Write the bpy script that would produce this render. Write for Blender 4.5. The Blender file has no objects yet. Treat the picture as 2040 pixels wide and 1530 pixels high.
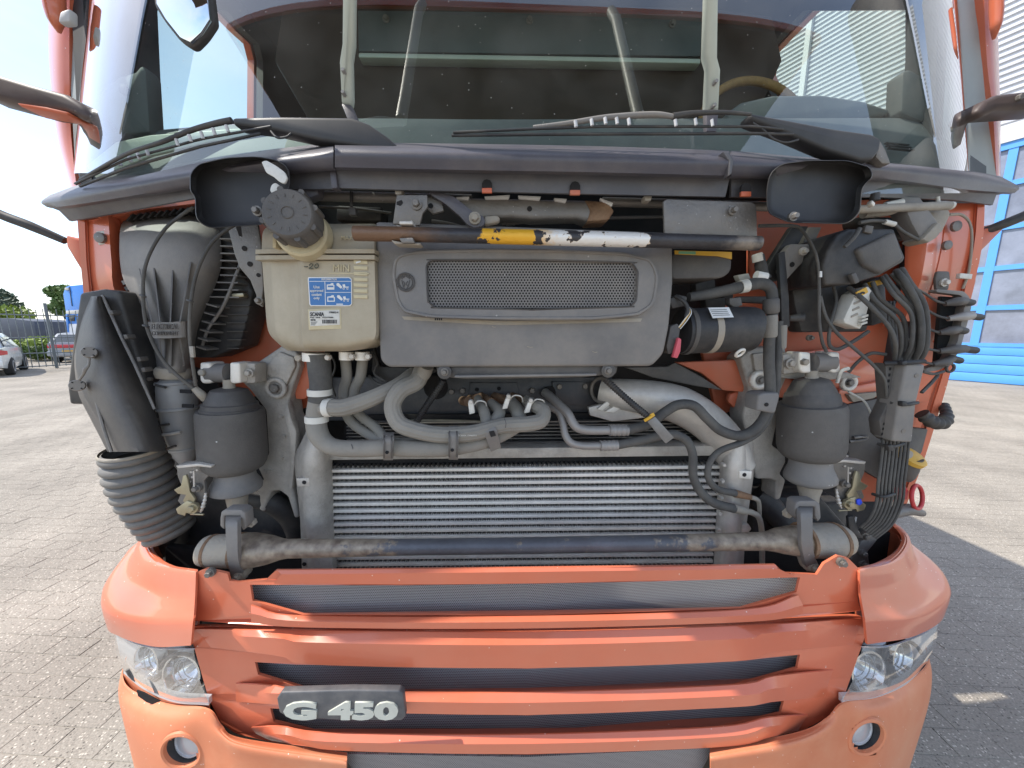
import bpy, bmesh, math, random
from mathutils import Vector, Matrix, geometry
from mathutils.bvhtree import BVHTree
random.seed(7)
scn = bpy.context.scene
COL = scn.collection
# ------------------------------------------------------------------ camera
FPX, PW, PH = 690.0, 2040.0, 1530.0
CAM = Vector((-.085, -.67, 1.65))
_p, _y, _r = math.radians(8.6), math.radians(2.15), math.radians(.4)
Fv = Vector((math.sin(_y)*math.cos(_p), math.cos(_y)*math.cos(_p), -math.sin(_p)))
_R0 = Vector((math.cos(_y), -math.sin(_y), 0)); _U0 = _R0.cross(Fv)
Rv = _R0*math.cos(_r)+_U0*math.sin(_r); Uv = _U0*math.cos(_r)-_R0*math.sin(_r)
cd = bpy.data.cameras.new('camera'); cam = bpy.data.objects.new('camera', cd); COL.objects.link(cam)
cd.sensor_width = 36; cd.lens = 36*FPX/PW; cd.clip_start = .02; cd.clip_end = 2000
M = Matrix((Rv, Uv, -Fv)).transposed().to_4x4(); M.translation = CAM; cam.matrix_world = M
scn.camera = cam
scn.render.resolution_x, scn.render.resolution_y = 1024, 768
# ------------------------------------------------------------------ light
SUN_EL, SUN_FRONT = math.radians(52), math.radians(5.5)
sun_dir = Vector((-math.cos(SUN_EL)*math.cos(SUN_FRONT), -math.cos(SUN_EL)*math.sin(SUN_FRONT), math.sin(SUN_EL)))
w = bpy.data.worlds.new('World'); scn.world = w; w.use_nodes = True
nt = w.node_tree; bg = nt.nodes['Background']
sky = nt.nodes.new('ShaderNodeTexSky'); sky.sky_type = 'NISHITA'; sky.sun_disc = False
sky.sun_elevation = SUN_EL; sky.sun_rotation = math.atan2(sun_dir.x, sun_dir.y)
sky.air_density = 1.0; sky.dust_density = .6; sky.ozone_density = 1.0; sky.altitude = 0
# thin hazy cloud veil, the same over the whole sky
tc = nt.nodes.new('ShaderNodeTexCoord'); mp = nt.nodes.new('ShaderNodeMapping'); mp.inputs['Scale'].default_value = (1, 1, 2.2)
cn = nt.nodes.new('ShaderNodeTexNoise'); cn.inputs['Scale'].default_value = 2.3; cn.inputs['Detail'].default_value = 6; cn.inputs['Roughness'].default_value = .55
cr = nt.nodes.new('ShaderNodeMapRange'); cr.inputs['From Min'].default_value = .30; cr.inputs['From Max'].default_value = .68
cr.inputs['To Min'].default_value = .05; cr.inputs['To Max'].default_value = .65
mx = nt.nodes.new('ShaderNodeMix'); mx.data_type = 'RGBA'
mx.inputs[7].default_value = (3.6, 3.85, 4.4, 1)
nt.links.new(tc.outputs['Generated'], mp.inputs['Vector']); nt.links.new(mp.outputs[0], cn.inputs['Vector'])
nt.links.new(cn.outputs['Fac'], cr.inputs['Value']); nt.links.new(cr.outputs[0], mx.inputs[0])
nt.links.new(sky.outputs[0], mx.inputs[6]); nt.links.new(mx.outputs[2], bg.inputs['Color'])
bg.inputs['Strength'].default_value = .15
sl = bpy.data.lights.new('sun', 'SUN'); sl.energy = 2.7; sl.angle = math.radians(.6); sl.color = (1, .95, .87)
so = bpy.data.objects.new('sun', sl); COL.objects.link(so)
so.rotation_euler = (-sun_dir).to_track_quat('-Z', 'Y').to_euler(); so.location = sun_dir*30
vs = scn.view_settings; vs.view_transform = 'Standard'; vs.look = 'None'; vs.exposure = 1.12; vs.gamma = 1; vs.use_curve_mapping = False
scn.render.engine = 'CYCLES'
scn.cycles.max_bounces = 10; scn.cycles.transparent_max_bounces = 16
# ------------------------------------------------------------------ pixel -> place
def ray(u, v): return Rv*((u-PW/2)/FPX)+Fv-Uv*((v-PH/2)/FPX)
def P(u, v, Y):
    q = ray(u, v); return CAM+q*((Y-CAM.y)/q.y)
def G(u, v, z=0.):
    q = ray(u, v); return CAM+q*((z-CAM.z)/q.z)
def PX(u, v, x):
    q = ray(u, v); return CAM+q*((x-CAM.x)/q.x)
def mpp(p): return (p-CAM).dot(Fv)/FPX            # metres per photo pixel at p
def kpx(p, t):
    """metres of radius per photo pixel for a round bar at p running along t (allows for the stretch towards the frame's edge)"""
    t = t.normalized(); n = t.cross((p-CAM).normalized())
    if n.length < .05: return mpp(p)
    n.normalize(); e = .01; c = Vector(pix(p)); w = Vector(pix(p+n*e))-c; ax = Vector(pix(p+t*e))-c
    if ax.length < 1e-6: return mpp(p)
    ax.normalize(); k = abs(w.x*ax.y-w.y*ax.x)
    return e/max(k, 1e-6)
def pix(p):
    q = p-CAM; d = q.dot(Fv); return PW/2+FPX*q.dot(Rv)/d, PH/2-FPX*q.dot(Uv)/d
# ------------------------------------------------------------------ materials
MATS = {}
def mk(name, col, rough=.5, metal=0., var=.12, scale=9., bump=0., bscale=60., dirt=None, damt=.4, dscale=4., coat=0., speck=None, spamt=.02, spscale=220., spec=.5, alpha=None, rvar=.1):
    m = bpy.data.materials.new(name); m.use_nodes = True; MATS[name] = m
    N, L = m.node_tree.nodes, m.node_tree.links
    b = N['Principled BSDF']; b.inputs['Roughness'].default_value = rough; b.inputs['Metallic'].default_value = metal
    b.inputs['Coat Weight'].default_value = coat; b.inputs['Coat Roughness'].default_value = .08
    b.inputs['Specular IOR Level'].default_value = spec
    tc = N.new('ShaderNodeTexCoord'); vec = tc.outputs['Object']
    n1 = N.new('ShaderNodeTexNoise'); n1.inputs['Scale'].default_value = scale; n1.inputs['Detail'].default_value = 8; n1.inputs['Roughness'].default_value = .65
    L.new(vec, n1.inputs['Vector'])
    c = Vector(col); rp = N.new('ShaderNodeValToRGB')
    rp.color_ramp.elements[0].position = .3; rp.color_ramp.elements[1].position = .7
    rp.color_ramp.elements[0].color = (*[max(0, x*(1-var)) for x in c], 1); rp.color_ramp.elements[1].color = (*[min(1, x*(1+var)) for x in c], 1)
    L.new(n1.outputs['Fac'], rp.inputs['Fac']); out = rp.outputs['Color']
    def mixin(fac, colr, prev):
        x = N.new('ShaderNodeMix'); x.data_type = 'RGBA'; L.new(fac, x.inputs[0]); L.new(prev, x.inputs[6]); x.inputs[7].default_value = (*colr, 1); return x.outputs[2]
    if dirt:
        n2 = N.new('ShaderNodeTexNoise'); n2.inputs['Scale'].default_value = dscale; n2.inputs['Detail'].default_value = 10; n2.inputs['Roughness'].default_value = .7
        L.new(vec, n2.inputs['Vector']); r2 = N.new('ShaderNodeMapRange'); r2.inputs['From Min'].default_value = .42; r2.inputs['From Max'].default_value = .68; r2.inputs['To Max'].default_value = damt
        L.new(n2.outputs['Fac'], r2.inputs['Value']); out = mixin(r2.outputs[0], dirt, out)
    if speck:
        n3 = N.new('ShaderNodeTexVoronoi'); n3.inputs['Scale'].default_value = spscale
        L.new(vec, n3.inputs['Vector'])
        r3 = N.new('ShaderNodeMath'); r3.operation = 'LESS_THAN'; r3.inputs[1].default_value = .22
        sp = N.new('ShaderNodeSeparateColor'); L.new(n3.outputs['Color'], sp.inputs[0])
        r4 = N.new('ShaderNodeMath'); r4.operation = 'LESS_THAN'; r4.inputs[1].default_value = spamt
        L.new(n3.outputs['Distance'], r3.inputs[0]); L.new(sp.outputs[0], r4.inputs[0])
        r5 = N.new('ShaderNodeMath'); r5.operation = 'MULTIPLY'; L.new(r3.outputs[0], r5.inputs[0]); L.new(r4.outputs[0], r5.inputs[1])
        out = mixin(r5.outputs[0], speck, out)
    L.new(out, b.inputs['Base Color'])
    if rvar:
        rr = N.new('ShaderNodeMapRange'); rr.inputs['To Min'].default_value = max(.02, rough-rvar); rr.inputs['To Max'].default_value = min(1, rough+rvar)
        L.new(n1.outputs['Fac'], rr.inputs['Value']); L.new(rr.outputs[0], b.inputs['Roughness'])
    if bump:
        nb = N.new('ShaderNodeTexNoise'); nb.inputs['Scale'].default_value = bscale; nb.inputs['Detail'].default_value = 4; L.new(vec, nb.inputs['Vector'])
        bp = N.new('ShaderNodeBump'); bp.inputs['Strength'].default_value = bump; bp.inputs['Distance'].default_value = .004
        L.new(nb.outputs['Fac'], bp.inputs['Height']); L.new(bp.outputs[0], b.inputs['Normal'])
    return m
DUST = (.30, .26, .21)
mk('bellowsgrey', (.125, .120, .114), .6, var=.15, scale=5, dirt=(.33, .29, .24), damt=.5, dscale=6, bump=.2, bscale=300)
mk('frameblue', (.040, .044, .053), .5, var=.25, scale=8, dirt=DUST, damt=.25, dscale=7)
mk('pocket', (.035, .034, .035), .5, var=.2, scale=5, dirt=(.12, .11, .10), damt=.3)
mk('orange', (.66, .160, .078), .32, var=.05, scale=3, coat=.55, dirt=(.62, .25, .16), damt=.30, dscale=2.2, speck=(.8, .6, .5), spamt=.015, spscale=150)
mk('orange_dull', (.60, .135, .060), .45, var=.12, scale=5, dirt=(.30, .17, .11), damt=.5, dscale=5)
mk('orange_light', (.66, .22, .105), .5, var=.08, scale=3, dirt=(.62, .36, .22), damt=.5, dscale=3, speck=(.85, .7, .6), spamt=.03, spscale=160)
mk('cowl', (.072, .068, .082), .42, var=.15, scale=5, dirt=(.17, .15, .14), damt=.45, dscale=7, bump=.15, bscale=500)
mk('plastic', (.074, .069, .066), .55, var=.2, scale=6, dirt=DUST, damt=.28, dscale=5, bump=.2, bscale=380)
mk('plastic_grey', (.185, .175, .167), .6, var=.14, scale=4, dirt=(.34, .30, .25), damt=.5, dscale=5, bump=.2, bscale=420, speck=(.4, .38, .35), spamt=.008, spscale=110)
mk('black', (.026, .026, .028), .55, var=.3, scale=8, dirt=DUST, damt=.22, dscale=6)
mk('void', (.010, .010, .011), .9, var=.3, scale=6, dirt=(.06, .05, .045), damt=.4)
mk('rubber', (.070, .068, .065), .75, var=.2, scale=12, dirt=(.20, .185, .16), damt=.5, dscale=9, bump=.25, bscale=260)
mk('rubber_dusty', (.27, .248, .215), .85, var=.18, scale=9, dirt=(.27, .25, .21), damt=.6, dscale=11, bump=.3, bscale=220)
mk('bellow', (.098, .091, .084), .75, var=.15, scale=5, dirt=(.22, .20, .18), damt=.35, dscale=6, bump=.3, bscale=300, speck=(.5, .5, .48), spamt=.008, spscale=120)
mk('cast', (.48, .445, .395), .6, metal=.12, var=.15, scale=14, dirt=(.13, .11, .09), damt=.5, dscale=9, bump=.5, bscale=210)
mk('alu', (.61, .57, .515), .45, metal=.25, var=.12, scale=12, dirt=(.25, .22, .19), damt=.4, dscale=10, bump=.25, bscale=200)
mk('alu_bright', (.81, .765, .69), .42, metal=.12, var=.08, scale=14, dirt=(.4, .36, .3), damt=.3, dscale=12, bump=.15, bscale=200)
mk('steel', (.20, .188, .175), .5, metal=.4, var=.2, scale=12, dirt=(.24, .19, .14), damt=.4, dscale=9, bump=.3, bscale=200, speck=(.4, .38, .36), spamt=.05, spscale=200)
mk('rust', (.20, .115, .065), .85, var=.4, scale=22, dirt=(.34, .22, .13), damt=.7, dscale=14, bump=.9, bscale=110)
mk('dusty_metal', (.34, .31, .265), .75, metal=.1, var=.2, scale=10, dirt=(.42, .34, .24), damt=.6, dscale=7, bump=.4, bscale=150)
mk('zinc', (.45, .40, .27), .4, metal=.7, var=.25, scale=30, dirt=(.12, .1, .08), damt=.5, dscale=30)
mk('tankplastic', (.46, .40, .295), .55, var=.10, scale=6, dirt=(.27, .21, .13), damt=.40, dscale=5, bump=.15, bscale=160)
mk('tanklight', (.60, .52, .33), .55, var=.10, scale=7, dirt=(.3, .22, .13), damt=.4, dscale=9)
mk('canister', (.24, .24, .24), .4, var=.15, scale=6, dirt=DUST, damt=.4, dscale=9, coat=.1)
mk('white', (.78, .78, .76), .55, var=.06, dirt=(.5, .45, .38), damt=.4, dscale=14)
mk('cream', (.68, .66, .60), .5, var=.08, dirt=(.38, .33, .26), damt=.45, dscale=16)
mk('bluelabel', (.045, .17, .42), .45, var=.06)
mk('ink', (.03, .03, .035), .6, var=.2)
mk('inkgreen', (.10, .105, .08), .7, var=.3, scale=40)
mk('red', (.55, .05, .05), .45, var=.12)
mk('redpink', (.62, .10, .13), .45, var=.12)
mk('blueclip', (.03, .08, .75), .4, var=.05)
mk('yellow', (.72, .40, .03), .5, var=.12, dirt=(.45, .3, .1), damt=.4)
mk('greensticker', (.18, .38, .22), .5)
mk('chrome', (.80, .81, .82), .10, metal=1, var=.04, rvar=.03)
mk('silverplastic', (.62, .63, .64), .3, metal=.3, var=.02, rvar=.02)
mk('interior', (.055, .058, .062), .65, var=.15, scale=5)
mk('dash', (.115, .125, .130), .6, var=.12, scale=4, dirt=(.25, .25, .24), damt=.3)
mk('brownpanel', (.050, .032, .024), .7, var=.25, scale=3)
mk('greypost', (.50, .53, .46), .45, metal=.15, var=.08, scale=6)
mk('rimtan', (.36, .20, .07), .6, var=.2, scale=60)
mk('lettergrey', (.56, .57, .50), .45, var=.08, scale=20, dirt=(.35, .33, .28), damt=.3)
mk('badge', (.085, .088, .095), .5, var=.15, scale=20, dirt=(.22, .2, .18), damt=.35, dscale=20)
mk('wetgrey', (.31, .29, .27), .45, metal=.2, var=.12, scale=8)
mk('mirrorarm', (.06, .04, .036), .5, var=.2, scale=6, dirt=(.16, .12, .10), damt=.4)
mk('mirrorglass', (.75, .78, .80), .03, metal=1, var=.02, rvar=.01)
def rustbar():
    m = mk('stabbar', (.115, .118, .13), .42, metal=.2, var=.25, scale=9, dirt=(.28, .21, .15), damt=.0, bump=.35, bscale=120)
    N, L = m.node_tree.nodes, m.node_tree.links; b = N['Principled BSDF']
    tc = N.new('ShaderNodeTexCoord'); sx = N.new('ShaderNodeSeparateXYZ'); L.new(tc.outputs['Object'], sx.inputs[0])
    nz = N.new('ShaderNodeTexNoise'); nz.inputs['Scale'].default_value = 16; nz.inputs['Detail'].default_value = 9; nz.inputs['Roughness'].default_value = .7; L.new(tc.outputs['Object'], nz.inputs['Vector'])
    ab = N.new('ShaderNodeMath'); ab.operation = 'ABSOLUTE'; L.new(sx.outputs[0], ab.inputs[0])
    mr = N.new('ShaderNodeMapRange'); mr.inputs['From Min'].default_value = .27; mr.inputs['From Max'].default_value = .60; mr.inputs['To Min'].default_value = -.07; mr.inputs['To Max'].default_value = .26; mr.clamp = True
    L.new(ab.outputs[0], mr.inputs['Value']); ad = N.new('ShaderNodeMath'); ad.operation = 'ADD'; L.new(mr.outputs[0], ad.inputs[0]); L.new(nz.outputs['Fac'], ad.inputs[1])
    st = N.new('ShaderNodeMapRange'); st.inputs['From Min'].default_value = .52; st.inputs['From Max'].default_value = .58; L.new(ad.outputs[0], st.inputs['Value'])
    nz2 = N.new('ShaderNodeTexNoise'); nz2.inputs['Scale'].default_value = 45; nz2.inputs['Detail'].default_value = 6; L.new(tc.outputs['Object'], nz2.inputs['Vector'])
    rp = N.new('ShaderNodeValToRGB'); rp.color_ramp.elements[0].color = (.17, .13, .10, 1); rp.color_ramp.elements[1].color = (.42, .35, .265, 1); rp.color_ramp.elements[0].position = .3; rp.color_ramp.elements[1].position = .7
    L.new(nz2.outputs['Fac'], rp.inputs['Fac'])
    old = b.inputs['Base Color'].links[0].from_socket; x = N.new('ShaderNodeMix'); x.data_type = 'RGBA'; L.new(st.outputs[0], x.inputs[0]); L.new(old, x.inputs[6]); L.new(rp.outputs[0], x.inputs[7]); L.new(x.outputs[2], b.inputs['Base Color'])
rustbar()
def stepbar():
    m = mk('stepbar', (.045, .042, .045), .4, metal=.2, var=.3, scale=10, bump=.35, bscale=140)
    N, L = m.node_tree.nodes, m.node_tree.links; b = N['Principled BSDF']
    tc = N.new('ShaderNodeTexCoord'); sx = N.new('ShaderNodeSeparateXYZ'); L.new(tc.outputs['Object'], sx.inputs[0])
    nz = N.new('ShaderNodeTexNoise'); nz.inputs['Scale'].default_value = 26; nz.inputs['Detail'].default_value = 5; nz.inputs['Roughness'].default_value = .6; L.new(tc.outputs['Object'], nz.inputs['Vector'])
    def step(a, bb, wob, src):
        mr = N.new('ShaderNodeMapRange'); mr.inputs['From Min'].default_value = a; mr.inputs['From Max'].default_value = bb; L.new(src, mr.inputs['Value']); return mr.outputs[0]
    n0 = N.new('ShaderNodeMath'); n0.operation = 'MULTIPLY_ADD'; L.new(nz.outputs['Fac'], n0.inputs[0]); n0.inputs[1].default_value = .12; n0.inputs[2].default_value = -.06
    xx = N.new('ShaderNodeMath'); L.new(sx.outputs[0], xx.inputs[0]); L.new(n0.outputs[0], xx.inputs[1])
    x = xx.outputs[0]; cur = b.inputs['Base Color'].links[0].from_socket
    def lay(f, col, cur):
        k = N.new('ShaderNodeMix'); k.data_type = 'RGBA'; L.new(f, k.inputs[0]); L.new(cur, k.inputs[6]); k.inputs[7].default_value = (*col, 1); return k.outputs[2]
    def mul(a, bb):
        k = N.new('ShaderNodeMath'); k.operation = 'MULTIPLY'; L.new(a, k.inputs[0]); L.new(bb, k.inputs[1]); return k.outputs[0]
    X = lambda u: P(u, 475, .07).x
    rust = step(X(900), X(800), 0, x); cur = lay(rust, (.17, .095, .055), cur)
    paint = mul(step(X(958), X(962), 0, x), step(X(1288), X(1284), 0, x))
    chip = N.new('ShaderNodeMapRange'); chip.inputs['From Min'].default_value = .585; chip.inputs['From Max'].default_value = .565; L.new(nz.outputs['Fac'], chip.inputs['Value'])
    pf = mul(paint, chip.outputs[0])
    cur = lay(pf, (.80, .42, .03), cur)
    wf = mul(pf, step(X(1070), X(1105), 0, x)); cur = lay(wf, (.80, .77, .72), cur)
    dust = step(X(1440), X(1500), 0, x); nn = N.new('ShaderNodeMapRange'); nn.inputs['From Min'].default_value = .4; nn.inputs['From Max'].default_value = .6; L.new(nz.outputs['Fac'], nn.inputs['Value'])
    cur = lay(mul(dust, nn.outputs[0]), (.25, .21, .17), cur)
    L.new(cur, b.inputs['Base Color'])
stepbar()
def hexmesh_mat():
    m = bpy.data.materials.new('grillemesh'); m.use_nodes = True; MATS['grillemesh'] = m
    N, L = m.node_tree.nodes, m.node_tree.links; b = N['Principled BSDF']; o = N['Material Output']
    b.inputs['Base Color'].default_value = (.26, .25, .245, 1); b.inputs['Roughness'].default_value = .45
    tc = N.new('ShaderNodeTexCoord'); sx = N.new('ShaderNodeSeparateXYZ'); L.new(tc.outputs['Object'], sx.inputs[0])
    mp = N.new('ShaderNodeMapping'); mp.inputs['Rotation'].default_value = (math.radians(90), 0, 0); mp.inputs['Scale'].default_value = (240, 240, 0)
    cx = N.new('ShaderNodeCombineXYZ'); L.new(sx.outputs[0], cx.inputs[0]); L.new(sx.outputs[2], cx.inputs[1])
    br = N.new('ShaderNodeTexBrick'); br.inputs['Scale'].default_value = 220; br.inputs['Mortar Size'].default_value = .012; br.offset = .5
    br.inputs['Brick Width'].default_value = 1; br.inputs['Row Height'].default_value = .8; br.inputs['Mortar Size'].default_value = .16
    L.new(cx.outputs[0], br.inputs['Vector'])
    tr = N.new('ShaderNodeBsdfTransparent'); tr.inputs[0].default_value = (.9, .9, .9, 1); ms = N.new('ShaderNodeMixShader')
    mr = N.new('ShaderNodeMapRange'); mr.inputs['From Min'].default_value = 0; mr.inputs['From Max'].default_value = 1; mr.inputs['To Min'].default_value = .48; mr.inputs['To Max'].default_value = 1
    L.new(br.outputs['Fac'], mr.inputs['Value']); L.new(mr.outputs[0], ms.inputs[0]); L.new(tr.outputs[0], ms.inputs[1]); L.new(b.outputs[0], ms.inputs[2]); L.new(ms.outputs[0], o.inputs['Surface'])
hexmesh_mat()
def glass_mat(name, tint, refl_mul=1.0, dust=0., milk=0.):
    m = bpy.data.materials.new(name); m.use_nodes = True; MATS[name] = m
    N, L = m.node_tree.nodes, m.node_tree.links; N.remove(N['Principled BSDF']); o = N['Material Output']
    tr = N.new('ShaderNodeBsdfTransparent'); tr.inputs[0].default_value = (*tint, 1)
    gl = N.new('ShaderNodeBsdfGlossy'); gl.inputs['Roughness'].default_value = .015; gl.inputs['Color'].default_value = (1, 1, 1, 1)
    lw = N.new('ShaderNodeLayerWeight'); lw.inputs['Blend'].default_value = .5
    pw = N.new('ShaderNodeMath'); pw.operation = 'POWER'; pw.inputs[1].default_value = 5.0; L.new(lw.outputs['Facing'], pw.inputs[0])
    fr = N.new('ShaderNodeMath'); fr.operation = 'MULTIPLY_ADD'; fr.inputs[1].default_value = .9; fr.inputs[2].default_value = .045; L.new(pw.outputs[0], fr.inputs[0])
    mu = N.new('ShaderNodeMath'); mu.operation = 'MULTIPLY'; mu.use_clamp = True; mu.inputs[1].default_value = refl_mul; L.new(fr.outputs[0], mu.inputs[0])
    ms = N.new('ShaderNodeMixShader'); L.new(mu.outputs[0], ms.inputs[0]); L.new(tr.outputs[0], ms.inputs[1]); L.new(gl.outputs[0], ms.inputs[2]); last = ms.outputs[0]
    if dust:
        tc = N.new('ShaderNodeTexCoord'); vo = N.new('ShaderNodeTexVoronoi'); vo.inputs['Scale'].default_value = 85; L.new(tc.outputs['Object'], vo.inputs['Vector'])
        sp = N.new('ShaderNodeSeparateColor'); L.new(vo.outputs['Color'], sp.inputs[0])
        a = N.new('ShaderNodeMath'); a.operation = 'LESS_THAN'; a.inputs[1].default_value = .085; L.new(vo.outputs['Distance'], a.inputs[0])
        c = N.new('ShaderNodeMath'); c.operation = 'LESS_THAN'; c.inputs[1].default_value = .20; L.new(sp.outputs[0], c.inputs[0])
        d = N.new('ShaderNodeMath'); d.operation = 'MULTIPLY'; L.new(a.outputs[0], d.inputs[0]); L.new(c.outputs[0], d.inputs[1])
        nz = N.new('ShaderNodeTexNoise'); nz.inputs['Scale'].default_value = 5; nz.inputs['Detail'].default_value = 8; L.new(tc.outputs['Object'], nz.inputs['Vector'])
        mr = N.new('ShaderNodeMapRange'); mr.inputs['From Min'].default_value = .4; mr.inputs['From Max'].default_value = .8; mr.inputs['To Max'].default_value = dust; L.new(nz.outputs['Fac'], mr.inputs['Value'])
        e = N.new('ShaderNodeMath'); e.operation = 'MULTIPLY_ADD'; e.use_clamp = True; L.new(d.outputs[0], e.inputs[0]); e.inputs[1].default_value = .5; L.new(mr.outputs[0], e.inputs[2])
        df = N.new('ShaderNodeBsdfDiffuse'); df.inputs[0].default_value = (.75, .75, .72, 1)
        m2 = N.new('ShaderNodeMixShader'); L.new(e.outputs[0], m2.inputs[0]); L.new(last, m2.inputs[1]); L.new(df.outputs[0], m2.inputs[2]); last = m2.outputs[0]
    if milk:
        df2 = N.new('ShaderNodeBsdfDiffuse'); df2.inputs[0].default_value = (.8, .8, .8, 1); m3 = N.new('ShaderNodeMixShader'); m3.inputs[0].default_value = milk
        L.new(last, m3.inputs[1]); L.new(df2.outputs[0], m3.inputs[2]); last = m3.outputs[0]
    L.new(last, o.inputs['Surface'])
glass_mat('windscreen', (.80, .90, .86), 2.6, .05)
glass_mat('sideglass', (.86, .90, .84), 1.0)
glass_mat('lens', (.93, .95, .95), 2.0, milk=.03)
glass_mat('carglass', (.10, .13, .14), 1.6)
# ------------------------------------------------------------------ mesh helpers
def mat(m): return MATS[m] if isinstance(m, str) else m
def link(name, me, m, parent=None, smooth=None):
    o = bpy.data.objects.new(name, me); COL.objects.link(o)
    if m is not None: me.materials.append(mat(m))
    if parent is not None: o.parent = parent
    if smooth:
        me.polygons.foreach_set('use_smooth', [True]*len(me.polygons)); me.set_sharp_from_angle(angle=math.radians(smooth))
    return o
def raw(name, vs, fs, m, parent=None, smooth=None, bev=0, seg=2, ang=30):
    me = bpy.data.meshes.new(name)
    if bev:
        bm = bmesh.new(); V = [bm.verts.new(v) for v in vs]
        for f in fs:
            try: bm.faces.new([V[i] for i in f])
            except ValueError: pass
        bmesh.ops.recalc_face_normals(bm, faces=bm.faces[:])
        es = [e for e in bm.edges if len(e.link_faces) == 2 and e.calc_face_angle(0) > math.radians(ang)]
        bmesh.ops.bevel(bm, geom=es, offset=bev, segments=seg, affect='EDGES', clamp_overlap=True, profile=.5)
        bm.to_mesh(me); bm.free()
    else:
        me.from_pydata([tuple(v) for v in vs], [], fs); 
        bm = bmesh.new(); bm.from_mesh(me); bmesh.ops.recalc_face_normals(bm, faces=bm.faces[:]); bm.to_mesh(me); bm.free()
    return link(name, me, m, parent, smooth)
def rnd(poly, r, n=4):
    out = []
    k = len(poly)
    for i in range(k):
        a, b, c = Vector(poly[i-1][:2]), Vector(poly[i][:2]), Vector(poly[(i+1) % k][:2])
        d1, d2 = a-b, c-b; l = min(r, d1.length*.45, d2.length*.45); p, q = b+d1.normalized()*l, b+d2.normalized()*l
        for j in range(n+1):
            t = j/n; out.append(tuple(p*(1-t)**2+b*2*t*(1-t)+q*t*t))
    return out
def pts3(poly, Y): return [P(q[0], q[1], q[2] if len(q) > 2 else Y) for q in poly]
def ext(name, poly, Y, th, m, parent=None, bev=.003, seg=2, smooth=40, r=0, back=None):
    """pixel outline at depth Y, extruded th metres away from the front"""
    if r: poly = rnd(poly, r)
    A = pts3(poly, Y); n = len(A); B = [a+Vector((0, th, 0)) for a in A]
    fs = [list(range(n)), list(range(2*n-1, n-1, -1))]+[[i, (i+1) % n, n+(i+1) % n, n+i] for i in range(n)]
    return raw(name, A+B, fs, m, parent, smooth, bev, seg)
def holed(name, outer, holes, Y, th, m, parent=None, smooth=40, yf=None):
    """plate with openings"""
    yf = yf or (lambda u: 0)
    def dense(l):
        out = []
        for i, p in enumerate(l):
            q = l[(i+1) % len(l)]; n = max(1, int(math.hypot(q[0]-p[0], q[1]-p[1])/28))
            out += [(p[0]+(q[0]-p[0])*k/n, p[1]+(q[1]-p[1])*k/n) for k in range(n)]
        return out
    outer, holes = dense(outer), [dense(h) for h in holes]
    loops = [[P(u, v, Y+yf(u)) for u, v in l] for l in [outer]+holes]
    tri = geometry.tessellate_polygon([[Vector((p.x, p.z, 0)) for p in l] for l in loops])
    A = [p for l in loops for p in l]; n = len(A); B = [p+Vector((0, th, 0)) for p in A]
    fs = [list(t) for t in tri]+[[n+i for i in reversed(t)] for t in tri]; k = 0
    for l in loops:
        c = len(l); fs += [[k+i, k+(i+1) % c, n+k+(i+1) % c, n+k+i] for i in range(c)]; k += c
    return raw(name, A+B, fs, m, parent, smooth)
def resample(pl, n):
    pl = [Vector(p) for p in pl]; d = [0]
    for a, b in zip(pl, pl[1:]): d.append(d[-1]+(b-a).length)
    out = []
    for i in range(n):
        t = d[-1]*i/(n-1); j = 0
        while j < len(d)-2 and d[j+1] < t: j += 1
        f = (t-d[j])/max(1e-9, d[j+1]-d[j]); out.append(pl[j].lerp(pl[j+1], f))
    return out
def spl(pl, n):
    """Catmull-Rom through points, n samples per span"""
    pl = [Vector(p) for p in pl]; q = [pl[0]*2-pl[1]]+pl+[pl[-1]*2-pl[-2]]; out = []
    for i in range(1, len(q)-2):
        a, b, c, d = q[i-1:i+3]
        for j in range(n):
            t = j/n; out.append(.5*((2*b)+(c-a)*t+(2*a-5*b+4*c-d)*t*t+(3*b-a-3*c+d)*t**3))
    out.append(pl[-1]); return out
def loft(name, rows, m, parent=None, n=24, th=.004, smooth=35, curve=False, sub=0, closed=False):
    """rows of pixel polylines (u,v,Y), skinned and given thickness"""
    R3 = []
    for r in rows:
        q = [P(*p) for p in r]
        if curve and len(q) > 2: q = spl(q, 8)
        R3.append(resample(q, n))
    if sub:
        cols = [spl([r[i] for r in R3], sub) for i in range(n)]; R3 = [[c[j] for c in cols] for j in range(len(cols[0]))]
    vs = [p for r in R3 for p in r]; k = len(R3)
    fs = [[j*n+i, j*n+i+1, (j+1)*n+i+1, (j+1)*n+i] for j in range(k-1) for i in range(n-1)]
    if th:
        N = len(vs); vs = vs+[p+Vector((0, th, 0)) for p in vs]; fs2 = [[N+i for i in reversed(f)] for f in fs]; rim = []
        ring = [i for i in range(n)]+[j*n+n-1 for j in range(1, k)]+[(k-1)*n+i for i in range(n-2, -1, -1)]+[j*n for j in range(k-2, 0, -1)]
        rim = [[ring[i], ring[(i+1) % len(ring)], N+ring[(i+1) % len(ring)], N+ring[i]] for i in range(len(ring))]
        fs = fs+fs2+rim
    return raw(name, vs, fs, m, parent, smooth)
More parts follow.
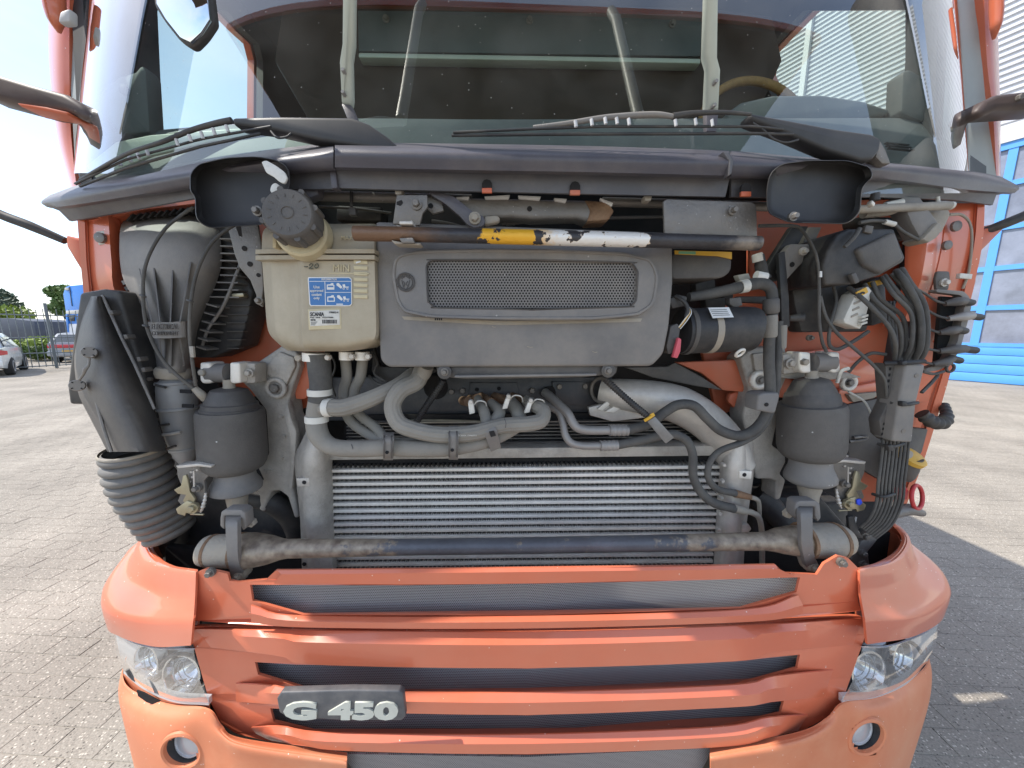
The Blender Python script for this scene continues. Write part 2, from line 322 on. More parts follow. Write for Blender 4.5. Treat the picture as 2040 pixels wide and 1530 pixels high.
def sweep(name, pts, rad, m, parent=None, n=12, smooth=60, cap=True, flat=1.0, flute=0):
    pts = [Vector(p) for p in pts]; vs, fs = [], []; up = None
    for i, p in enumerate(pts):
        t = (pts[min(i+1, len(pts)-1)]-pts[max(i-1, 0)]).normalized()
        if up is None: up = t.orthogonal().normalized()
        up = (up-t*up.dot(t)).normalized(); s = t.cross(up); r = rad[i] if isinstance(rad, (list, tuple)) else rad
        for j in range(n):
            a = 2*math.pi*j/n; rf = r*(1+flute*(1 if j % 4 < 2 else -1)); vs.append(p+up*math.cos(a)*rf+s*math.sin(a)*rf*flat)
    k = len(pts); fs = [[i*n+j, i*n+(j+1) % n, (i+1)*n+(j+1) % n, (i+1)*n+j] for i in range(k-1) for j in range(n)]
    if cap: fs += [list(range(n-1, -1, -1)), [(k-1)*n+j for j in range(n)]]
    return raw(name, vs, fs, m, parent, smooth)
def tube(name, path, rpx, m, parent=None, n=12, per=6, ribs=0, ribamp=.12, smooth=60, straight=False, flute=0):
    """pipe through pixel points (u,v,Y); rpx = radius in photo pixels (number or one per point)"""
    C = [P(*p) for p in path]; rp = rpx if isinstance(rpx, (list, tuple)) else [rpx]*len(C)
    R = [r*kpx(c, C[min(i+1, len(C)-1)]-C[max(i-1, 0)]) for i, (r, c) in enumerate(zip(rp, C))]
    if straight: S = resample(C, max(2, per*len(C))); d = [0]
    else: S = spl(C, per)
    rr = []
    k = len(S)
    for i in range(k):
        t = i/(k-1)*(len(R)-1); j = min(int(t), len(R)-2); f = t-j; rr.append(R[j]*(1-f)+R[j+1]*f)
    if ribs:
        S2 = resample(S, ribs*6); k2 = len(S2); r2 = []
        for i in range(k2):
            t = i/(k2-1)*(k-1); j = min(int(t), k-2); b = rr[j]+(rr[j+1]-rr[j])*(t-j); ph = (i % 6)/6
            r2.append(b*(1+ribamp*math.cos(2*math.pi*ph)))
        S, rr = S2, r2
    return sweep(name, S, rr, m, parent, n, smooth, flute=flute)
def lathe(name, p0, ax, prof, m, parent=None, n=28, smooth=40, cap=True, sx=1.0):
    """prof = [(distance along axis, radius)]"""
    ax = ax.normalized(); a = ax.orthogonal().normalized(); b = ax.cross(a); vs = []
    for d, r in prof:
        for j in range(n):
            t = 2*math.pi*j/n; vs.append(p0+ax*d+(a*math.cos(t)+b*math.sin(t))*r)
    k = len(prof); fs = [[i*n+j, i*n+(j+1) % n, (i+1)*n+(j+1) % n, (i+1)*n+j] for i in range(k-1) for j in range(n)]
    if cap: fs += [list(range(n-1, -1, -1)), [(k-1)*n+j for j in range(n)]]
    return raw(name, vs, fs, m, parent, smooth)
def vlathe(name, u0, v0, u1, v1, Y, prof, m, parent=None, n=28, smooth=40):
    """upright turned shape between two pixels; prof = [(pixel row, half width px)]"""
    A, B = P(u0, v0, Y), P(u1, v1, Y); ax = B-A; L = ax.length; pr = []
    for v, hw in prof:
        t = (v-v0)/(v1-v0); c = A.lerp(B, t); pr.append((t*L, hw*kpx(c, ax)))
    return lathe(name, A, ax, pr, m, parent, n, smooth)
def bolt(u, v, Y, rpx, parent, m='steel', name='bolt', washer=True, ax=Vector((0, -1, 0))):
    p = P(u, v, Y); r = rpx*mpp(p); vs, fs = [], []
    ax = ax.normalized(); a = ax.orthogonal().normalized(); b = ax.cross(a)
    prof = ([(-.004, r, 20), (.003, r, 20), (.0035, r*.68, 6), (.010, r*.68, 6), (.012, r*.55, 6)] if washer else [(-.004, r, 6), (.007, r, 6), (.009, r*.8, 6)])
    n = 12
    for d, rr, k in prof:
        for j in range(n):
            t = 2*math.pi*j/n
            q = rr if k > 6 else rr*math.cos(math.pi/6)/math.cos((t % (math.pi/3))-math.pi/6)
            vs.append(p+ax*d+(a*math.cos(t)+b*math.sin(t))*q)
    K = len(prof); fs = [[i*n+j, i*n+(j+1) % n, (i+1)*n+(j+1) % n, (i+1)*n+j] for i in range(K-1) for j in range(n)]+[[(K-1)*n+j for j in range(n)], list(range(n-1, -1, -1))]
    return raw(name, vs, fs, m, parent, 30)
def disc(name, u, v, Y, rpx, th, m, parent, n=24, ax=Vector((0, -1, 0)), bev=.15):
    p = P(u, v, Y); r = rpx*mpp(p)
    return lathe(name, p, ax, [(-.002, r), (th*(1-bev), r), (th, r*(1-bev*.8))], m, parent, n)
def ring(name, u, v, Y, rpx, tpx, m, parent, n=32, k=8, ax=Vector((0, -1, 0)), arc=1.0, sq=1.0):
    p = P(u, v, Y); R = rpx*mpp(p); t = tpx*mpp(p); ax = ax.normalized(); a = ax.orthogonal().normalized(); b = ax.cross(a)
    pts = [p+a*math.cos(2*math.pi*i/n*arc)*R*sq+b*math.sin(2*math.pi*i/n*arc)*R for i in range(n+1)]
    return sweep(name, pts, t, m, parent, k, cap=(arc < 1))
def txt(name, s, u0, v0, u1, v1, Y, m, parent, depth=.0006, bold=0., font=None, off=0.0):
    """lettering fitted into a pixel box, standing on a face that looks to the front"""
    cu = bpy.data.curves.new(name, 'FONT'); cu.body = s; cu.size = 1; cu.extrude = .02; cu.offset = bold; cu.resolution_u = 3
    cu.align_x = 'CENTER'
    t = bpy.data.objects.new('tmp', cu); COL.objects.link(t); bpy.context.view_layer.update()
    me = bpy.data.meshes.new_from_object(t.evaluated_get(bpy.context.evaluated_depsgraph_get())); bpy.data.objects.remove(t)
    xs = [v.co.x for v in me.vertices]; ys = [v.co.y for v in me.vertices]; x0, x1, y0, y1 = min(xs), max(xs), min(ys), max(ys)
    A, B, D = P(u0, v1, Y), P(u1, v1, Y), P(u0, v0, Y)
    ex, ez = B-A, D-A
    for v in me.vertices:
        q = A+ex*((v.co.x-x0)/(x1-x0))+ez*((v.co.y-y0)/(y1-y0)); v.co = q+Vector((0, -depth*(1 if v.co.z > 0 else -.2), 0))
    me.materials.clear()
    return link(name, me, m, parent)
def empty(name, loc=(0, 0, 0), rz=0):
    o = bpy.data.objects.new(name, None); COL.objects.link(o); o.location = loc; o.rotation_euler = (0, 0, rz); o.empty_display_size = .2; return o
def tag(o, label=None, cat=None, group=None, kind=None):
    if label: o['label'] = label
    if cat: o['category'] = cat
    if group: o['group'] = group
    if kind: o['kind'] = kind
    return o
def box(name, c, s, m, parent=None, bev=0, rot=None):
    c = Vector(c); hs = Vector(s)/2; vs = [Vector((x*hs.x, y*hs.y, z*hs.z)) for x in (-1, 1) for y in (-1, 1) for z in (-1, 1)]
    if rot: vs = [rot @ v for v in vs]
    vs = [v+c for v in vs]
    return raw(name, vs, [[0, 1, 3, 2], [4, 6, 7, 5], [0, 4, 5, 1], [2, 3, 7, 6], [0, 2, 6, 4], [1, 5, 7, 3]], m, parent, 40 if bev else None, bev)

def onmesh(o, u, v):
    """where the line of sight through a pixel meets an object's surface"""
    bm = bmesh.new(); bm.from_mesh(o.data); t = BVHTree.FromBMesh(bm); h = t.ray_cast(CAM, ray(u, v).normalized()); bm.free()
    n = h[1]
    if n.dot(ray(u, v)) > 0: n = -n
    return h[0], n

def bellows(name, path, rpx, alpha, m, parent, n=40, ribs=11, amp=.07):
    """corrugated sleeve whose rings lie nearly level"""
    C = spl([P(*p) for p in path], 8); R = [r*kpx(P(*p), Vector((0, 0, 1))) for r, p in zip(rpx, path)]; S = resample(C, ribs*8+1); vs, fs = [], []
    for i, c in enumerate(S):
        t = i/(len(S)-1)*(len(R)-1); j = min(int(t), len(R)-2); r = R[j]*(1-(t-j))+R[j+1]*(t-j)
        r *= 1+amp*(abs(math.sin(math.pi*i/8))**.7*2-1); al = alpha[0]+(alpha[1]-alpha[0])*i/(len(S)-1)
        X = Vector((math.cos(al), 0, math.sin(al))); Yv = Vector((0, 1, .12))
        vs += [c+X*r*math.cos(2*math.pi*k/n)+Yv*r*math.sin(2*math.pi*k/n) for k in range(n)]
    K = len(S); fs = [[i*n+j, i*n+(j+1) % n, (i+1)*n+(j+1) % n, (i+1)*n+j] for i in range(K-1) for j in range(n)]
    return raw(name, vs, fs, m, parent, 70)
# ================================================================== ground
def paver_mat(name, base, sheet=False):
    m = bpy.data.materials.new(name); m.use_nodes = True; MATS[name] = m
    N, L = m.node_tree.nodes, m.node_tree.links; b = N['Principled BSDF']; b.inputs['Roughness'].default_value = .9; b.inputs['Specular IOR Level'].default_value = .2
    ge = N.new('ShaderNodeNewGeometry'); pos = ge.outputs['Position']
    n1 = N.new('ShaderNodeTexNoise'); n1.inputs['Scale'].default_value = 1.1; n1.inputs['Detail'].default_value = 6; L.new(pos, n1.inputs['Vector'])
    n2 = N.new('ShaderNodeTexNoise'); n2.inputs['Scale'].default_value = 130; n2.inputs['Detail'].default_value = 5; n2.inputs['Roughness'].default_value = .7; L.new(pos, n2.inputs['Vector'])
    vo = N.new('ShaderNodeTexVoronoi'); vo.inputs['Scale'].default_value = 95; L.new(pos, vo.inputs['Vector'])
    sp = N.new('ShaderNodeSeparateColor'); L.new(vo.outputs['Color'], sp.inputs[0])
    rp = N.new('ShaderNodeValToRGB'); e = rp.color_ramp.elements; e[0].position = .25; e[1].position = .75
    e[0].color = (*[c*.55 for c in base], 1); e[1].color = (*[min(1, c*1.3) for c in base], 1); L.new(n2.outputs['Fac'], rp.inputs['Fac'])
    # pale exposed stones
    lt = N.new('ShaderNodeMath'); lt.operation = 'LESS_THAN'; lt.inputs[1].default_value = .34; L.new(vo.outputs['Distance'], lt.inputs[0])
    l2 = N.new('ShaderNodeMath'); l2.operation = 'LESS_THAN'; l2.inputs[1].default_value = .20; L.new(sp.outputs[1], l2.inputs[0])
    mu = N.new('ShaderNodeMath'); mu.operation = 'MULTIPLY'; L.new(lt.outputs[0], mu.inputs[0]); L.new(l2.outputs[0], mu.inputs[1])
    m1 = N.new('ShaderNodeMix'); m1.data_type = 'RGBA'; L.new(mu.outputs[0], m1.inputs[0]); L.new(rp.outputs[0], m1.inputs[6]); m1.inputs[7].default_value = (*[min(1, c*1.75) for c in base], 1)
    l3 = N.new('ShaderNodeMath'); l3.operation = 'GREATER_THAN'; l3.inputs[1].default_value = .84; L.new(sp.outputs[1], l3.inputs[0])
    m0 = N.new('ShaderNodeMix'); m0.data_type = 'RGBA'; m3 = N.new('ShaderNodeMath'); m3.operation = 'MULTIPLY'; L.new(lt.outputs[0], m3.inputs[0]); L.new(l3.outputs[0], m3.inputs[1])
    L.new(m3.outputs[0], m0.inputs[0]); L.new(m1.outputs[2], m0.inputs[6]); m0.inputs[7].default_value = (*[c*.40 for c in base], 1)
    # large stains and brick to brick tone
    mr = N.new('ShaderNodeMapRange'); mr.inputs['From Min'].default_value = .3; mr.inputs['From Max'].default_value = .7; mr.inputs['To Min'].default_value = .78; mr.inputs['To Max'].default_value = 1.14; L.new(n1.outputs['Fac'], mr.inputs['Value'])
    ri = N.new('ShaderNodeMapRange'); ri.inputs['To Min'].default_value = .95; ri.inputs['To Max'].default_value = 1.05; L.new(ge.outputs['Random Per Island'], ri.inputs['Value'])
    k = N.new('ShaderNodeMath'); k.operation = 'MULTIPLY'; L.new(mr.outputs[0], k.inputs[0])
    if sheet: k.inputs[1].default_value = 1
    else: L.new(ri.outputs[0], k.inputs[1])
    vm = N.new('ShaderNodeVectorMath'); vm.operation = 'SCALE'; L.new(m0.outputs[2], vm.inputs[0]); L.new(k.outputs[0], vm.inputs['Scale']); col = vm.outputs[0]
    if sheet:
        mp = N.new('ShaderNodeMapping'); mp.inputs['Rotation'].default_value = (0, 0, math.radians(5)); L.new(pos, mp.inputs['Vector'])
        br = N.new('ShaderNodeTexBrick'); br.inputs['Scale'].default_value = 1; br.inputs['Brick Width'].default_value = .2; br.inputs['Row Height'].default_value = .1; br.inputs['Mortar Size'].default_value = .004
        L.new(mp.outputs[0], br.inputs['Vector']); mm = N.new('ShaderNodeMix'); mm.data_type = 'RGBA'; L.new(br.outputs['Fac'], mm.inputs[0]); L.new(col, mm.inputs[6]); mm.inputs[7].default_value = (*[c*.5 for c in base], 1); col = mm.outputs[2]
    L.new(col, b.inputs['Base Color'])
    bp = N.new('ShaderNodeBump'); bp.inputs['Strength'].default_value = .85; bp.inputs['Distance'].default_value = .004
    n4 = N.new('ShaderNodeTexNoise'); n4.inputs['Scale'].default_value = 75; n4.inputs['Detail'].default_value = 4; L.new(pos, n4.inputs['Vector'])
    L.new(n4.outputs['Fac'], bp.inputs['Height']); L.new(bp.outputs[0], b.inputs['Normal'])
PAV = (.335, .298, .250)
paver_mat('paver', PAV); paver_mat('yard', PAV, True); mk('joint', (.31, .28, .235), .95, var=.3, scale=40, spec=.2)
gr = raw('ground', [(-400, -200, -.012), (400, -200, -.012), (400, 600, -.012), (-400, 600, -.012)], [[0, 1, 2, 3]], 'yard'); tag(gr, 'wide yard of pale concrete block paving round the truck', kind='structure')
jb = raw('joint_sand', [(-9.2, -.8, -.0028), (9.2, -.8, -.0028), (9.2, 7.2, -.0028), (-9.2, 7.2, -.0028)], [[0, 1, 2, 3]], 'joint', gr); tag(jb, kind='structure')
a5 = math.radians(-5); ca, sa = math.cos(a5), math.sin(a5)
bw, bh, gp = .2, .1, .002
bricks = []
for j in range(-20, 90):
    for i in range(-52, 52):
        lx = (i+(.5 if j % 2 else 0))*bw; ly = j*bh; x, y = lx*ca-ly*sa, lx*sa+ly*ca
        if -9 < x < 9 and -.6 < y < 7 and not (-1.1 < x < 1.1 and y > .4): bricks.append((x, y))
def inview(x, y):
    q = Vector((x, y, 0))-CAM
    if q.dot(Fv) < .1: return False
    u, v = pix(Vector((x, y, 0))); return -40 < u < 2080 and v < 1580 and (u < 330 or u > 1800)
near = sorted([b for b in bricks if inview(*b)], key=lambda b: (Vector((b[0], b[1], 0))-CAM).length)[:300]
ns = set(near)
hx, hy, ch = bw/2-gp/2, bh/2-gp/2, .0018
bt = [(-hx, -hy, -.011), (hx, -hy, -.011), (hx, hy, -.011), (-hx, hy, -.011), (-hx, -hy, -.003), (hx, -hy, -.003), (hx, hy, -.003), (-hx, hy, -.003),
      (-hx+ch, -hy+ch, 0), (hx-ch, -hy+ch, 0), (hx-ch, hy-ch, 0), (-hx+ch, hy-ch, 0)]
bf = [[8, 9, 10, 11]]+[[a, (a+1) % 4, 4+(a+1) % 4, 4+a] for a in range(4)]+[[4+a, 4+(a+1) % 4, 8+(a+1) % 4, 8+a] for a in range(4)]
bme = bpy.data.meshes.new('paving_brick'); bme.from_pydata(bt, [], bf); bme.materials.append(MATS['paver'])
for x, y in near:
    o = bpy.data.objects.new('paving_brick', bme); COL.objects.link(o); o.parent = gr
    o.location = (x, y, random.uniform(-.0015, .0012)); o.rotation_euler = (random.uniform(-.006, .006), random.uniform(-.004, .004), a5+random.uniform(-.008, .008))
vs, fs = [], []
for x, y in bricks:
    if (x, y) in ns: continue
    k = len(vs); dz = random.uniform(-.0015, .0012); rr = a5+random.uniform(-.008, .008); c, s = math.cos(rr), math.sin(rr)
    vs += [(x+px*c-py*s, y+px*s+py*c, pz+dz) for px, py, pz in bt[4:]]
    fs += [[k+4, k+5, k+6, k+7]]+[[k+a, k+(a+1) % 4, k+4+(a+1) % 4, k+4+a] for a in range(4)]
me = bpy.data.meshes.new('paving_field'); me.from_pydata(vs, [], fs); pf = link('paving_field', me, 'paver', gr); tag(pf, kind='stuff')
# ================================================================== building on the right
mk('cladding', (.50, .51, .54), .45, metal=.1, var=.05, scale=2); mk('doorblue', (.09, .31, .72), .4, var=.04, scale=2)
mk('trimgrey', (.55, .55, .56), .5, var=.05); mk('doorpane', (.20, .22, .28), .12, var=.3, scale=1.2)
BO = G(1960, 762); BA = Vector((.442, -.897, 0)).normalized(); BN = Vector((BA.y, -BA.x, 0)); 
if BN.dot(CAM-BO) < 0: BN = -BN
def Wl(u, v):
    q = ray(u, v); t = (BO-CAM).dot(BN)/q.dot(BN); p = CAM+q*t; return (p-BO).dot(BA), p.z
bld = empty('building', (0, 0, 0)); tag(bld, 'industrial hall with white corrugated cladding and a tall blue sectional door', 'building')
def wp(s, z, o=0): return BO+BA*s+Vector((0, 0, z))+BN*o
def wbox(name, s0, s1, z0, z1, o0, o1, m, parent=bld, bev=0):
    vs = [wp(s, z, o) for s in (s0, s1) for z in (z0, z1) for o in (o0, o1)]
    return raw(name, vs, [[0, 1, 3, 2], [4, 6, 7, 5], [0, 4, 5, 1], [2, 3, 7, 6], [0, 2, 6, 4], [1, 5, 7, 3]], m, parent, 40 if bev else None, bev)
dz = [Wl(2012, v)[1] for v in (283, 366, 452, 533, 613, 690)]+[0.]
DT = dz[0]; dl, dr = Wl(1882, 600)[0], Wl(2250, 600)[0]; per = abs(Wl(2012, 100)[1]-Wl(2012, 112.5)[1])
def corrug(name, s0, s1, z0, z1):
    vs, fs = [], []; z = z0
    prof = [(0, 0), (.30, 0), (.38, .06), (.72, .06), (.80, 0)]
    while z < z1:
        for f, o in prof: vs += [wp(s0, z+f*per, o), wp(s1, z+f*per, o)]
        z += per
    n = len(vs)//2; fs = [[2*i, 2*i+1, 2*i+3, 2*i+2] for i in range(n-1)]
    return raw(name, vs, fs, 'cladding', bld)
corrug('wall_cladding', -45, 12, DT+.55, DT+11)
corrug('wall_cladding', -45, dl-.3, .1, DT+.55)
wbox('wall', -45, 12, -.05, DT+11, -9, -.25, 'trimgrey')
wbox('door_lintel', dl-.3, dr+.3, DT, DT+.55, -.2, .09, 'trimgrey')
wbox('plinth', -45, dl-.3, -.05, .1, -.2, .05, 'trimgrey')
sd = empty('sectional_door'); sd.parent = bld
s1 = Wl(1972, 530)[0]; wcol = (Wl(2012, 570)[0]-s1)*2.6
cols = [dl, s1-wcol*.55, s1, s1+wcol, s1+2*wcol]; cols = [c for c in cols if dl <= c <= dr]+[dr]
fr = .16
for j in range(6):
    zt, zb = dz[j], dz[j+1]
    if j == 5:
        for q in range(4): wbox('door_board', dl, dr, zb+(zt-zb)*q/4+.008, zb+(zt-zb)*(q+1)/4-.008, -.12, 0, 'doorblue', sd, .01)
        continue
    wbox('section_rail', dl, dr, zb-fr*.4, zb+fr*.6, -.12, .0, 'doorblue', sd); wbox('section_rail', dl, dr, zt-fr*.35, zt-fr*.42+.0, -.12, -.003, 'doorblue', sd)
    for a, b in zip(cols, cols[1:]):
        wbox('pane', a+fr*.5, b-fr*.5, zb+fr*.6, zt-fr*.42, -.10, -.07, 'doorpane', sd)
for c in cols: wbox('mullion', c-fr*.6, c+fr*.6, dz[5], DT, -.11, .006, 'doorblue', sd)
wbox('door_frame', dl-.3, dl, 0, DT, -.1, .05, 'trimgrey', sd)
wbox('door_header', dl, dr, DT-.22, DT, -.10, .03, 'doorblue', sd)
sp_ = Wl(1607, 130)[0]
wbox('downpipe', sp_-.10, sp_+.10, 0, DT+11, .03, .22, 'trimgrey')
# ================================================================== yard on the left
mk('fencepaint', (.13, .15, .16), .5, var=.15); mk('carwhite', (.72, .75, .74), .25, var=.03, coat=.6); mk('carred', (.42, .06, .06), .3, var=.05, coat=.5)
mk('carsilver', (.30, .32, .35), .3, var=.05, coat=.5)
mk('tyre', (.03, .03, .03), .85, var=.2); mk('rim', (.45, .46, .48), .35, metal=.7); mk('taillight', (.5, .02, .03), .25, coat=.5)
mk('truckblue', (.03, .20, .62), .35, var=.06, coat=.4); mk('containerdark', (.075, .085, .11), .6, var=.15, scale=1.5)
mk('leafgreen', (.085, .14, .035), .7, var=.4, scale=1.2); mk('leafdark', (.055, .085, .05), .7, var=.4, scale=1.0); mk('leafyellow', (.20, .27, .04), .7, var=.3, scale=1.5); mk('bark', (.10, .08, .06), .9, var=.3)
fa, fb = G(-60, 744), G(215, 727); fd = (fb-fa); fl = fd.length; fd.normalize()
fence = empty('fence', fa); tag(fence, 'dark steel bar fence across the yard behind the white car', 'fence'); 
def fpt(t, z): return fa+fd*t+Vector((0, 0, z))-fa
ft = [t for t in [i*.01 for i in range(int(fl*100))]]
mid = fa+fd*(fl*.55); fh = CAM.z+(mid-CAM).dot(Fv)/FPX*32/1.0
def fbar(name, t0, t1, z0, z1, w, m='fencepaint'):
    a, b = fpt(t0, z0), fpt(t1, z1); sweep(name, [a, b], w, m, fence, 6, None)
nb = int(fl/.17)
for i in range(nb+1):
    t = fl*i/nb; fbar('bar', t, t, .08, fh+.08+(.05 if i % 2 else 0), .013)
for z in (.12, fh*.28, fh*.55, fh-.15): fbar('rail', 0, fl, z, z, .022)
tp = min((abs(pix(fa+fd*t)[0]-114), t) for t in [fl*i/200 for i in range(201)])[1]
for t in (0, tp, fl): fbar('post', t, t, 0, fh+.35, .05)
# hatchback
def car(name, loc, rz, paint, label):
    r = empty(name, loc, rz); tag(r, label, 'car')
    L, Wd = 4.0, 1.72
    sec = [(-2.0, .45, .75, .62), (-1.95, .30, .95, .74), (-1.5, .24, 1.0, .84), (-.5, .22, .97, .86), (.6, .22, .94, .86), (1.3, .24, .86, .82), (1.8, .30, .72, .72), (2.0, .42, .60, .55)]
    vs, fs = [], []
    for x, z0, z1, hw in sec: vs += [(x, -hw*.92, z0), (x, -hw, (z0+z1)*.52), (x, -hw*.95, z1), (x, -hw*.5, z1+.03), (x, hw*.5, z1+.03), (x, hw*.95, z1), (x, hw, (z0+z1)*.52), (x, hw*.92, z0)]
    n = 8; k = len(sec); fs = [[i*n+j, i*n+(j+1) % n, (i+1)*n+(j+1) % n, (i+1)*n+j] for i in range(k-1) for j in range(n)]+[list(range(n-1, -1, -1)), [(k-1)*n+j for j in range(n)]]
    raw('body', vs, fs, paint, r, 50)
    cab = [(-1.85, .95, .72), (-1.35, 1.40, .60), (-.3, 1.47, .62), (.35, 1.40, .60), (1.15, .93, .72)]
    vs = [];
    for x, z, hw in cab: vs += [(x, -hw, z), (x, hw, z)]
    base = [(x*.99, s*.78, .9) for x, z, hw in cab for s in (-1, 1)]
    vs = vs+base; m = len(cab); fs = []
    for i in range(m-1):
        fs += [[2*i, 2*i+1, 2*i+3, 2*i+2], [2*i, 2*i+2, 2*m+2*i+2, 2*m+2*i], [2*i+1, 2*m+2*i+1, 2*m+2*i+3, 2*i+3]]
    raw('roof', vs, fs, paint, r, 30)
    for s in (-1, 1):
        raw('side_window', [(-1.45, s*.775, .96), (.75, s*.785, .96), (.25, s*.665, 1.33), (-1.15, s*.675, 1.33)], [[0, 1, 2, 3]], 'carglass_solid', r)
        for x in (-1.25, 1.22):
            wv = lathe('wheel', Vector((x, s*.66, .31)), Vector((0, s, 0)), [(0, .30), (.02, .315), (.18, .315), (.205, .29)], 'tyre', r, 24)
            lathe('rim', Vector((x, s*.80, .31)), Vector((0, s, 0)), [(0, .21), (.07, .20), (.072, .16), (.05, .15), (.06, .05)], 'rim', wv, 20)
        raw('taillight', [(-1.99, s*.50, .70), (-1.99, s*.72, .72), (-1.70, s*.845, .86), (-1.72, s*.84, .74), (-1.97, s*.62, .86), (-1.93, s*.74, .9)], [[0, 1, 5, 4], [1, 3, 2, 5]], 'taillight', r)
    raw('rear_window', [(-1.83, -.6, 1.0), (-1.83, .6, 1.0), (-1.42, .52, 1.36), (-1.42, -.52, 1.36)], [[0, 1, 2, 3]], 'carglass_solid', r)
    box('rear_bumper', (-2.0, 0, .45), (.12, 1.5, .22), paint, r, .03); box('number_plate', (-2.065, 0, .55), (.01, .5, .11), 'yellow', r)
    return r
mk('carglass_solid', (.03, .04, .05), .08, var=.1, coat=.5)
rw = G(26, 746); fw_dir = None
best = None
for a in range(0, 360, 2):
    d = Vector((math.cos(math.radians(a)), math.sin(math.radians(a)), 0)); u, v = pix(rw+d*2.47)
    sc = abs(u-51)+abs(v-738)
    if best is None or sc < best[0]: best = (sc, a)
ang = math.radians(best[1]); fwd = Vector((math.cos(ang), math.sin(ang), 0)); left = Vector((-fwd.y, fwd.x, 0))
side = 1 if left.dot(CAM-rw) > 0 else -1
cc = rw+fwd*1.25-left*side*.80
car('white_car', (cc.x, cc.y, 0), ang, 'carwhite', 'white hatchback with red tail lights parked in front of the fence')
rc = G(134, 724); rcar = car('grey_car', (rc.x-1.2, rc.y+2.2, 0), math.radians(118), 'carsilver', 'grey car with a red tail light band parked beyond the fence')
box('tail_band', (-2.02, 0, .80), (.05, 1.3, .16), 'taillight', rcar, .02)
# blue truck beyond the fence
tb = G(140, 716); TY = tb.y
bt_ = empty('blue_truck', (tb.x, TY, 0)); tag(bt_, 'tall blue truck standing beyond the fence', 'truck')
def bex(name, poly, Y, th, m, parent, **k):
    o = ext(name, poly, Y, th, m, None, **k); o.data.transform(Matrix.Translation(-Vector(bt_.location))); o.parent = parent; return o
bd = bex('cab_body', [(124, 586), (128, 572), (134, 569), (200, 563), (205, 668), (152, 668), (136, 650), (130, 625)], TY, 2.4, 'truckblue', bt_, bev=.08)
bex('side_seam', [(137, 571), (138.5, 571), (144, 610), (142.5, 610)], TY-.02, .03, 'containerdark', bt_, bev=0)
bex('roof_lamp', [(128.5, 573), (135.5, 573), (135.5, 578), (128.5, 578)], TY-.05, .08, 'cream', bt_, bev=.01)
bex('light_band', [(131, 619), (158, 617), (158, 625), (131, 626)], TY-.03, .05, 'cream', bt_, bev=.01)
bex('window', [(136, 628), (148, 627), (148, 640), (138, 640)], TY-.03, .05, 'carglass_solid', bt_, bev=.01)
bex('lower_panel', [(136, 645), (205, 645), (205, 700), (138, 700)], TY-.04, 2.0, 'cladding', bt_, bev=.03)
bex('door_pillar', [(130, 626), (134, 626), (138, 672), (134.5, 672)], TY-.06, .2, 'truckblue', bt_, bev=.02)
bex('chassis', [(138, 699), (205, 699), (205, 712), (138, 712)], TY, 2.0, 'containerdark', bt_, bev=.02)
for uu in (150, 190):
    c = G(uu, 716); c = Vector((c.x-tb.x, TY-tb.y, .48)); lathe('wheel', c, Vector((0, 1, 0)), [(0, .46), (.05, .5), (.3, .5), (.35, .46)], 'tyre', bt_, 20)
# dark container wall behind the fence
kc = G(30, 716); KY = kc.y
kt = ext('storage_container', [(-60, 633), (20, 634), (68, 640), (78, 706), (72, 711), (-60, 719)], KY+1.5, 2.2, 'containerdark', bev=.02); tag(kt, 'dark blue-grey storage container behind the bar fence', 'container')
zmin = min((v.co.z for v in kt.data.vertices))
for v in kt.data.vertices:
    if v.co.z < .25: v.co.z = 0
# trees and shrubs
def tree(name, base, h, rx, n, m, label, group=None, trunk=.28, lumps=9, leaf=.16, zlow=.25):
    r = empty(name, base); tag(r, label, 'tree' if 'tree' in name else 'shrub', group)
    th = h*trunk+.2
    tr = sweep('trunk', [Vector((0, 0, 0)), Vector((.05, .02, th*.6)), Vector((0, .05, th)), Vector((.1, 0, h*.6))], [h*.022, h*.018, h*.014, h*.005], 'bark', r, 8)
    for a in range(4): sweep('limb', [Vector((0, 0, th*.8)), Vector((math.cos(a*1.7)*rx*.35, math.sin(a*1.7)*rx*.35, h*.5)), Vector((math.cos(a*1.7)*rx*.6, math.sin(a*1.7)*rx*.6, h*.68))], [h*.012, h*.008, h*.003], 'bark', r, 6)
    L = [(Vector((random.gauss(0, .42)*rx, random.gauss(0, .42)*rx, h*(zlow+(1-zlow)*random.uniform(.15, .85)))), rx*random.uniform(.32, .6)) for _ in range(lumps)]
    vs, fs = [], []
    for _ in range(n):
        c, q = random.choice(L); d = Vector((random.gauss(0, 1), random.gauss(0, 1), random.gauss(0, 1))).normalized()*q*random.uniform(.55, 1.05); p = c+Vector((d.x, d.y, d.z*.8))
        if p.z > h*1.02 or p.z < .05: continue
        a = Vector((random.gauss(0, 1), random.gauss(0, 1), random.gauss(0, 1))).normalized(); b = a.orthogonal().normalized(); s = leaf*random.uniform(.5, 1.2); k = len(vs)
        vs += [p-a*s, p+b*s*.5, p+a*s, p-b*s*.5]; fs.append([k, k+1, k+2, k+3])
    me = bpy.data.meshes.new('crown'); me.from_pydata([tuple(v) for v in vs], [], fs); link('crown', me, m, r)
def at(u, vbase, dist):
    q = ray(u, vbase); q.z = 0; q.normalize(); return Vector((CAM.x, CAM.y, 0))+q*dist
def hgt(u, v, base):
    q = ray(u, v); t = (Vector((base.x, base.y))-Vector((CAM.x, CAM.y))).length/math.hypot(q.x, q.y); return CAM.z+q.z*t
b = at(-14, 700, 60); tree('broad_tree', b, hgt(5, 572, b), 2.3, 5200, 'leafdark', 'large grey-green tree rising behind the storage container', leaf=.22, lumps=14, zlow=.4)
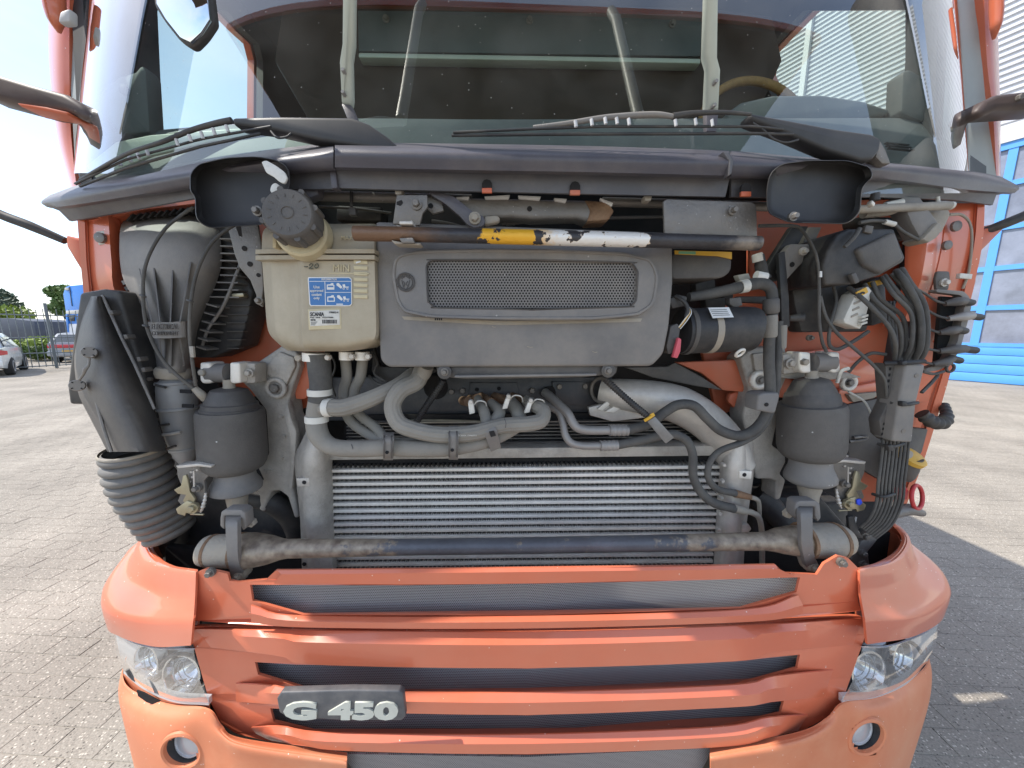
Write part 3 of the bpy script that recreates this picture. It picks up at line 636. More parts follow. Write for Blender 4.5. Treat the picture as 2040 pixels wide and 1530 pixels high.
b = at(-12, 700, 44); tree('hedge_shrub', b, hgt(5, 611, b), 1.7, 3200, 'leafyellow', 'bright yellow-green shrub showing above the storage container', leaf=.16, lumps=14, zlow=.55)
b = at(152, 700, 44); tree('slim_tree', b, hgt(143, 556, b), 1.0, 3600, 'leafgreen', 'light green tree rising behind the tall blue truck', leaf=.18, lumps=12, zlow=.35)
b = at(98, 700, 31); tree('low_shrub', b, hgt(98, 672, b), 1.1, 2600, 'leafyellow', 'low pale green shrub beyond the fence gate', leaf=.10, lumps=9, zlow=.05)
b = at(78, 700, 30); tree('dark_shrub', b, hgt(80, 690, b), .7, 1500, 'leafgreen', 'small dark green shrub at the end of the storage container', leaf=.09, lumps=7, zlow=.05)
vs, fs = [], []
for _ in range(16000):
    a = math.radians(random.uniform(84, 176)); d = random.uniform(90, 120); x, y = CAM.x+math.cos(a)*d, CAM.y+math.sin(a)*d
    top = 1.7+.5*math.sin(a*37)+.5*math.sin(a*91+1); z = random.uniform(0, 1)**.8*top; s = random.uniform(.3, .7); k = len(vs); p = Vector((x, y, z))
    e = Vector((random.gauss(0, 1), random.gauss(0, 1), random.gauss(0, 1))).normalized(); f = e.orthogonal().normalized()
    vs += [p-e*s, p+f*s*.6, p+e*s, p-f*s*.6]; fs.append([k, k+1, k+2, k+3])
me = bpy.data.meshes.new('far_trees'); me.from_pydata([tuple(v) for v in vs], [], fs); ft_ = link('far_trees', me, 'leafdark'); tag(ft_, 'distant belt of trees along the horizon', 'trees', kind='stuff')
# ================================================================== the truck
T = empty('truck', (0, 0, 0)); tag(T, 'orange truck with its front panel off and the engine bay laid open', 'truck')
def wallX(name, X, outer, holes, th, m, parent, sgn):
    loops = [outer]+holes; tri = geometry.tessellate_polygon([[Vector((a, b, 0)) for a, b in l] for l in loops])
    A = [Vector((X, a, b)) for l in loops for a, b in l]; n = len(A); B = [p+Vector((th*sgn, 0, 0)) for p in A]
    fs = [list(t) for t in tri]+[[n+i for i in t] for t in tri]; k = 0
    for l in loops:
        c = len(l); fs += [[k+i, k+(i+1) % c, n+k+(i+1) % c, n+k+i] for i in range(c)]; k += c
    return raw(name, A+B, fs, m, parent)
WX = 1.24
def yz(u, v, x):
    p = PX(u, v, x); return (p.y, p.z)
def winhole(pts, x):
    q = [yz(u, v, x) for u, v in pts]; return q
lw = [(287, 20), (292, 130), (298, 262), (505, 245), (506, 120), (498, 88), (470, 62), (430, 20)]
rw_ = [(1829, 20), (1829, 120), (1822, 225), (1650, 222), (1560, 205), (1534, 150), (1540, 105), (1570, 65), (1620, 20)]
for s, pts in ((-1, lw), (1, rw_)):
    x = s*WX; h = winhole(pts, x); zt = 3.0
    hole = [(a, min(b, zt)) for a, b in h]
    outer = [(.43, 1.45), (.75, .95), (2.35, .95), (2.35, 3.12), (.51, 3.12), (.43, 2.05)]
    wallX('cab_side', x, outer, [hole], .03, 'orange', T, s)
    wallX('door_trim', x-s*.012, [(.38, 1.5), (2.3, 1.5), (2.3, 3.08), (.50, 3.08), (.39, 2.05)], [hole], -.03, 'interior', T, s)
    raw('side_window', [Vector((x+s*.01, a, b)) for a, b in hole], [list(range(len(hole)))], 'sideglass', T)
box('cab_roof', (0, 1.45, 3.13), (2.5, 1.85, .06), 'orange', T, .02)
box('roof_lining', (0, 1.45, 3.06), (2.42, 1.7, .03), 'interior', T)
box('cab_back', (0, 2.34, 2.05), (2.46, .05, 2.1), 'orange', T)
box('rear_trim', (0, 2.28, 2.4), (2.40, .04, 1.35), 'brownpanel', T)
box('cab_floor', (0, 1.4, 1.86), (2.42, 1.75, .06), 'interior', T)
loft('roof_front', [[(-200, -330, .75), (1020, -360, .55), (2250, -330, .75)], [(-120, -150, .62), (1020, -190, .42), (2160, -150, .62)]], 'orange', T, n=16, th=.04, curve=True)
mk('lining', (.42, .46, .46), .6, var=.06)
# windscreen
def gy(x, z): return .150+.20*(abs(x-.04)/1.25)**5+(z-2.0)*.20
nx, nz = 48, 14; vs = []
for j in range(nz+1):
    for i in range(nx+1):
        q = 2*i/nx-1; zb = 1.96+.10*abs(q)**4; z = zb+(2.98-zb)*j/nz; hw = 1.265-.03*(z-2); x = .04+hw*q; vs.append((x, gy(x, z), z))
fs = [[j*(nx+1)+i, j*(nx+1)+i+1, (j+1)*(nx+1)+i+1, (j+1)*(nx+1)+i] for j in range(nz) for i in range(nx)]
ws = raw('windscreen', vs, fs, 'windscreen', T, 80)
def gs(u, v, off):                                    # point just behind the windscreen
    Y = .2
    for _ in range(12): p = P(u, v, Y); Y = gy(p.x, p.z)+off
    return (u, v, Y)
mk('frit', (.016, .022, .024), .5, var=.2)
loft('frit_band', [[gs(*q, .012) for q in ((225, 352), (400, 318), (560, 283), (690, 272), (900, 268), (1150, 270), (1450, 278), (1700, 296), (1850, 303), (1960, 318))],
                   [gs(*q, .012) for q in ((200, 368), (400, 345), (560, 312), (690, 304), (900, 304), (1150, 304), (1450, 312), (1700, 322), (1850, 330), (1960, 338))]], 'frit', ws, n=40, th=.003)
loft('dashboard', [[(170, 318, .44), (290, 264, .47), (540, 244, .42), (700, 236, .38), (1000, 238, .36), (1400, 236, .38), (1540, 236, .40), (1830, 236, .46), (1900, 250, .46), (1965, 315, .42)],
                   [(165, 345, .40), (290, 300, .38), (540, 275, .34), (700, 262, .30), (1000, 262, .28), (1400, 264, .30), (1540, 268, .32), (1830, 285, .38), (1900, 300, .40), (1965, 335, .40)],
                   [(165, 390, .40), (290, 370, .36), (540, 330, .32), (700, 320, .27), (1000, 320, .26), (1400, 325, .27), (1540, 330, .30), (1830, 350, .36), (1900, 360, .38), (1965, 370, .40)]], 'dash', T, n=48, th=.05, curve=True)
ext('instrument_hood', [(1452, 222), (1478, 203), (1540, 189), (1640, 188), (1720, 200), (1776, 218), (1768, 228), (1640, 244), (1450, 245)], .47, .22, 'dash', T, bev=.012, seg=3)
for k in range(3): ext('air_vent_slat', [(1768+k*3, 282+k*5), (1812+k*5, 287+k*5), (1813+k*5, 289+k*5), (1769+k*3, 284.5+k*5)], .335, .01, 'ink', T, bev=0)
sw = P(1500, 268, .78); ring('steering_wheel', 1503, 262, .62, 108, 8, 'rimtan', T, n=64, k=10, ax=Vector((.0, -.97, .22)))
# arms of the raised front hatch, hatch itself overhead
def harm(pts): return [(u, v, .03+.115*max(0, min(1, (v+60)/280))) for u, v in pts]
lp = ext('hatch_arm', harm([(681, -60), (705, -60), (704, 79), (699, 113), (701, 192), (699, 209), (679, 206), (675, 120), (680, 86)]), 0, .02, 'greypost', T, bev=.005)
ext('arm_foot', [(679, 205, .140), (699, 208, .140), (716, 246, .135), (702, 262, .135)], 0, .015, 'cowl', lp)
rp_ = ext('hatch_arm', harm([(1411, -60), (1434, -60), (1431, 113), (1437, 137), (1433, 221), (1407, 220), (1412, 130), (1405, 106)]), 0, .02, 'greypost', T, bev=.005)
ext('arm_foot', [(1407, 218, .140), (1433, 219, .140), (1428, 262, .135), (1408, 262, .135)], 0, .015, 'cowl', rp_)
for (u, v, q) in ((686, 144, lp), (686, 188, lp), (1423, 166, rp_), (1420, 213, rp_)): bolt(u, v, .03+.115*(v+60)/280-.001, 4, q, 'wetgrey', 'rivet', washer=False)
for u, q in ((693, lp), (1422, rp_)):
    p0 = P(u, -58, .04); sweep('arm_bend', [p0, p0+Vector((0, -.015, .10)), Vector((p0.x, -.03, 2.80)), Vector((p0.x, -.06, 2.89))], .016, 'greypost', q, 8)
ht = raw('front_hatch', [Vector((x, y, z)) for x, y, z in ((-1.16, -.07, 2.93), (1.16, -.07, 2.93), (1.16, -.55, 2.98), (-1.16, -.55, 2.98), (1.05, -.95, 2.92), (-1.05, -.95, 2.92), (-1.16, -.07, 2.90), (1.16, -.07, 2.90), (1.16, -.55, 2.95), (-1.16, -.55, 2.95), (1.05, -.95, 2.88), (-1.05, -.95, 2.88))],
         [[0, 1, 2, 3], [3, 2, 4, 5], [6, 9, 8, 7], [9, 11, 10, 8], [0, 6, 7, 1], [4, 10, 11, 5], [0, 3, 9, 6], [3, 5, 11, 9], [1, 7, 8, 2], [2, 8, 10, 4]], 'orange', T)
box('hatch_lining', (0, -.51, 2.888), (2.24, .86, .02), 'brownpanel', ht)
pn = ext('reflection_panel', [(560, 20), (700, 8), (1400, 12), (1540, 30), (1560, 120), (1500, 250), (620, 250), (545, 120)], .70, .03, 'brownpanel', T, bev=.01)  # panel inside the cab stands in for the hatch's reflection in the glass
ext('reflection_strip', [(714, 104), (1396, 116), (1396, 126), (714, 114)], .655, .04, 'greypost', pn, bev=.004)
mk('reflectgrey', (.085, .10, .105), .6, var=.15)
ext('reflection_upper', [(712, 20), (1400, 28), (1396, 112), (714, 102)], .685, .012, 'reflectgrey', pn, bev=.003)
for u, v in ((769, 38), (1055, 41), (1339, 48)): bolt(u, v, .684, 7, pn, 'steel', 'screw')  # modelled screws stand in for those mirrored from the hatch underside
# inner pillar trims
lt_ = ext('pillar_trim', [(176, 225), (205, 172), (237, 150), (268, 141), (281, 125), (290, 141), (298, 263), (215, 272), (190, 300)], .44, .05, 'dash', T, bev=.01)
disc('trim_plug', 248, 180, .438, 9, .004, 'ink', lt_)
rt_ = ext('pillar_trim', [(1800, 142), (1812, 135), (1822, 140), (1875, 172), (1947, 223), (1968, 300), (1900, 262), (1822, 236), (1796, 224)], .44, .05, 'dash', T, bev=.01)
disc('trim_plug', 1867, 179, .438, 9, .004, 'ink', rt_)
ext('sunlit_dash', [(170, 330), (230, 282), (300, 268), (540, 250), (560, 262), (420, 282), (300, 310), (190, 355)], .35, .01, 'greypost', T, bev=.004)  # pale sheet over the dash: sunlight put into the colour
# outer pillars
for sgn, rows in ((-1, [[(139, -60, .37), (138, 120, .37), (141, 260, .36), (152, 372, .33)], [(118, -60, .375), (112, 120, .375), (120, 260, .365), (146, 374, .34)], [(103, -60, .42), (99, 120, .42), (112, 260, .41), (141, 374, .37)], [(98, -60, .55), (97, 120, .55), (116, 260, .52), (139, 374, .45)]]),
                  (1, [[(1958, -60, .37), (1966, 120, .36), (1978, 220, .345), (1985, 350, .34)], [(1975, -60, .375), (1981, 120, .365), (1987, 220, .35), (1990, 350, .345)], [(1984, -60, .42), (1989, 120, .41), (1992, 220, .39), (1993, 352, .37)], [(1986, -60, .55), (1990, 120, .52), (1993, 220, .50), (1994, 354, .45)]])):
    loft('pillar', [[(u, v, y+.06) for u, v, y in r] for r in rows], 'orange', T, n=24, th=.02, curve=True, sub=3)
for s in (-1, 1):
    A_ = [Vector((s*1.226, .392, 1.90)), Vector((s*1.226, .442, 2.5)), Vector((s*1.226, .502, 3.05))]
    B_ = [P(*q) for q in (((152, 372, .40), (138, 120, .44), (139, -60, .45)) if s < 0 else ((1985, 350, .40), (1966, 120, .43), (1958, -60, .45)))]
    A_, B_ = resample(A_, 8), resample(B_, 8)
    raw('pillar_lining', A_+B_, [[i, i+1, 9+i, 8+i] for i in range(7)], 'lining', T, 60)
tube('pillar_cap', [(112, -40, .40), (108, 10, .40), (112, 42, .40), (118, 66, .41)], [22, 26, 18, 4], 'orange', T, n=16)
tube('pillar_cap', [(1984, -40, .40), (1985, 20, .40), (1984, 52, .40), (1980, 78, .41)], [16, 17, 13, 4], 'orange', T, n=16)
ext('pillar_bracket', [(118, 22), (138, 15), (138, 42), (114, 44)], .352, .02, 'trimgrey', T, bev=.005)
# mirrors: arms in view, heads further out
ext('mirror_arm', [(-60, 130), (0, 148), (60, 166), (125, 184), (160, 205), (185, 235), (165, 238), (130, 222), (60, 214), (0, 198), (-60, 182)], .30, .07, 'mirrorarm', T, bev=.012, seg=3)
ext('arm_trim', [(30, 203), (90, 212), (134, 222), (134, 229), (90, 221), (40, 212)], .29, .05, 'orange_dull', T, bev=.004)
ext('mirror_arm', [(1946, 222), (1965, 198), (1990, 186), (2040, 180), (2110, 172), (2110, 210), (2040, 215), (1990, 218), (1960, 232)], .30, .07, 'mirrorarm', T, bev=.012, seg=3)
bolt(2027, 196, .30, 6, T, 'steel', washer=False)
tube('mirror_brace', [(-70, 392, .34), (0, 427, .35), (60, 450, .36), (130, 480, .38)], [9, 9, 9, 7], 'black', T, n=10)
tube('mirror_brace', [(1962, 460, .38), (1998, 447, .36), (2040, 430, .35), (2120, 395, .34)], [7, 9, 9, 9], 'black', T, n=10)
ext('brace_bracket', [(131, 468), (158, 478), (166, 545), (150, 520), (132, 490)], .37, .03, 'orange_dull', T, bev=.004)
ext('brace_bracket', [(1938, 470), (1985, 445), (1996, 444), (2000, 456), (1950, 505), (1944, 515)], .37, .03, 'orange_dull', T, bev=.004)
for s in (-1, 1):
    mh = box('mirror_head', (s*1.53, .06, 2.79), (.26, .30, .74), 'black', T, .05)
    box('mirror_head', (s*1.53, .10, 2.27), (.24, .22, .24), 'black', T, .05)
    box('mirror_pane', (s*1.53, .212, 2.79), (.22, .01, .66), 'mirrorglass', mh)
# close-view mirror hanging before the windscreen
fm = ext('front_mirror', [(305, -40), (305, 8), (325, 40), (355, 78), (377, 92), (386, 91), (405, 72), (425, 42), (424, 30), (415, -40)], .02, .016, 'black', T, bev=.005, seg=3, r=10)
ext('mirror_pane', [(311, -40), (311, 6), (330, 38), (358, 73), (379, 84), (400, 64), (417, 38), (408, -40)], .015, .006, 'mirrorglass', fm, bev=.001)
# ------------------------------------------------------------------ cowl
mk('cowl2', (.085, .085, .095), .5, var=.12, scale=5, dirt=(.20, .18, .17), damt=.4, dscale=8, bump=.15, bscale=500)
def cowlseg(top, lip0, lip1, sk0, sk1, n):
    c = loft('cowl_panel', [top, lip0, lip1], 'cowl', T, n=n, th=.012, curve=True, sub=4, smooth=60)
    loft('cowl_skirt', [[(u, v-2, y+.012) for u, v, y in lip1], sk0, sk1], 'cowl2', c, n=n, th=.006, curve=False, smooth=30)
    return c
cowlseg([(100, 388, .36), (180, 362, .28), (380, 322, .20), (520, 300, .17), (664, 284, .155)],
        [(82, 402, .335), (150, 385, .235), (380, 342, .11), (520, 320, .075), (664, 300, .055)],
        [(92, 412, .335), (150, 408, .245), (380, 370, .12), (520, 345, .085), (664, 334, .062)],
        [(118, 420, .34), (160, 420, .27), (380, 376, .15), (520, 352, .115), (664, 340, .092)],
        [(138, 440, .36), (165, 436, .30), (380, 396, .155), (520, 378, .12), (664, 376, .097)], 30)
cowlseg([(667, 284, .155), (900, 286, .14), (1180, 291, .14), (1453, 300, .155)],
        [(667, 296, .050), (900, 302, .045), (1180, 308, .045), (1453, 314, .05)],
        [(667, 333, .055), (900, 338, .05), (1180, 343, .05), (1453, 350, .055)],
        [(667, 340, .085), (900, 346, .08), (1180, 350, .08), (1453, 357, .085)],
        [(667, 374, .09), (800, 378, .09), (1160, 386, .085), (1445, 392, .09)], 30)
cowlseg([(1457, 300, .155), (1600, 312, .175), (1760, 322, .21), (1930, 340, .29), (1995, 352, .36)],
        [(1457, 316, .055), (1600, 322, .08), (1760, 330, .125), (1930, 347, .235), (2030, 372, .335)],
        [(1457, 350, .062), (1600, 352, .088), (1760, 356, .135), (1930, 378, .245), (2022, 384, .335)],
        [(1457, 356, .092), (1600, 358, .12), (1760, 362, .16), (1930, 384, .27), (1985, 388, .32)],
        [(1457, 392, .097), (1600, 394, .125), (1740, 392, .165), (1900, 398, .27), (1978, 408, .32)], 30)
for u, v in ((664, 0), (1455, 0)): pass
ext('cowl_clip', [(656, 340), (668, 338), (672, 374), (660, 376)], .080, .02, 'cowl', T, bev=.002)
ext('cowl_clip', [(1440, 302), (1453, 302), (1462, 318), (1458, 346), (1452, 350), (1453, 320)], .042, .02, 'cowl2', T, bev=.002)
for u, v in ((970, 369), (1146, 373), (1487, 376)):
    ext('cowl_slot', [(u-10, v+6), (u-10, v-4), (u-6, v-10), (u, v-12), (u+6, v-10), (u+10, v-4), (u+10, v+6)], .078, .006, 'void', T, bev=0)
    ext('slot_tab', [(u-10, v+5), (u+10, v+5), (u+10, v+15), (u-10, v+15)], .0765, .006, 'orange_dull', T, bev=.001)
ext('wiper_well', [(790, 300), (900, 298), (1150, 303), (1180, 306), (1187, 312), (1182, 316), (1000, 311), (800, 306)], .075, .03, 'void', T, bev=0)
# pockets in the cowl
def pocket(outline, cx, cy, Y, depth, k, lipm='cowl2'):
    o = rnd(outline, 14, 5); n = len(o); V = []
    lay = [(1.0, Y+.045), (1.0, Y), (.985, Y-.002), (.97, Y+.002), (k+.03, Y+depth*.75), (k*.92, Y+depth)]
    for f, y in lay: V += [P(cx+(u-cx)*f, cy+(v-cy)*f, y) for u, v in o]
    K = len(lay); F = [[i*n+j, i*n+(j+1) % n, (i+1)*n+(j+1) % n, (i+1)*n+j] for i in range(K-1) for j in range(n)]+[[(K-1)*n+j for j in range(n)]]
    return raw('cowl_pocket', V, F, 'pocket', T, 50)
pl = pocket([(378, 345), (395, 326), (450, 314), (510, 311), (552, 318), (576, 334), (580, 372), (560, 400), (545, 420), (528, 448), (415, 455), (390, 438), (388, 392), (378, 380)], 470, 385, .050, .035, .93)
bolt(514, 421, .060, 10, pl)
ext('pocket_wing', [(565, 328), (600, 344), (634, 352), (634, 388), (600, 402), (556, 430), (545, 425)], .115, .03, 'cowl', pl, bev=.006); 
pr = pocket([(1533, 345), (1556, 326), (1610, 319), (1690, 319), (1735, 333), (1740, 352), (1718, 372), (1714, 425), (1690, 447), (1570, 444), (1528, 425), (1526, 380)], 1628, 382, .045, .032, .94)
bolt(1579, 432, .050, 9, pr)
mk('birdlime', (.75, .74, .70), .7, var=.15, scale=60, dirt=(.3, .3, .28), damt=.5, dscale=60)
ext('dropping', [(520, 322), (530, 319), (550, 330), (566, 342), (572, 354), (566, 366), (556, 362), (545, 352), (530, 344)], .046, .006, 'birdlime', pl, bev=.0015, r=4)
ext('dropping', [(540, 368), (548, 363), (558, 370), (556, 380), (545, 388), (537, 380)], .06, .006, 'birdlime', pl, bev=.0015, r=4)
# ------------------------------------------------------------------ wipers
def wiper(arm, cover, blade, bridges, hose):
    wv = ext('wiper', cover, .085, .035, 'pocket', T, bev=.008, seg=3)
    tube('arm', arm, [8-4.0*i/(len(arm)-1) for i in range(len(arm))], 'black', wv, n=8)
    tube('blade', blade[0], 3.2, 'black', wv, n=8, straight=True); tube('blade_rail', blade[1], 3.6, 'black', wv, n=8, straight=True)
    for a, b in bridges: tube('bridge', [(a[0], a[1], a[2]-.012), (b[0], b[1], b[2]-.012)], 3.6, 'trimgrey', wv, n=6, per=2)
    if hose: tube('washer_hose', hose, 2.5, 'black', wv, n=8)
    return wv
wy = .07
wiper([(462, 240, wy), (430, 246, wy), (380, 260, wy), (320, 284, wy), (250, 308, wy+.04), (160, 358, wy+.16)],
      [(460, 233), (560, 231), (700, 233), (735, 246), (770, 270), (806, 302), (780, 303), (745, 296), (640, 280), (540, 258), (462, 248)],
      ([(150, 366, .24), (250, 318, .13), (400, 277, .075), (540, 252, .07)], [(160, 371, .24), (250, 335, .14), (400, 292, .08), (520, 266, .075)]),
      [((x, y, wy+.01+max(0, 330-x)*.0009), (x+5, y+14, wy+.012+max(0, 330-x)*.0009)) for x, y in ((236, 316), (256, 309), (273, 303), (291, 296), (350, 276), (376, 268), (400, 262), (424, 255), (450, 249))],
      [(540, 262, .08), (552, 274, .075), (570, 273, .075), (580, 266, .08)])
wiper([(1340, 232, wy), (1380, 226, wy), (1440, 224, wy), (1496, 228, wy)],
      [(1494, 224), (1560, 236), (1660, 255), (1738, 266), (1758, 276), (1754, 300), (1740, 318), (1716, 320), (1650, 300), (1570, 266), (1496, 238)],
      ([(903, 264, wy+.01), (1060, 257, wy), (1200, 252, wy), (1500, 252, wy), (1560, 258, wy)], [(900, 270, wy+.012), (1060, 268, wy), (1200, 267, wy), (1500, 266, wy), (1580, 268, wy)]),
      [((x, y, wy), (x+2, y+13, wy)) for x, y in ((1146, 240), (1178, 237), (1205, 234), (1228, 234), (1252, 236), (1345, 238), (1385, 236), (1418, 238))],
      [(1500, 245, .075), (1520, 258, .07), (1540, 276, .068), (1565, 284, .07), (1590, 279, .075)])
tube('wiper_linkage', [(1062, 254, .078), (1130, 246, .072), (1210, 234, .07), (1300, 228, .07), (1345, 233, .07)], [5, 6, 7, 7, 6], 'plastic_grey', T, n=8)
ext('wiper_pivot', [(1754, 278), (1766, 300), (1776, 326), (1758, 326), (1745, 312)], .10, .03, 'steel', T)
# ------------------------------------------------------------------ bumper, grille, lamps
def yc(u): return .055*((u-1050)/680.)**2           # front bows back towards the sides
UP = holed('upper_grille_panel', [(388, 1143), (410, 1133), (453, 1143), (457, 1157), (473, 1160), (530, 1155), (542, 1143), (549, 1137), (1000, 1133), (1546, 1126), (1563, 1142), (1628, 1145), (1642, 1123), (1669, 1107), (1690, 1112), (1709, 1131), (1709, 1198), (1716, 1216), (1690, 1220), (1480, 1238), (1050, 1250), (620, 1250), (513, 1246), (382, 1236), (386, 1200)],
           [[(498, 1165), (800, 1166), (1100, 1162), (1350, 1157), (1594, 1150), (1587, 1180), (1477, 1212), (1050, 1226), (603, 1225), (503, 1197)]], .035, .006, 'orange', T, yf=yc)
def band(name, top, crease, bot, parent, m='orange', n=40, th=.003):
    f = lambda pl, y0: [(u, v, (y0 if 0 < i < len(pl)-1 or parent is UP else .0435)+yc(u)) for i, (u, v) in enumerate(pl)]
    return loft(name, [f(top[0], top[1]), f(crease[0], crease[1]), f(bot[0], bot[1])], m, parent, n=64, th=th, smooth=25, curve=True)
band('lower_lip', ([(500, 1206), (603, 1228), (1050, 1229), (1480, 1215), (1590, 1186)], .027), ([(500, 1222), (610, 1238), (1050, 1239), (1490, 1226), (1600, 1206)], .018), ([(500, 1240), (610, 1250), (1050, 1252), (1490, 1239), (1600, 1224)], .022), UP)
band('top_flange', ([(552, 1136), (1000, 1132), (1545, 1125)], .032), ([(560, 1144), (1000, 1140), (1550, 1133)], .026), ([(545, 1163), (1000, 1163), (1585, 1149)], .028), UP)
loft('grille_mesh', [[(u, v, .075+yc(u)) for u, v in ((490, 1160), (1050, 1160), (1600, 1146))], [(u, v, .062+yc(u)) for u, v in ((490, 1200), (603, 1230), (1050, 1232), (1480, 1216), (1595, 1184))]], 'grillemesh', UP, n=30, th=0)
LO = holed('grille_panel', rnd([(376, 1252), (392, 1247), (560, 1253), (1050, 1256), (1500, 1243), (1690, 1226), (1718, 1228), (1728, 1242), (1722, 1272), (1680, 1392), (1655, 1425), (1600, 1455), (1440, 1490), (1050, 1503), (690, 1497), (540, 1478), (470, 1462), (440, 1440), (415, 1390)], 8, 2),
           [[(508, 1319), (590, 1324), (1050, 1332), (1460, 1318), (1594, 1304), (1588, 1332), (1460, 1367), (1050, 1384), (640, 1382), (514, 1344)],
            [(538, 1411), (620, 1416), (1050, 1425), (1440, 1410), (1562, 1396), (1555, 1422), (1430, 1451), (1050, 1469), (660, 1466), (545, 1438)]], .045, .006, 'orange', T, yf=yc)
band('upper_bar', ([(385, 1253), (560, 1256), (1050, 1259), (1500, 1246), (1716, 1232)], .032), ([(400, 1264), (560, 1272), (620, 1280), (1050, 1285), (1470, 1273), (1520, 1262), (1712, 1250)], .012), ([(420, 1290), (560, 1308), (620, 1324), (1050, 1331), (1470, 1317), (1540, 1300), (1700, 1285)], .020), LO)
band('middle_bar', ([(470, 1362), (540, 1366), (640, 1377), (1050, 1380), (1460, 1365), (1540, 1348), (1660, 1335)], .024), ([(470, 1380), (560, 1382), (650, 1393), (1050, 1400), (1470, 1386), (1540, 1372), (1650, 1362)], .010), ([(470, 1398), (560, 1405), (650, 1416), (1050, 1424), (1460, 1409), (1540, 1398), (1645, 1388)], .016), LO)
band('lower_bar', ([(500, 1450), (560, 1448), (660, 1461), (1050, 1464), (1430, 1449), (1530, 1430), (1610, 1425)], .024), ([(510, 1462), (570, 1464), (660, 1478), (1050, 1482), (1440, 1468), (1530, 1448), (1600, 1440)], .012), ([(540, 1476), (600, 1484), (690, 1496), (1050, 1502), (1440, 1488), (1530, 1470), (1590, 1456)], .017), LO)
for rows in ([[(500, 1312), (1050, 1328), (1600, 1300)], [(505, 1345), (640, 1380), (1050, 1382), (1460, 1366), (1592, 1332)]], [[(532, 1406), (1050, 1420), (1568, 1392)], [(540, 1438), (660, 1464), (1050, 1466), (1430, 1450), (1560, 1420)]]):
    loft('grille_mesh', [[(u, v, .085+yc(u)) for u, v in rows[0]], [(u, v, .070+yc(u)) for u, v in rows[1]]], 'grillemesh', LO, n=30, th=0)
ext('lower_mesh', [(682, 1502), (1050, 1508), (1416, 1490), (1410, 1512), (1360, 1600), (740, 1600), (700, 1530)], .05, .004, 'grillemesh', T, bev=0)
# badge
bd = ext('badge', [(551, 1392), (560, 1380), (700, 1376), (795, 1377), (803, 1384), (808, 1428), (800, 1436), (700, 1436), (575, 1430), (556, 1420)], -.006, .016, 'badge', T, bev=.003, seg=3)
txt('lettering', 'G 450', 566, 1396, 793, 1432, -.0062, 'lettergrey', bd, depth=.0035, bold=.052)
# bumper corners
for u, v in ((420, 1140), (1676, 1120)): bolt(u, v, .030+yc(u), 9, T, 'steel')
def sq(rows): return [[(u, v, y if y < .06 else .06+(y-.06)*.55) for u, v, y in r] for r in rows]
LC = loft('bumper_corner', sq([[(310, 1050, .62), (288, 1068, .54), (302, 1104, .40), (335, 1128, .26), (390, 1138, .11)],
      [(306, 1046, .63), (280, 1064, .55), (290, 1110, .385), (332, 1138, .245), (390, 1146, .095)],
      [(300, 1060, .62), (266, 1100, .50), (272, 1145, .36), (330, 1172, .23), (389, 1178, .085)],
      [(290, 1070, .60), (254, 1125, .47), (262, 1165, .34), (325, 1192, .215), (388, 1196, .075)],
      [(262, 1090, .58), (214, 1158, .42), (228, 1205, .28), (300, 1228, .17), (386, 1226, .05)],
      [(250, 1110, .58), (203, 1188, .41), (218, 1226, .27), (300, 1246, .155), (384, 1242, .04)],
      [(260, 1150, .58), (214, 1240, .41), (238, 1268, .275), (306, 1288, .165), (380, 1286, .05)]]), 'orange', T, n=40, th=.006, curve=True, sub=2, smooth=34)
RC = loft('bumper_corner', sq([[(1755, 1035, .62), (1788, 1055, .54), (1800, 1080, .44), (1775, 1115, .28), (1713, 1134, .11)],
      [(1760, 1031, .63), (1797, 1052, .55), (1814, 1082, .43), (1785, 1122, .265), (1713, 1142, .095)],
      [(1766, 1046, .62), (1808, 1080, .52), (1822, 1118, .41), (1790, 1155, .25), (1714, 1172, .085)],
      [(1775, 1056, .60), (1818, 1098, .50), (1830, 1135, .39), (1795, 1172, .235), (1715, 1188, .075)],
      [(1800, 1072, .58), (1862, 1125, .47), (1876, 1172, .36), (1820, 1216, .20), (1722, 1226, .05)],
      [(1810, 1085, .58), (1880, 1148, .46), (1892, 1192, .35), (1830, 1230, .185), (1724, 1240, .04)],
      [(1800, 1140, .58), (1872, 1205, .45), (1876, 1236, .36), (1820, 1268, .195), (1728, 1284, .05)]]), 'orange', T, n=40, th=.006, curve=True, sub=2, smooth=34)
loft('corner_liner', sq([[(318, 1060, .64), (300, 1085, .5), (325, 1120, .33), (395, 1145, .14)], [(330, 1200, .64), (310, 1220, .5), (330, 1240, .33), (395, 1250, .14)]]), 'orange_dull', LC, n=16, th=.004, curve=True)
loft('corner_liner', sq([[(1748, 1042, .64), (1785, 1062, .54), (1796, 1085, .45), (1770, 1112, .30), (1706, 1140, .14)], [(1735, 1200, .64), (1770, 1215, .5), (1760, 1230, .4), (1706, 1250, .14)]]), 'orange_dull', RC, n=16, th=.004, curve=True)
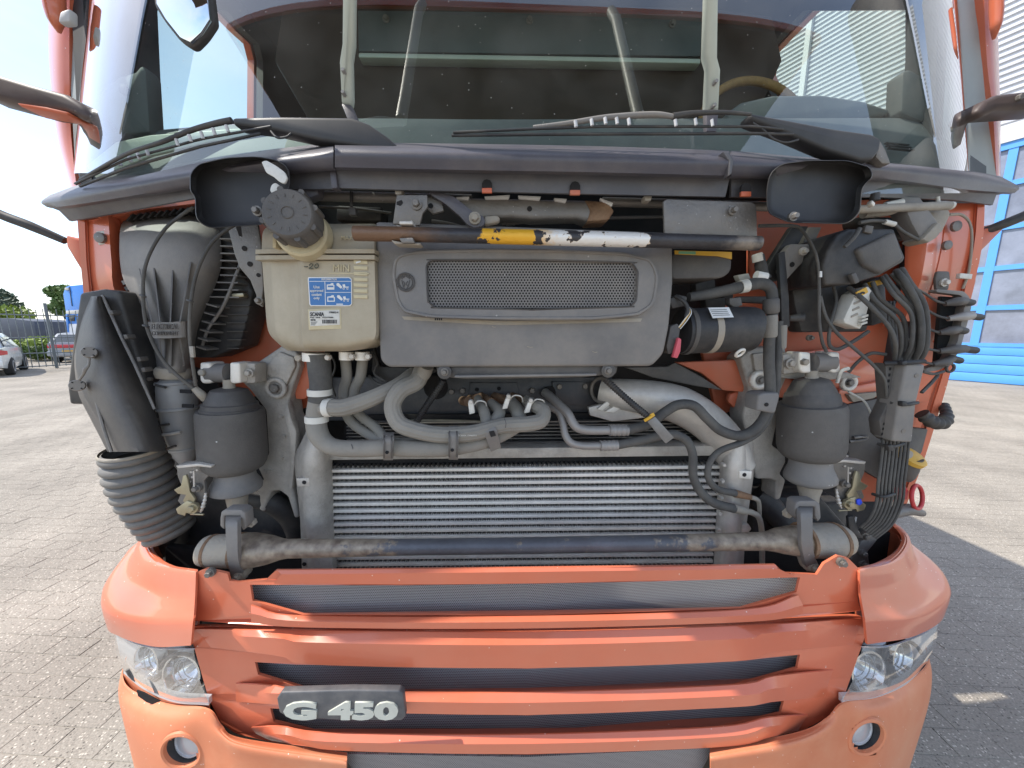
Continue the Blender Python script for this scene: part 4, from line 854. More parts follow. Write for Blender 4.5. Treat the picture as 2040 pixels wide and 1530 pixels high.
# lower bumper
BL = loft('bumper', sq([[(250, 1310, .50), (242, 1350, .40), (262, 1378, .31), (330, 1404, .19), (412, 1414, .08), (440, 1448, .06), (480, 1474, .05), (690, 1503, .04)],
                [(244, 1340, .50), (236, 1385, .385), (258, 1412, .26), (330, 1440, .12), (400, 1448, .07), (440, 1470, .045), (490, 1492, .03), (690, 1520, .02)],
                [(255, 1400, .48), (244, 1430, .36), (268, 1470, .22), (330, 1500, .09), (400, 1505, .075), (440, 1515, .05), (500, 1530, .03), (690, 1545, .02)],
                [(280, 1500, .48), (268, 1530, .36), (290, 1570, .22), (340, 1610, .09), (400, 1625, .08), (440, 1630, .05), (500, 1640, .03), (690, 1650, .02)]]), 'orange_light', T, n=90, th=.004, curve=True, sub=10, smooth=60)
BR = loft('bumper', sq([[(1416, 1494, .04), (1590, 1462, .05), (1650, 1432, .06), (1680, 1402, .08), (1750, 1388, .17), (1820, 1352, .29), (1850, 1322, .38), (1846, 1290, .48)],
                [(1416, 1512, .02), (1580, 1484, .03), (1650, 1458, .045), (1690, 1434, .07), (1755, 1420, .11), (1828, 1388, .25), (1856, 1355, .37), (1850, 1320, .48)],
                [(1416, 1540, .02), (1570, 1520, .03), (1640, 1505, .05), (1695, 1490, .075), (1760, 1480, .09), (1820, 1452, .22), (1848, 1412, .36), (1842, 1380, .48)],
                [(1416, 1650, .02), (1560, 1635, .03), (1640, 1625, .05), (1690, 1610, .08), (1740, 1600, .09), (1790, 1565, .22), (1812, 1530, .36), (1810, 1500, .48)]]), 'orange_light', T, n=90, th=.004, curve=True, sub=10, smooth=60)
ext('bumper_underside', [(420, 1640), (1680, 1630), (1600, 1800), (500, 1800)], .10, .02, 'black', T, bev=0)
ext('lower_spoiler', [(690, 1590), (1416, 1585), (1440, 1700), (670, 1700)], .02, .03, 'orange_light', T, bev=.005)
mk('foglens', (.55, .55, .56), .18, metal=.3, var=.08)
def punch(o, u, v, r):
    bm = bmesh.new(); bm.from_mesh(o.data); kill = []
    for f in bm.faces:
        a, b = pix(f.calc_center_median())
        if math.hypot(a-u, b-v) < r: kill.append(f)
    bmesh.ops.delete(bm, geom=kill, context='FACES'); bm.to_mesh(o.data); bm.free()
fogp = {-1: onmesh(BL, 362, 1497), 1: onmesh(BR, 1728, 1469)}
punch(BL, 362, 1497, 34); punch(BR, 1728, 1469, 34)
for u, v, s in ((362, 1497, -1), (1728, 1469, 1)):
    p, ax = fogp[s]; k = mpp(p)
    fl_ = lathe('fog_lamp', p, ax, [(.002, 35*k), (-.012, 33*k), (-.06, 31*k), (-.065, 28*k)], 'black', T, 40, cap=False)
    lathe('fog_lip', p, ax, [(-.004, 43*k), (.0015, 42*k), (.004, 38*k), (.002, 34.5*k), (-.006, 33.5*k)], 'orange_light', fl_, 40, cap=False)
    lathe('fog_lens', p-ax*.024, Vector((s*.10, -.97, .2)), [(-.01, 29*k), (.004, 27*k), (.008, 16*k), (.009, 2*k)], 'foglens', fl_, 32)
    lathe('fog_ring', p-ax*.024, Vector((s*.10, -.97, .2)), [(-.01, 31*k), (.005, 31*k), (.006, 28*k), (.002, 27*k)], 'silverplastic', fl_, 32, cap=False)
# headlamps
def headlamp(out_t, out_b, reflectors, side):
    """out_t / out_b: upper and lower edge of the lens (u,v,Y)"""
    out_t, out_b = sq([out_t, out_b])
    back = loft('headlight', [[(u, v-4, y+.13) for u, v, y in out_t], [(u, v+4, y+.13) for u, v, y in out_b]], 'silverplastic', T, n=20, th=.01, curve=True)
    loft('lamp_ledge', [out_b, [(u, v-4, y+.13) for u, v, y in out_b]], 'silverplastic', back, n=20, th=.004, curve=True)
    loft('lamp_roof', [out_t, [(u, v+2, y+.13) for u, v, y in out_t]], 'silverplastic', back, n=20, th=.004, curve=True)
    loft('lamp_bezel', [[(u, v-9, y+.002) for u, v, y in out_b], [(u, v+5, y+.004) for u, v, y in out_b]], 'silverplastic', back, n=20, th=.010, curve=True)
    loft('lamp_sill', [[(u, v+4, y+.012) for u, v, y in out_b], [(u, v+26, y+.03) for u, v, y in out_b]], 'orange_light', back, n=20, th=.004, curve=True)
    for u, v, Y, r, ax in reflectors:
        p = P(u, v, Y); k = r*mpp(p); ax = Vector(ax).normalized(); D = .045
        lathe('reflector', p+ax*.0, ax, [(-D, k*.16), (-D*.9, k*.42), (-D*.55, k*.74), (-D*.15, k*.92), (0, k*.97), (.003, k), (.002, k*1.10), (-.02, k*1.16)], 'chrome', back, 36, cap=False)
        lathe('bulb', p-ax*D, ax, [(0, k*.16), (.028, k*.15), (.034, k*.06)], 'white', back, 12)
        for t in (-.5, .15, .8): lathe('reflector_step', p-ax*D*.55+ax*D*.3*t, ax, [(0, k*(.66+.12*t)), (.002, k*(.67+.12*t)), (.003, k*(.63+.12*t))], 'silverplastic', back, 28, cap=False)
    for (u, v, Y, r, ax), (t0, t1) in zip(reflectors, ((.05, .55), (.5, .95))):
        p = P(u, v, Y-.004); k = mpp(p); pts = []
        for i in range(13):
            t = 2*math.pi*(t0+(t1-t0)*i/12); pts.append(P(u+math.cos(t)*r*1.2*side, v+math.sin(t)*r*1.15, Y-.003))
        sweep('shadow_gap', pts, 3.5*k, 'plastic', back, 6)
    loft('lens', [out_t, [((a[0]+b[0])/2+side*6, (a[1]+b[1])/2, (a[2]+b[2])/2-.02) for a, b in zip(out_t, out_b)], out_b], 'lens', back, n=20, th=0, curve=True, sub=3, smooth=70)
    return back
hl = headlamp([(229, 1262, .40), (262, 1280, .30), (310, 1292, .20), (386, 1294, .085)], [(246, 1336, .385), (285, 1368, .26), (345, 1394, .155), (416, 1400, .08)],
         [(292, 1322, .205, 33, (-.30, -.92, .20)), (362, 1346, .145, 38, (-.12, -.97, .20))], -1)
hr = headlamp([(1718, 1290, .085), (1770, 1288, .19), (1830, 1268, .29), (1869, 1244, .40)], [(1678, 1396, .08), (1745, 1388, .155), (1810, 1356, .26), (1846, 1322, .385)],
         [(1730, 1340, .145, 38, (.12, -.97, .20)), (1798, 1314, .215, 33, (.30, -.92, .20))], 1)
ext('washer_opening', [(272, 1376), (286, 1381), (322, 1400), (316, 1408), (292, 1399), (275, 1387)], .146, .003, 'void', T, bev=0)
ext('bumper_beam', [(400, 1232), (1700, 1222), (1690, 1600), (430, 1600)], .135, .03, 'black', T, bev=.004)
# road wheels, chassis and wheel arches under the cab
for s in (-1, 1):
    wv = lathe('front_wheel', Vector((s*.92, 1.55, .5)), Vector((s, 0, 0)), [(0, .45), (.03, .5), (.27, .5), (.30, .46)], 'tyre', T, 32); lathe('rim', Vector((s*1.1, 1.55, .5)), Vector((s, 0, 0)), [(0, .29), (.12, .28), (.10, .12)], 'rim', wv, 24)
    box('wheel_arch', (s*1.1, .74, .72), (.28, .5, .62), 'black', T, .04)
    box('chassis_rail', (s*.4, 2.5, .9), (.09, 3.4, .26), 'black', T)
# ================================================================== engine bay
# ---- orange cab front around the opening
FW = ext('cab_front', [(150, 405), (560, 395), (560, 640), (640, 690), (660, 800), (600, 815), (520, 790), (380, 790), (330, 760), (300, 720), (250, 690), (180, 690), (172, 600), (160, 500)], .43, .02, 'orange_dull', T, bev=.004)
loft('side_flange', [[(153, 425, .33), (160, 520, .33), (168, 600, .33), (182, 760, .34)], [(168, 425, .335), (172, 520, .335), (180, 600, .335), (194, 760, .345)], [(174, 425, .40), (180, 520, .40), (190, 600, .40), (200, 760, .40)]], 'orange', T, n=16, th=.006)
loft('filter_surround', [[(172, 425, .345), (176, 520, .345), (184, 600, .35), (300, 770, .36)], [(215, 420, .33), (222, 520, .33), (232, 590, .34), (300, 720, .36)], [(236, 440, .35), (238, 520, .35), (248, 585, .36), (310, 715, .38)], [(246, 445, .42), (248, 520, .42), (256, 580, .42), (315, 710, .42)]], 'orange', T, n=20, th=.004, curve=True, smooth=50)
loft('top_flange', [[(170, 415, .345), (280, 405, .34), (400, 395, .33)], [(175, 440, .335), (240, 428, .335), (290, 417, .335), (400, 404, .33)], [(236, 445, .36), (250, 436, .36), (290, 424, .36), (400, 412, .35)]], 'orange', T, n=20, th=.004, smooth=50)
disc('grommet', 201, 474, .328, 10, .006, 'steel', T)
ext('grommet_pad', [(191, 461), (213, 459), (214, 486), (196, 488)], .333, .003, 'cream', T, bev=.001)
ext('cab_front', [(1495, 400), (1955, 395), (1945, 560), (1925, 640), (1895, 740), (1870, 820), (1845, 905), (1800, 1000), (1690, 1000), (1690, 800), (1520, 790), (1500, 760), (1480, 810), (1430, 830), (1400, 700), (1420, 600), (1495, 560)], .44, .02, 'orange_dull', T, bev=.004)
loft('side_flange', [[(1962, 400, .33), (1958, 480, .33), (1940, 570, .335), (1900, 720, .345), (1868, 830, .36), (1836, 930, .37), (1800, 1020, .38)], [(1948, 400, .335), (1942, 480, .335), (1924, 570, .34), (1886, 720, .35), (1852, 830, .365), (1822, 930, .375), (1790, 1020, .385)], [(1940, 400, .40), (1934, 480, .40), (1915, 570, .40), (1878, 720, .40), (1846, 830, .41), (1814, 930, .41), (1784, 1020, .41)]], 'orange', T, n=24, th=.006, curve=True, smooth=50)
loft('pressed_panel', [[(1885, 405, .345), (1880, 480, .345), (1862, 560, .35), (1835, 640, .36)], [(1850, 420, .33), (1845, 500, .33), (1830, 570, .34), (1800, 640, .36)], [(1806, 470, .36), (1804, 540, .36), (1790, 600, .38), (1760, 650, .40)]], 'orange', T, n=20, th=.004, curve=True, smooth=60)
loft('pressed_panel', [[(1945, 405, .343), (1938, 480, .343), (1918, 570, .35), (1880, 720, .36), (1850, 800, .37)], [(1884, 405, .342), (1879, 480, .342), (1861, 560, .347), (1834, 640, .357), (1800, 800, .38)]], 'orange', T, n=20, th=.004, curve=True, smooth=60)
for u, v, r in ((1903, 451, 10), (1885, 489, 9)): disc('grommet', u, v, .327, r, .006, 'steel', T)
ext('cross_member', [(1588, 702), (1700, 690), (1760, 735), (1765, 772), (1690, 782), (1600, 770), (1588, 740)], .40, .03, 'orange', T, bev=.006)
ext('cross_member', [(1672, 776), (1766, 756), (1768, 782), (1690, 806), (1672, 800)], .385, .03, 'orange', T, bev=.006)
ext('under_panel', [(1345, 722), (1480, 716), (1500, 760), (1486, 782), (1462, 780), (1440, 778), (1400, 745)], .36, .02, 'orange_dull', T, bev=.006)
ext('under_panel', [(600, 700), (642, 708), (642, 770), (605, 796), (588, 796), (584, 770)], .36, .02, 'orange_dull', T, bev=.006)
ext('under_panel', [(1455, 785), (1490, 772), (1488, 800), (1476, 826), (1450, 800)], .38, .02, 'orange_dull', T, bev=.006)
# ---- dark machinery behind everything
box('engine_block', (0, .98, 1.22), (1.0, .5, .75), 'black', T, .03)
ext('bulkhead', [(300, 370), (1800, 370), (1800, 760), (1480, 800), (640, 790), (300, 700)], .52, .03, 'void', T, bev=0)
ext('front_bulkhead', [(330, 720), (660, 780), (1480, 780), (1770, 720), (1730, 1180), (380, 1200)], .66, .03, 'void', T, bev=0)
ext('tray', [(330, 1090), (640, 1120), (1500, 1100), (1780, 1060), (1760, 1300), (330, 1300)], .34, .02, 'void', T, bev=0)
ext('frame_plate', [(640, 752), (1220, 752), (1220, 838), (640, 838)], .40, .02, 'frameblue', T, bev=.003)
ext('frame_plate', [(936, 762), (1030, 762), (1035, 806), (934, 806)], .392, .008, 'frameblue', T, bev=.002)
ext('frame_plate', [(1100, 760), (1190, 762), (1188, 808), (1104, 806)], .392, .008, 'frameblue', T, bev=.002)
for u, v in ((950, 776), (994, 774)): disc('plate_hole', u, v, .3905, 4, .001, 'void', T, bev=0)
for u, v in ((900, 780), (922, 778), (1114, 770), (1165, 769), (1060, 778)): bolt(u, v, .395, 6, T, 'steel', washer=False)
disc('plate_hole', 868, 772, .398, 24, .001, 'void', T, bev=0); disc('plate_hole', 1094, 782, .39, 13, .002, 'void', T, bev=0)
ext('rail_edge', [(690, 838), (1200, 838), (1190, 846), (700, 846)], .37, .03, 'black', T, bev=.004)
# ---- intake snorkel (left)
sk_rows = [(425, 262, 425, .36), (445, 243, 432, .30), (475, 238, 437, .265), (520, 239, 440, .25), (560, 247, 430, .25), (600, 270, 413, .245), (640, 297, 396, .24), (688, 305, 385, .235), (738, 310, 379, .235)]
rows = []
for i, (v, a, b, y) in enumerate(sk_rows):
    f = i/(len(sk_rows)-1); dep = .05+.02*f
    rows.append([(a+(b-a)*t, v+ (6 if i else 0)*math.sin(math.pi*t), y+dep*(abs(2*t-1)**2.4)) for t in [k/10 for k in range(11)]])
SN = loft('intake_snorkel', rows, 'plastic_grey', T, n=24, th=.004, curve=True, sub=4, smooth=70)
for a, b in (((378, 521), (357, 642)), ((342, 530), (338, 642)), ((304, 533), (317, 642)), ((276, 535), (301, 642))):
    vs = [P(a[0], a[1], .262), P(b[0], b[1], .235), P(b[0], b[1], .207), P(a[0]+1, a[1]+1, .252)]
    vs += [v+Vector((.003, 0, 0)) for v in vs]; raw('rib', vs, [[0, 1, 2, 3], [7, 6, 5, 4], [0, 4, 5, 1], [1, 5, 6, 2], [2, 6, 7, 3], [3, 7, 4, 0]], 'plastic', SN)
for a, b in (((318, 674), (322, 722)), ((340, 674), (340, 730)), ((357, 674), (366, 728))):
    vs = [P(a[0], a[1], .235), P(b[0], b[1], .238), P(b[0], b[1], .230), P(a[0], a[1], .212)]; vs += [v+Vector((.0025, 0, 0)) for v in vs]
    raw('rib', vs, [[0, 1, 2, 3], [7, 6, 5, 4], [0, 4, 5, 1], [1, 5, 6, 2], [2, 6, 7, 3], [3, 7, 4, 0]], 'plastic', SN)
st_ = loft('snorkel_band', [[(294, 641, .245), (304, 642, .212), (335, 642, .205), (365, 640, .212), (374, 639, .245)], [(302, 673, .245), (309, 674, .212), (336, 674, .205), (366, 672, .212), (374, 671, .245)]], 'plastic_grey', SN, n=20, th=.004)
txt('lettering', 'ELECTRICAL', 303, 645, 356, 656, .2035, 'plastic', st_, depth=.0015)
txt('lettering', 'COMPONENT', 303, 660, 356, 668, .2035, 'plastic', st_, depth=.0015)
FH = ext('filter_housing', [(425, 430), (470, 440), (470, 530), (503, 578), (495, 626), (477, 690), (421, 713), (385, 712), (382, 640), (420, 560)], .335, .08, 'black', T, bev=.006)
for k in range(9):
    v0 = 474+k*14.5; ext('rib', [(438-max(0, k-5)*7, v0), (472+max(0, k-4)*1, v0+1), (472+max(0, k-4)*1, v0+3.5), (438-max(0, k-5)*7, v0+2.5)], .30, .04, 'plastic_grey', FH, bev=0)
for k in range(6):
    v0 = 604+k*17; ext('rib', [(410-k*4, v0), (432-k*4.5, v0+6), (432-k*4.5, v0+9), (410-k*4, v0+3)], .29, .05, 'plastic_grey', FH, bev=0)
    ext('rib', [(452, v0+4), (496-k*4, v0+4), (496-k*4, v0+6), (452, v0+6)], .325, .02, 'plastic', FH, bev=0)
tube('housing_seam', [(478, 528, .31), (460, 575, .30), (442, 615, .30), (415, 655, .30), (403, 690, .31)], 4, 'plastic_grey', FH, n=6)
for k in range(11):
    u0 = 250+k*14; ext('rib', [(u0, 440-k*2.0), (u0+10, 428-k*1.8), (u0+15, 426-k*1.7), (u0+5, 440-k*1.9)], .325, .04, 'black', SN, bev=0)
for k in range(7):
    u0, v0 = 246+k*5.5+max(0, k-3)*6, 560+k*12; ext('rib', [(u0-5, v0), (u0+6, v0-4), (u0+8, v0+3), (u0, v0+8)], .34, .03, 'black' if k % 2 else 'plastic_grey', SN, bev=0)
tube('cable', [(385, 413, .20), (357, 432, .19), (329, 456, .18), (304, 494, .18), (289, 533, .18), (285, 578, .18), (291, 645, .18), (317, 706, .19), (352, 747, .20), (393, 779, .22)], 4.2, 'rubber', T, n=8)
tube('cable', [(470, 446, .20), (431, 474, .19), (406, 510, .18), (388, 558, .18), (379, 617, .18), (378, 668, .18), (383, 719, .19), (390, 768, .21)], 4.2, 'rubber', T, n=8)
tube('cable_end', [(387, 773, .215), (400, 785, .22), (410, 795, .23)], [7, 9, 9], 'dusty_metal', T, n=10)
BK = ext('bracket', [(452, 448), (467, 507), (477, 533), (498, 558), (508, 583), (520, 609), (524, 573), (520, 489), (512, 440), (500, 436)], .22, .006, 'steel', T, bev=.002)
for u, v, r in ((487, 495, 5), (498, 526, 5), (515, 548, 4)): disc('bracket_hole', u, v, .2195, r, .001, 'void', BK, bev=0)
ext('bracket_slot', [(470, 452), (480, 450), (482, 472), (476, 470)], .2195, .001, 'void', BK, bev=0)
ext('bracket', [(508, 575), (523, 573), (523, 612), (512, 606)], .225, .006, 'steel', T, bev=.002); bolt(517, 599, .222, 8, T)
# neck ring + canister
vlathe('hose_collar', 345, 732, 346, 752, .27, [(732, 34), (736, 38), (744, 39), (752, 36)], 'dusty_metal', T)
CN = vlathe('canister', 350, 752, 372, 926, .275, [(752, 30), (757, 33), (761, 41), (775, 43), (790, 44), (812, 44), (814, 42), (845, 40), (870, 36), (893, 30), (905, 26), (915, 20), (926, 12)], 'canister', T, 32)
for v, hw in ((762, 42.5), (812, 45), (893, 31.5)):
    t = (v-752)/174; uu = 350+22*t; vlathe('band', uu-.5, v-3, uu+.5, v+3, .275, [(v-3, hw), (v-2, hw+1.5), (v+2, hw+1.5), (v+3, hw)], 'canister', CN)
for u, v in ((366, 780), (370, 809)): ext('canister_slot', [(u-8, v-4), (u+14, v-3), (u+14, v+4), (u-8, v+3)], .225, .004, 'void', CN, bev=0)
ext('canister_clamp', [(287, 845), (312, 833), (314, 838), (300, 846), (302, 862), (296, 874), (293, 866), (288, 852)], .25, .012, 'steel', CN, bev=.001); bolt(309, 852, .245, 7, CN, washer=False)
tube('clamp_band', [(300, 866, .25), (330, 866, .232), (360, 861, .232)], 3, 'alu', CN, n=6)
for a, b in (((310, 767), (330, 772)), ((318, 848), (336, 845)), ((332, 895), (350, 888))): tube('cable_tie', [(a[0], a[1], .232), (b[0], b[1], .228)], 2.5, 'black', CN, n=6, per=2)
# ---- left air duct
DU = ext('air_duct', [(157, 583), (202, 575), (239, 580), (241, 600), (300, 800), (330, 880), (240, 905), (205, 880), (163, 806), (137, 806), (132, 770), (142, 690)], .25, .06, 'black', T, bev=.008, seg=3)
rows = []
for v, a, b, y in ((590, 178, 206, .24), (630, 160, 222, .235), (670, 152, 238, .225), (710, 148, 254, .215), (750, 150, 272, .205), (790, 158, 292, .20), (830, 178, 308, .198), (865, 196, 320, .198), (900, 214, 330, .20)):
    d = .02+.055*(v-590)/310; rows.append([(a+(b-a)*t, v, y-d+ (d+.035)*(abs(2*t-1)**2.2)) for t in [k/10 for k in range(11)]])
loft('duct_shell', rows, 'plastic', DU, n=20, th=.004, curve=True, sub=3, smooth=70)
tube('duct_seam', [(204, 588, .235), (222, 628, .225), (244, 676, .215), (268, 725, .205), (290, 775, .20), (308, 815, .195)], 3.5, 'plastic_grey', DU, n=6)
for u, v in ((219, 622), (248, 670), (274, 715), (283, 736)): ext('seam_clip', [(u-3, v-3), (u+4, v-4), (u+7, v+4), (u, v+6)], .20, .02, 'plastic', DU, bev=.001)
tube('duct_rib', [(190, 790, .178), (200, 830, .168), (212, 870, .162), (222, 900, .16)], 4, 'plastic_grey', DU, n=6)
pax = Vector((.72, -.68, .12)).normalized()
for u, v, Y in ((178, 702, .165), (154, 768, .168)):
    p = P(u, v, Y); k = 11*mpp(p); kk = lathe('duct_plug', p-pax*.012, pax, [(-.004, k), (.020, k), (.023, k*.93)], 'plastic_grey', DU, 24); pa = pax.orthogonal().normalized(); pb = pax.cross(pa)
    for a in range(4):
        e_ = pa*math.cos(a*math.pi/2)+pb*math.sin(a*math.pi/2); sweep('plug_notch', [p+pax*.0112+e_*k*.62, p+pax*.0112+e_*k*.92], .0012, 'void', kk, 5)
tube('plug_strap', [(178, 714, .165), (176, 728, .162), (170, 735, .160), (166, 745, .162), (158, 757, .165)], [3, 3.5, 5, 3.5, 3], 'plastic_grey', DU, n=6)
# bellows hose
bellows('duct_bellows', [(270, 893, .27), (275, 932, .265), (290, 974, .265), (316, 1020, .28), (342, 1064, .31)], [73, 73, 70, 63, 54], (.0, .25), 'bellowsgrey', T)
bellows('duct_rim', [(270, 891, .27), (270, 898, .27)], [77, 77], (.0, .0), 'dusty_metal', T, ribs=1, amp=.02)
tube('lower_duct', [(340, 1040, .36), (352, 1085, .43), (360, 1130, .47), (365, 1180, .50)], [40, 42, 44, 44], 'black', T, n=20)
ext('duct_flap', [(303, 1068), (318, 1072), (335, 1100), (352, 1116), (340, 1130), (300, 1110)], .42, .02, 'plastic_grey', T, bev=.004)
# ---- hood latches
def latch(mir, cx, cy, Y, parent=T):
    f = lambda pl: [(cx+(u*(-1 if mir else 1)), cy+v) for u, v in pl]
    L = ext('hood_latch', f([(-32, -48), (8, -52), (36, -48), (38, -38), (22, -20), (26, 10), (14, 42), (-8, 46), (-30, 20), (-20, -5), (-30, -28)]), Y, .008, 'steel', parent, bev=.001)
    ext('latch_hook', f([(-38, -2), (-24, -10), (-20, -30), (-14, -32), (-10, -20), (-6, 2), (4, 16), (2, 32), (-12, 30), (-20, 20), (-14, 8), (-30, 6)]), Y-.012, .006, 'zinc', L, bev=.0012)
    ext('latch_hook', f([(-26, 30), (-12, 20), (8, 26), (14, 36), (2, 46), (-14, 44), (-16, 50), (-30, 46), (-34, 36)]), Y-.015, .007, 'zinc', L, bev=.0012)
    tube('latch_pin', [(cx+(2 if not mir else -2), cy-40, Y-.012), (cx+(3 if not mir else -3), cy-8, Y-.012)], 2, 'alu', L, n=6, per=2)
    bolt(cx+(2 if not mir else -2), cy+33, Y-.018, 10, L, 'zinc'); bolt(cx+(9 if not mir else -9), cy-6, Y-.006, 8, L, 'steel')
    for k, (u, v) in enumerate(((-2, -38), (0, -28), (-6, -18), (10, -42))): disc('rivet', cx+(u*(-1 if mir else 1)), cy+v, Y-.001, 2.4, .003, 'alu', L, 8)
    tube('latch_spring', [(cx+(26 if not mir else -26), cy+4, Y-.01), (cx+(24 if not mir else -24), cy+18, Y-.012), (cx+(20 if not mir else -20), cy+32, Y-.012), (cx+(16 if not mir else -16), cy+42, Y-.01)], [2.5, 3.5, 4.5, 2], 'alu', L, n=8, ribs=6, ribamp=.2)
    tube('latch_rod', [(cx+(-4 if not mir else 4), cy+46, Y-.01), (cx+(22 if not mir else -22), cy+47, Y-.01)], 1.8, 'zinc', L, n=6, per=2)
    ext('latch_plate', f([(-34, -50), (10, -54), (38, -50), (36, -46), (10, -49), (-30, -45)]), Y-.02, .03, 'alu', L, bev=.001)
    return L
latch(False, 384, 978, .19); Rl = latch(True, 1692, 970, .24)
ext('latch_clip', [(1708, 996), (1716, 994), (1720, 1002), (1714, 1008), (1708, 1006)], .22, .006, 'blueclip', Rl)
# ---- air springs
def spring(u0, v0, u1, v1, Y, sc, rows):
    rows = {k: [(v, h*.97) for v, h in r] for k, r in rows.items()}
    S = vlathe('air_spring', u0, v0, u1, v1, Y, rows['bellow'], 'bellow', T, 40, 50)
    vlathe('top_cap', u0, v0, u1, v1, Y, rows['cap'], 'plastic', S, 40, 40); vlathe('piston', u0, v0, u1, v1, Y, rows['piston'], 'plastic_grey', S, 40, 50)
    vlathe('stem', u0, v0, u1, v1, Y, rows['stem'], 'dusty_metal', S, 24, 40); return S
S1 = spring(456, 760, 474, 1015, .255, 1, dict(cap=[(772, 22), (776, 40), (781, 44), (796, 54), (799, 55), (801, 60), (808, 61), (810, 64), (822, 65)], bellow=[(812, 60), (813, 71), (820, 74), (860, 74), (905, 74), (918, 71), (927, 64), (932, 54), (934, 40)],
     piston=[(925, 40), (936, 43), (948, 46), (958, 54), (966, 58), (972, 57), (976, 48), (980, 30)], stem=[(756, 13), (768, 13), (775, 15), (776, 20), (978, 24), (990, 24), (1010, 21), (1020, 20)]))
S2 = spring(1617, 742, 1612, 1000, .255, 1, dict(cap=[(752, 22), (756, 38), (760, 42), (776, 53), (779, 54), (783, 59), (794, 62), (806, 64)], bellow=[(799, 60), (801, 72), (810, 76), (850, 76), (884, 75), (896, 71), (904, 62), (908, 48)],
     piston=[(900, 44), (912, 46), (925, 48), (936, 54), (945, 58), (951, 58), (956, 50), (960, 30)], stem=[(738, 14), (748, 14), (755, 18), (756, 20), (958, 27), (972, 27), (985, 22), (1002, 20)]))
# upper clevises
def clevis(x0, y0, w, lean):
    C = ext('clevis', [(x0, y0), (x0+22, y0+1), (x0+23, y0+42), (x0+6, y0+43), (x0, y0+36)], .245, .05, 'alu_bright', T, bev=.006, seg=3)
    ext('clevis_cheek', [(x0+60, y0), (x0+80, y0+1), (x0+82, y0+41), (x0+66, y0+43), (x0+60, y0+38)], .245, .05, 'alu_bright', C, bev=.006, seg=3)
    tube('bushing', [(x0+22, y0+21, .265), (x0+60, y0+21, .265)], 19, 'plastic_grey', C, n=24, per=2)
    bolt(x0+8, y0+20, .243, 7, C, 'dusty_metal', washer=False)
    return C
clevis(397, 722, 0, 0); clevis(1594, 701, 0, 0)
ext('clevis_arm', [(478, 722), (508, 724), (508, 764), (482, 765)], .27, .05, 'cast', T, bev=.006)
bolt(497, 743, .265, 9, T, 'cast')
ext('clevis_arm', [(1560, 706), (1596, 702), (1598, 742), (1562, 746)], .27, .05, 'cast', T, bev=.006); bolt(1574, 724, .262, 10, T, 'cast')
ext('spring_cap_plate', [(1548, 745), (1600, 740), (1690, 742), (1720, 752), (1640, 758), (1560, 754)], .30, .03, 'cast', T, bev=.004)
# castings
CL = ext('cab_mount', [(477, 724), (508, 724), (561, 688), (592, 703), (597, 729), (579, 782), (575, 798), (580, 831), (592, 855), (590, 905), (584, 979), (596, 1031), (586, 1034), (572, 990), (556, 978), (540, 980), (532, 1000), (526, 1022), (514, 1016), (516, 990), (506, 973), (524, 957), (512, 932), (534, 905), (528, 817), (498, 778), (484, 765)], .335, .07, 'cast', T, bev=.008, seg=3)
ext('mount_web', [(555, 700), (585, 712), (588, 730), (566, 776), (552, 760), (520, 740)], .325, .02, 'cast', CL, bev=.006)
ext('mount_rib', [(572, 800), (580, 835), (590, 860), (588, 910), (582, 975), (574, 975), (576, 910), (574, 870), (564, 830)], .32, .03, 'cast', CL, bev=.006)
ring('bolt_boss', 550, 773, .325, 17, 5, 'cast', CL); bolt(550, 773, .322, 13, CL, 'steel')
txt('cast_mark', '1012', 527, 934, 546, 942, .3335, 'cast', CL, depth=.002)
CR = ext('cab_mount', [(1474, 714), (1500, 692), (1566, 690), (1572, 745), (1556, 780), (1548, 850), (1540, 888), (1566, 906), (1567, 921), (1555, 945), (1567, 957), (1556, 995), (1546, 998), (1548, 960), (1536, 955), (1508, 955), (1490, 880), (1480, 830), (1494, 775)], .335, .07, 'cast', T, bev=.008, seg=3)
ext('mount_web', [(1500, 705), (1545, 700), (1548, 730), (1530, 745), (1505, 740)], .325, .02, 'cast', CR, bev=.005)
ring('bolt_boss', 1512, 757, .325, 14, 6, 'alu_bright', CR); bolt(1514, 757, .322, 9, CR, 'steel')
ring('bolt_boss', 1690, 762, .36, 13, 5, 'alu_bright', T); bolt(1690, 762, .356, 10, T, 'steel')
# suspension arms behind
tube('torsion_link', [(500, 990, .36), (540, 1000, .37), (580, 1030, .40), (600, 1070, .42)], [22, 24, 26, 28], 'black', T, n=16)
tube('torsion_link', [(1505, 985, .42), (1530, 1005, .40), (1560, 1040, .38), (1600, 1070, .36)], [26, 24, 22, 20], 'black', T, n=16)
ext('dark_housing', [(440, 1000), (600, 1000), (610, 1100), (560, 1140), (480, 1130)], .42, .1, 'black', T, bev=.02)
ext('dark_housing', [(1500, 990), (1640, 990), (1700, 1060), (1740, 1120), (1640, 1150), (1500, 1130)], .42, .1, 'black', T, bev=.02)
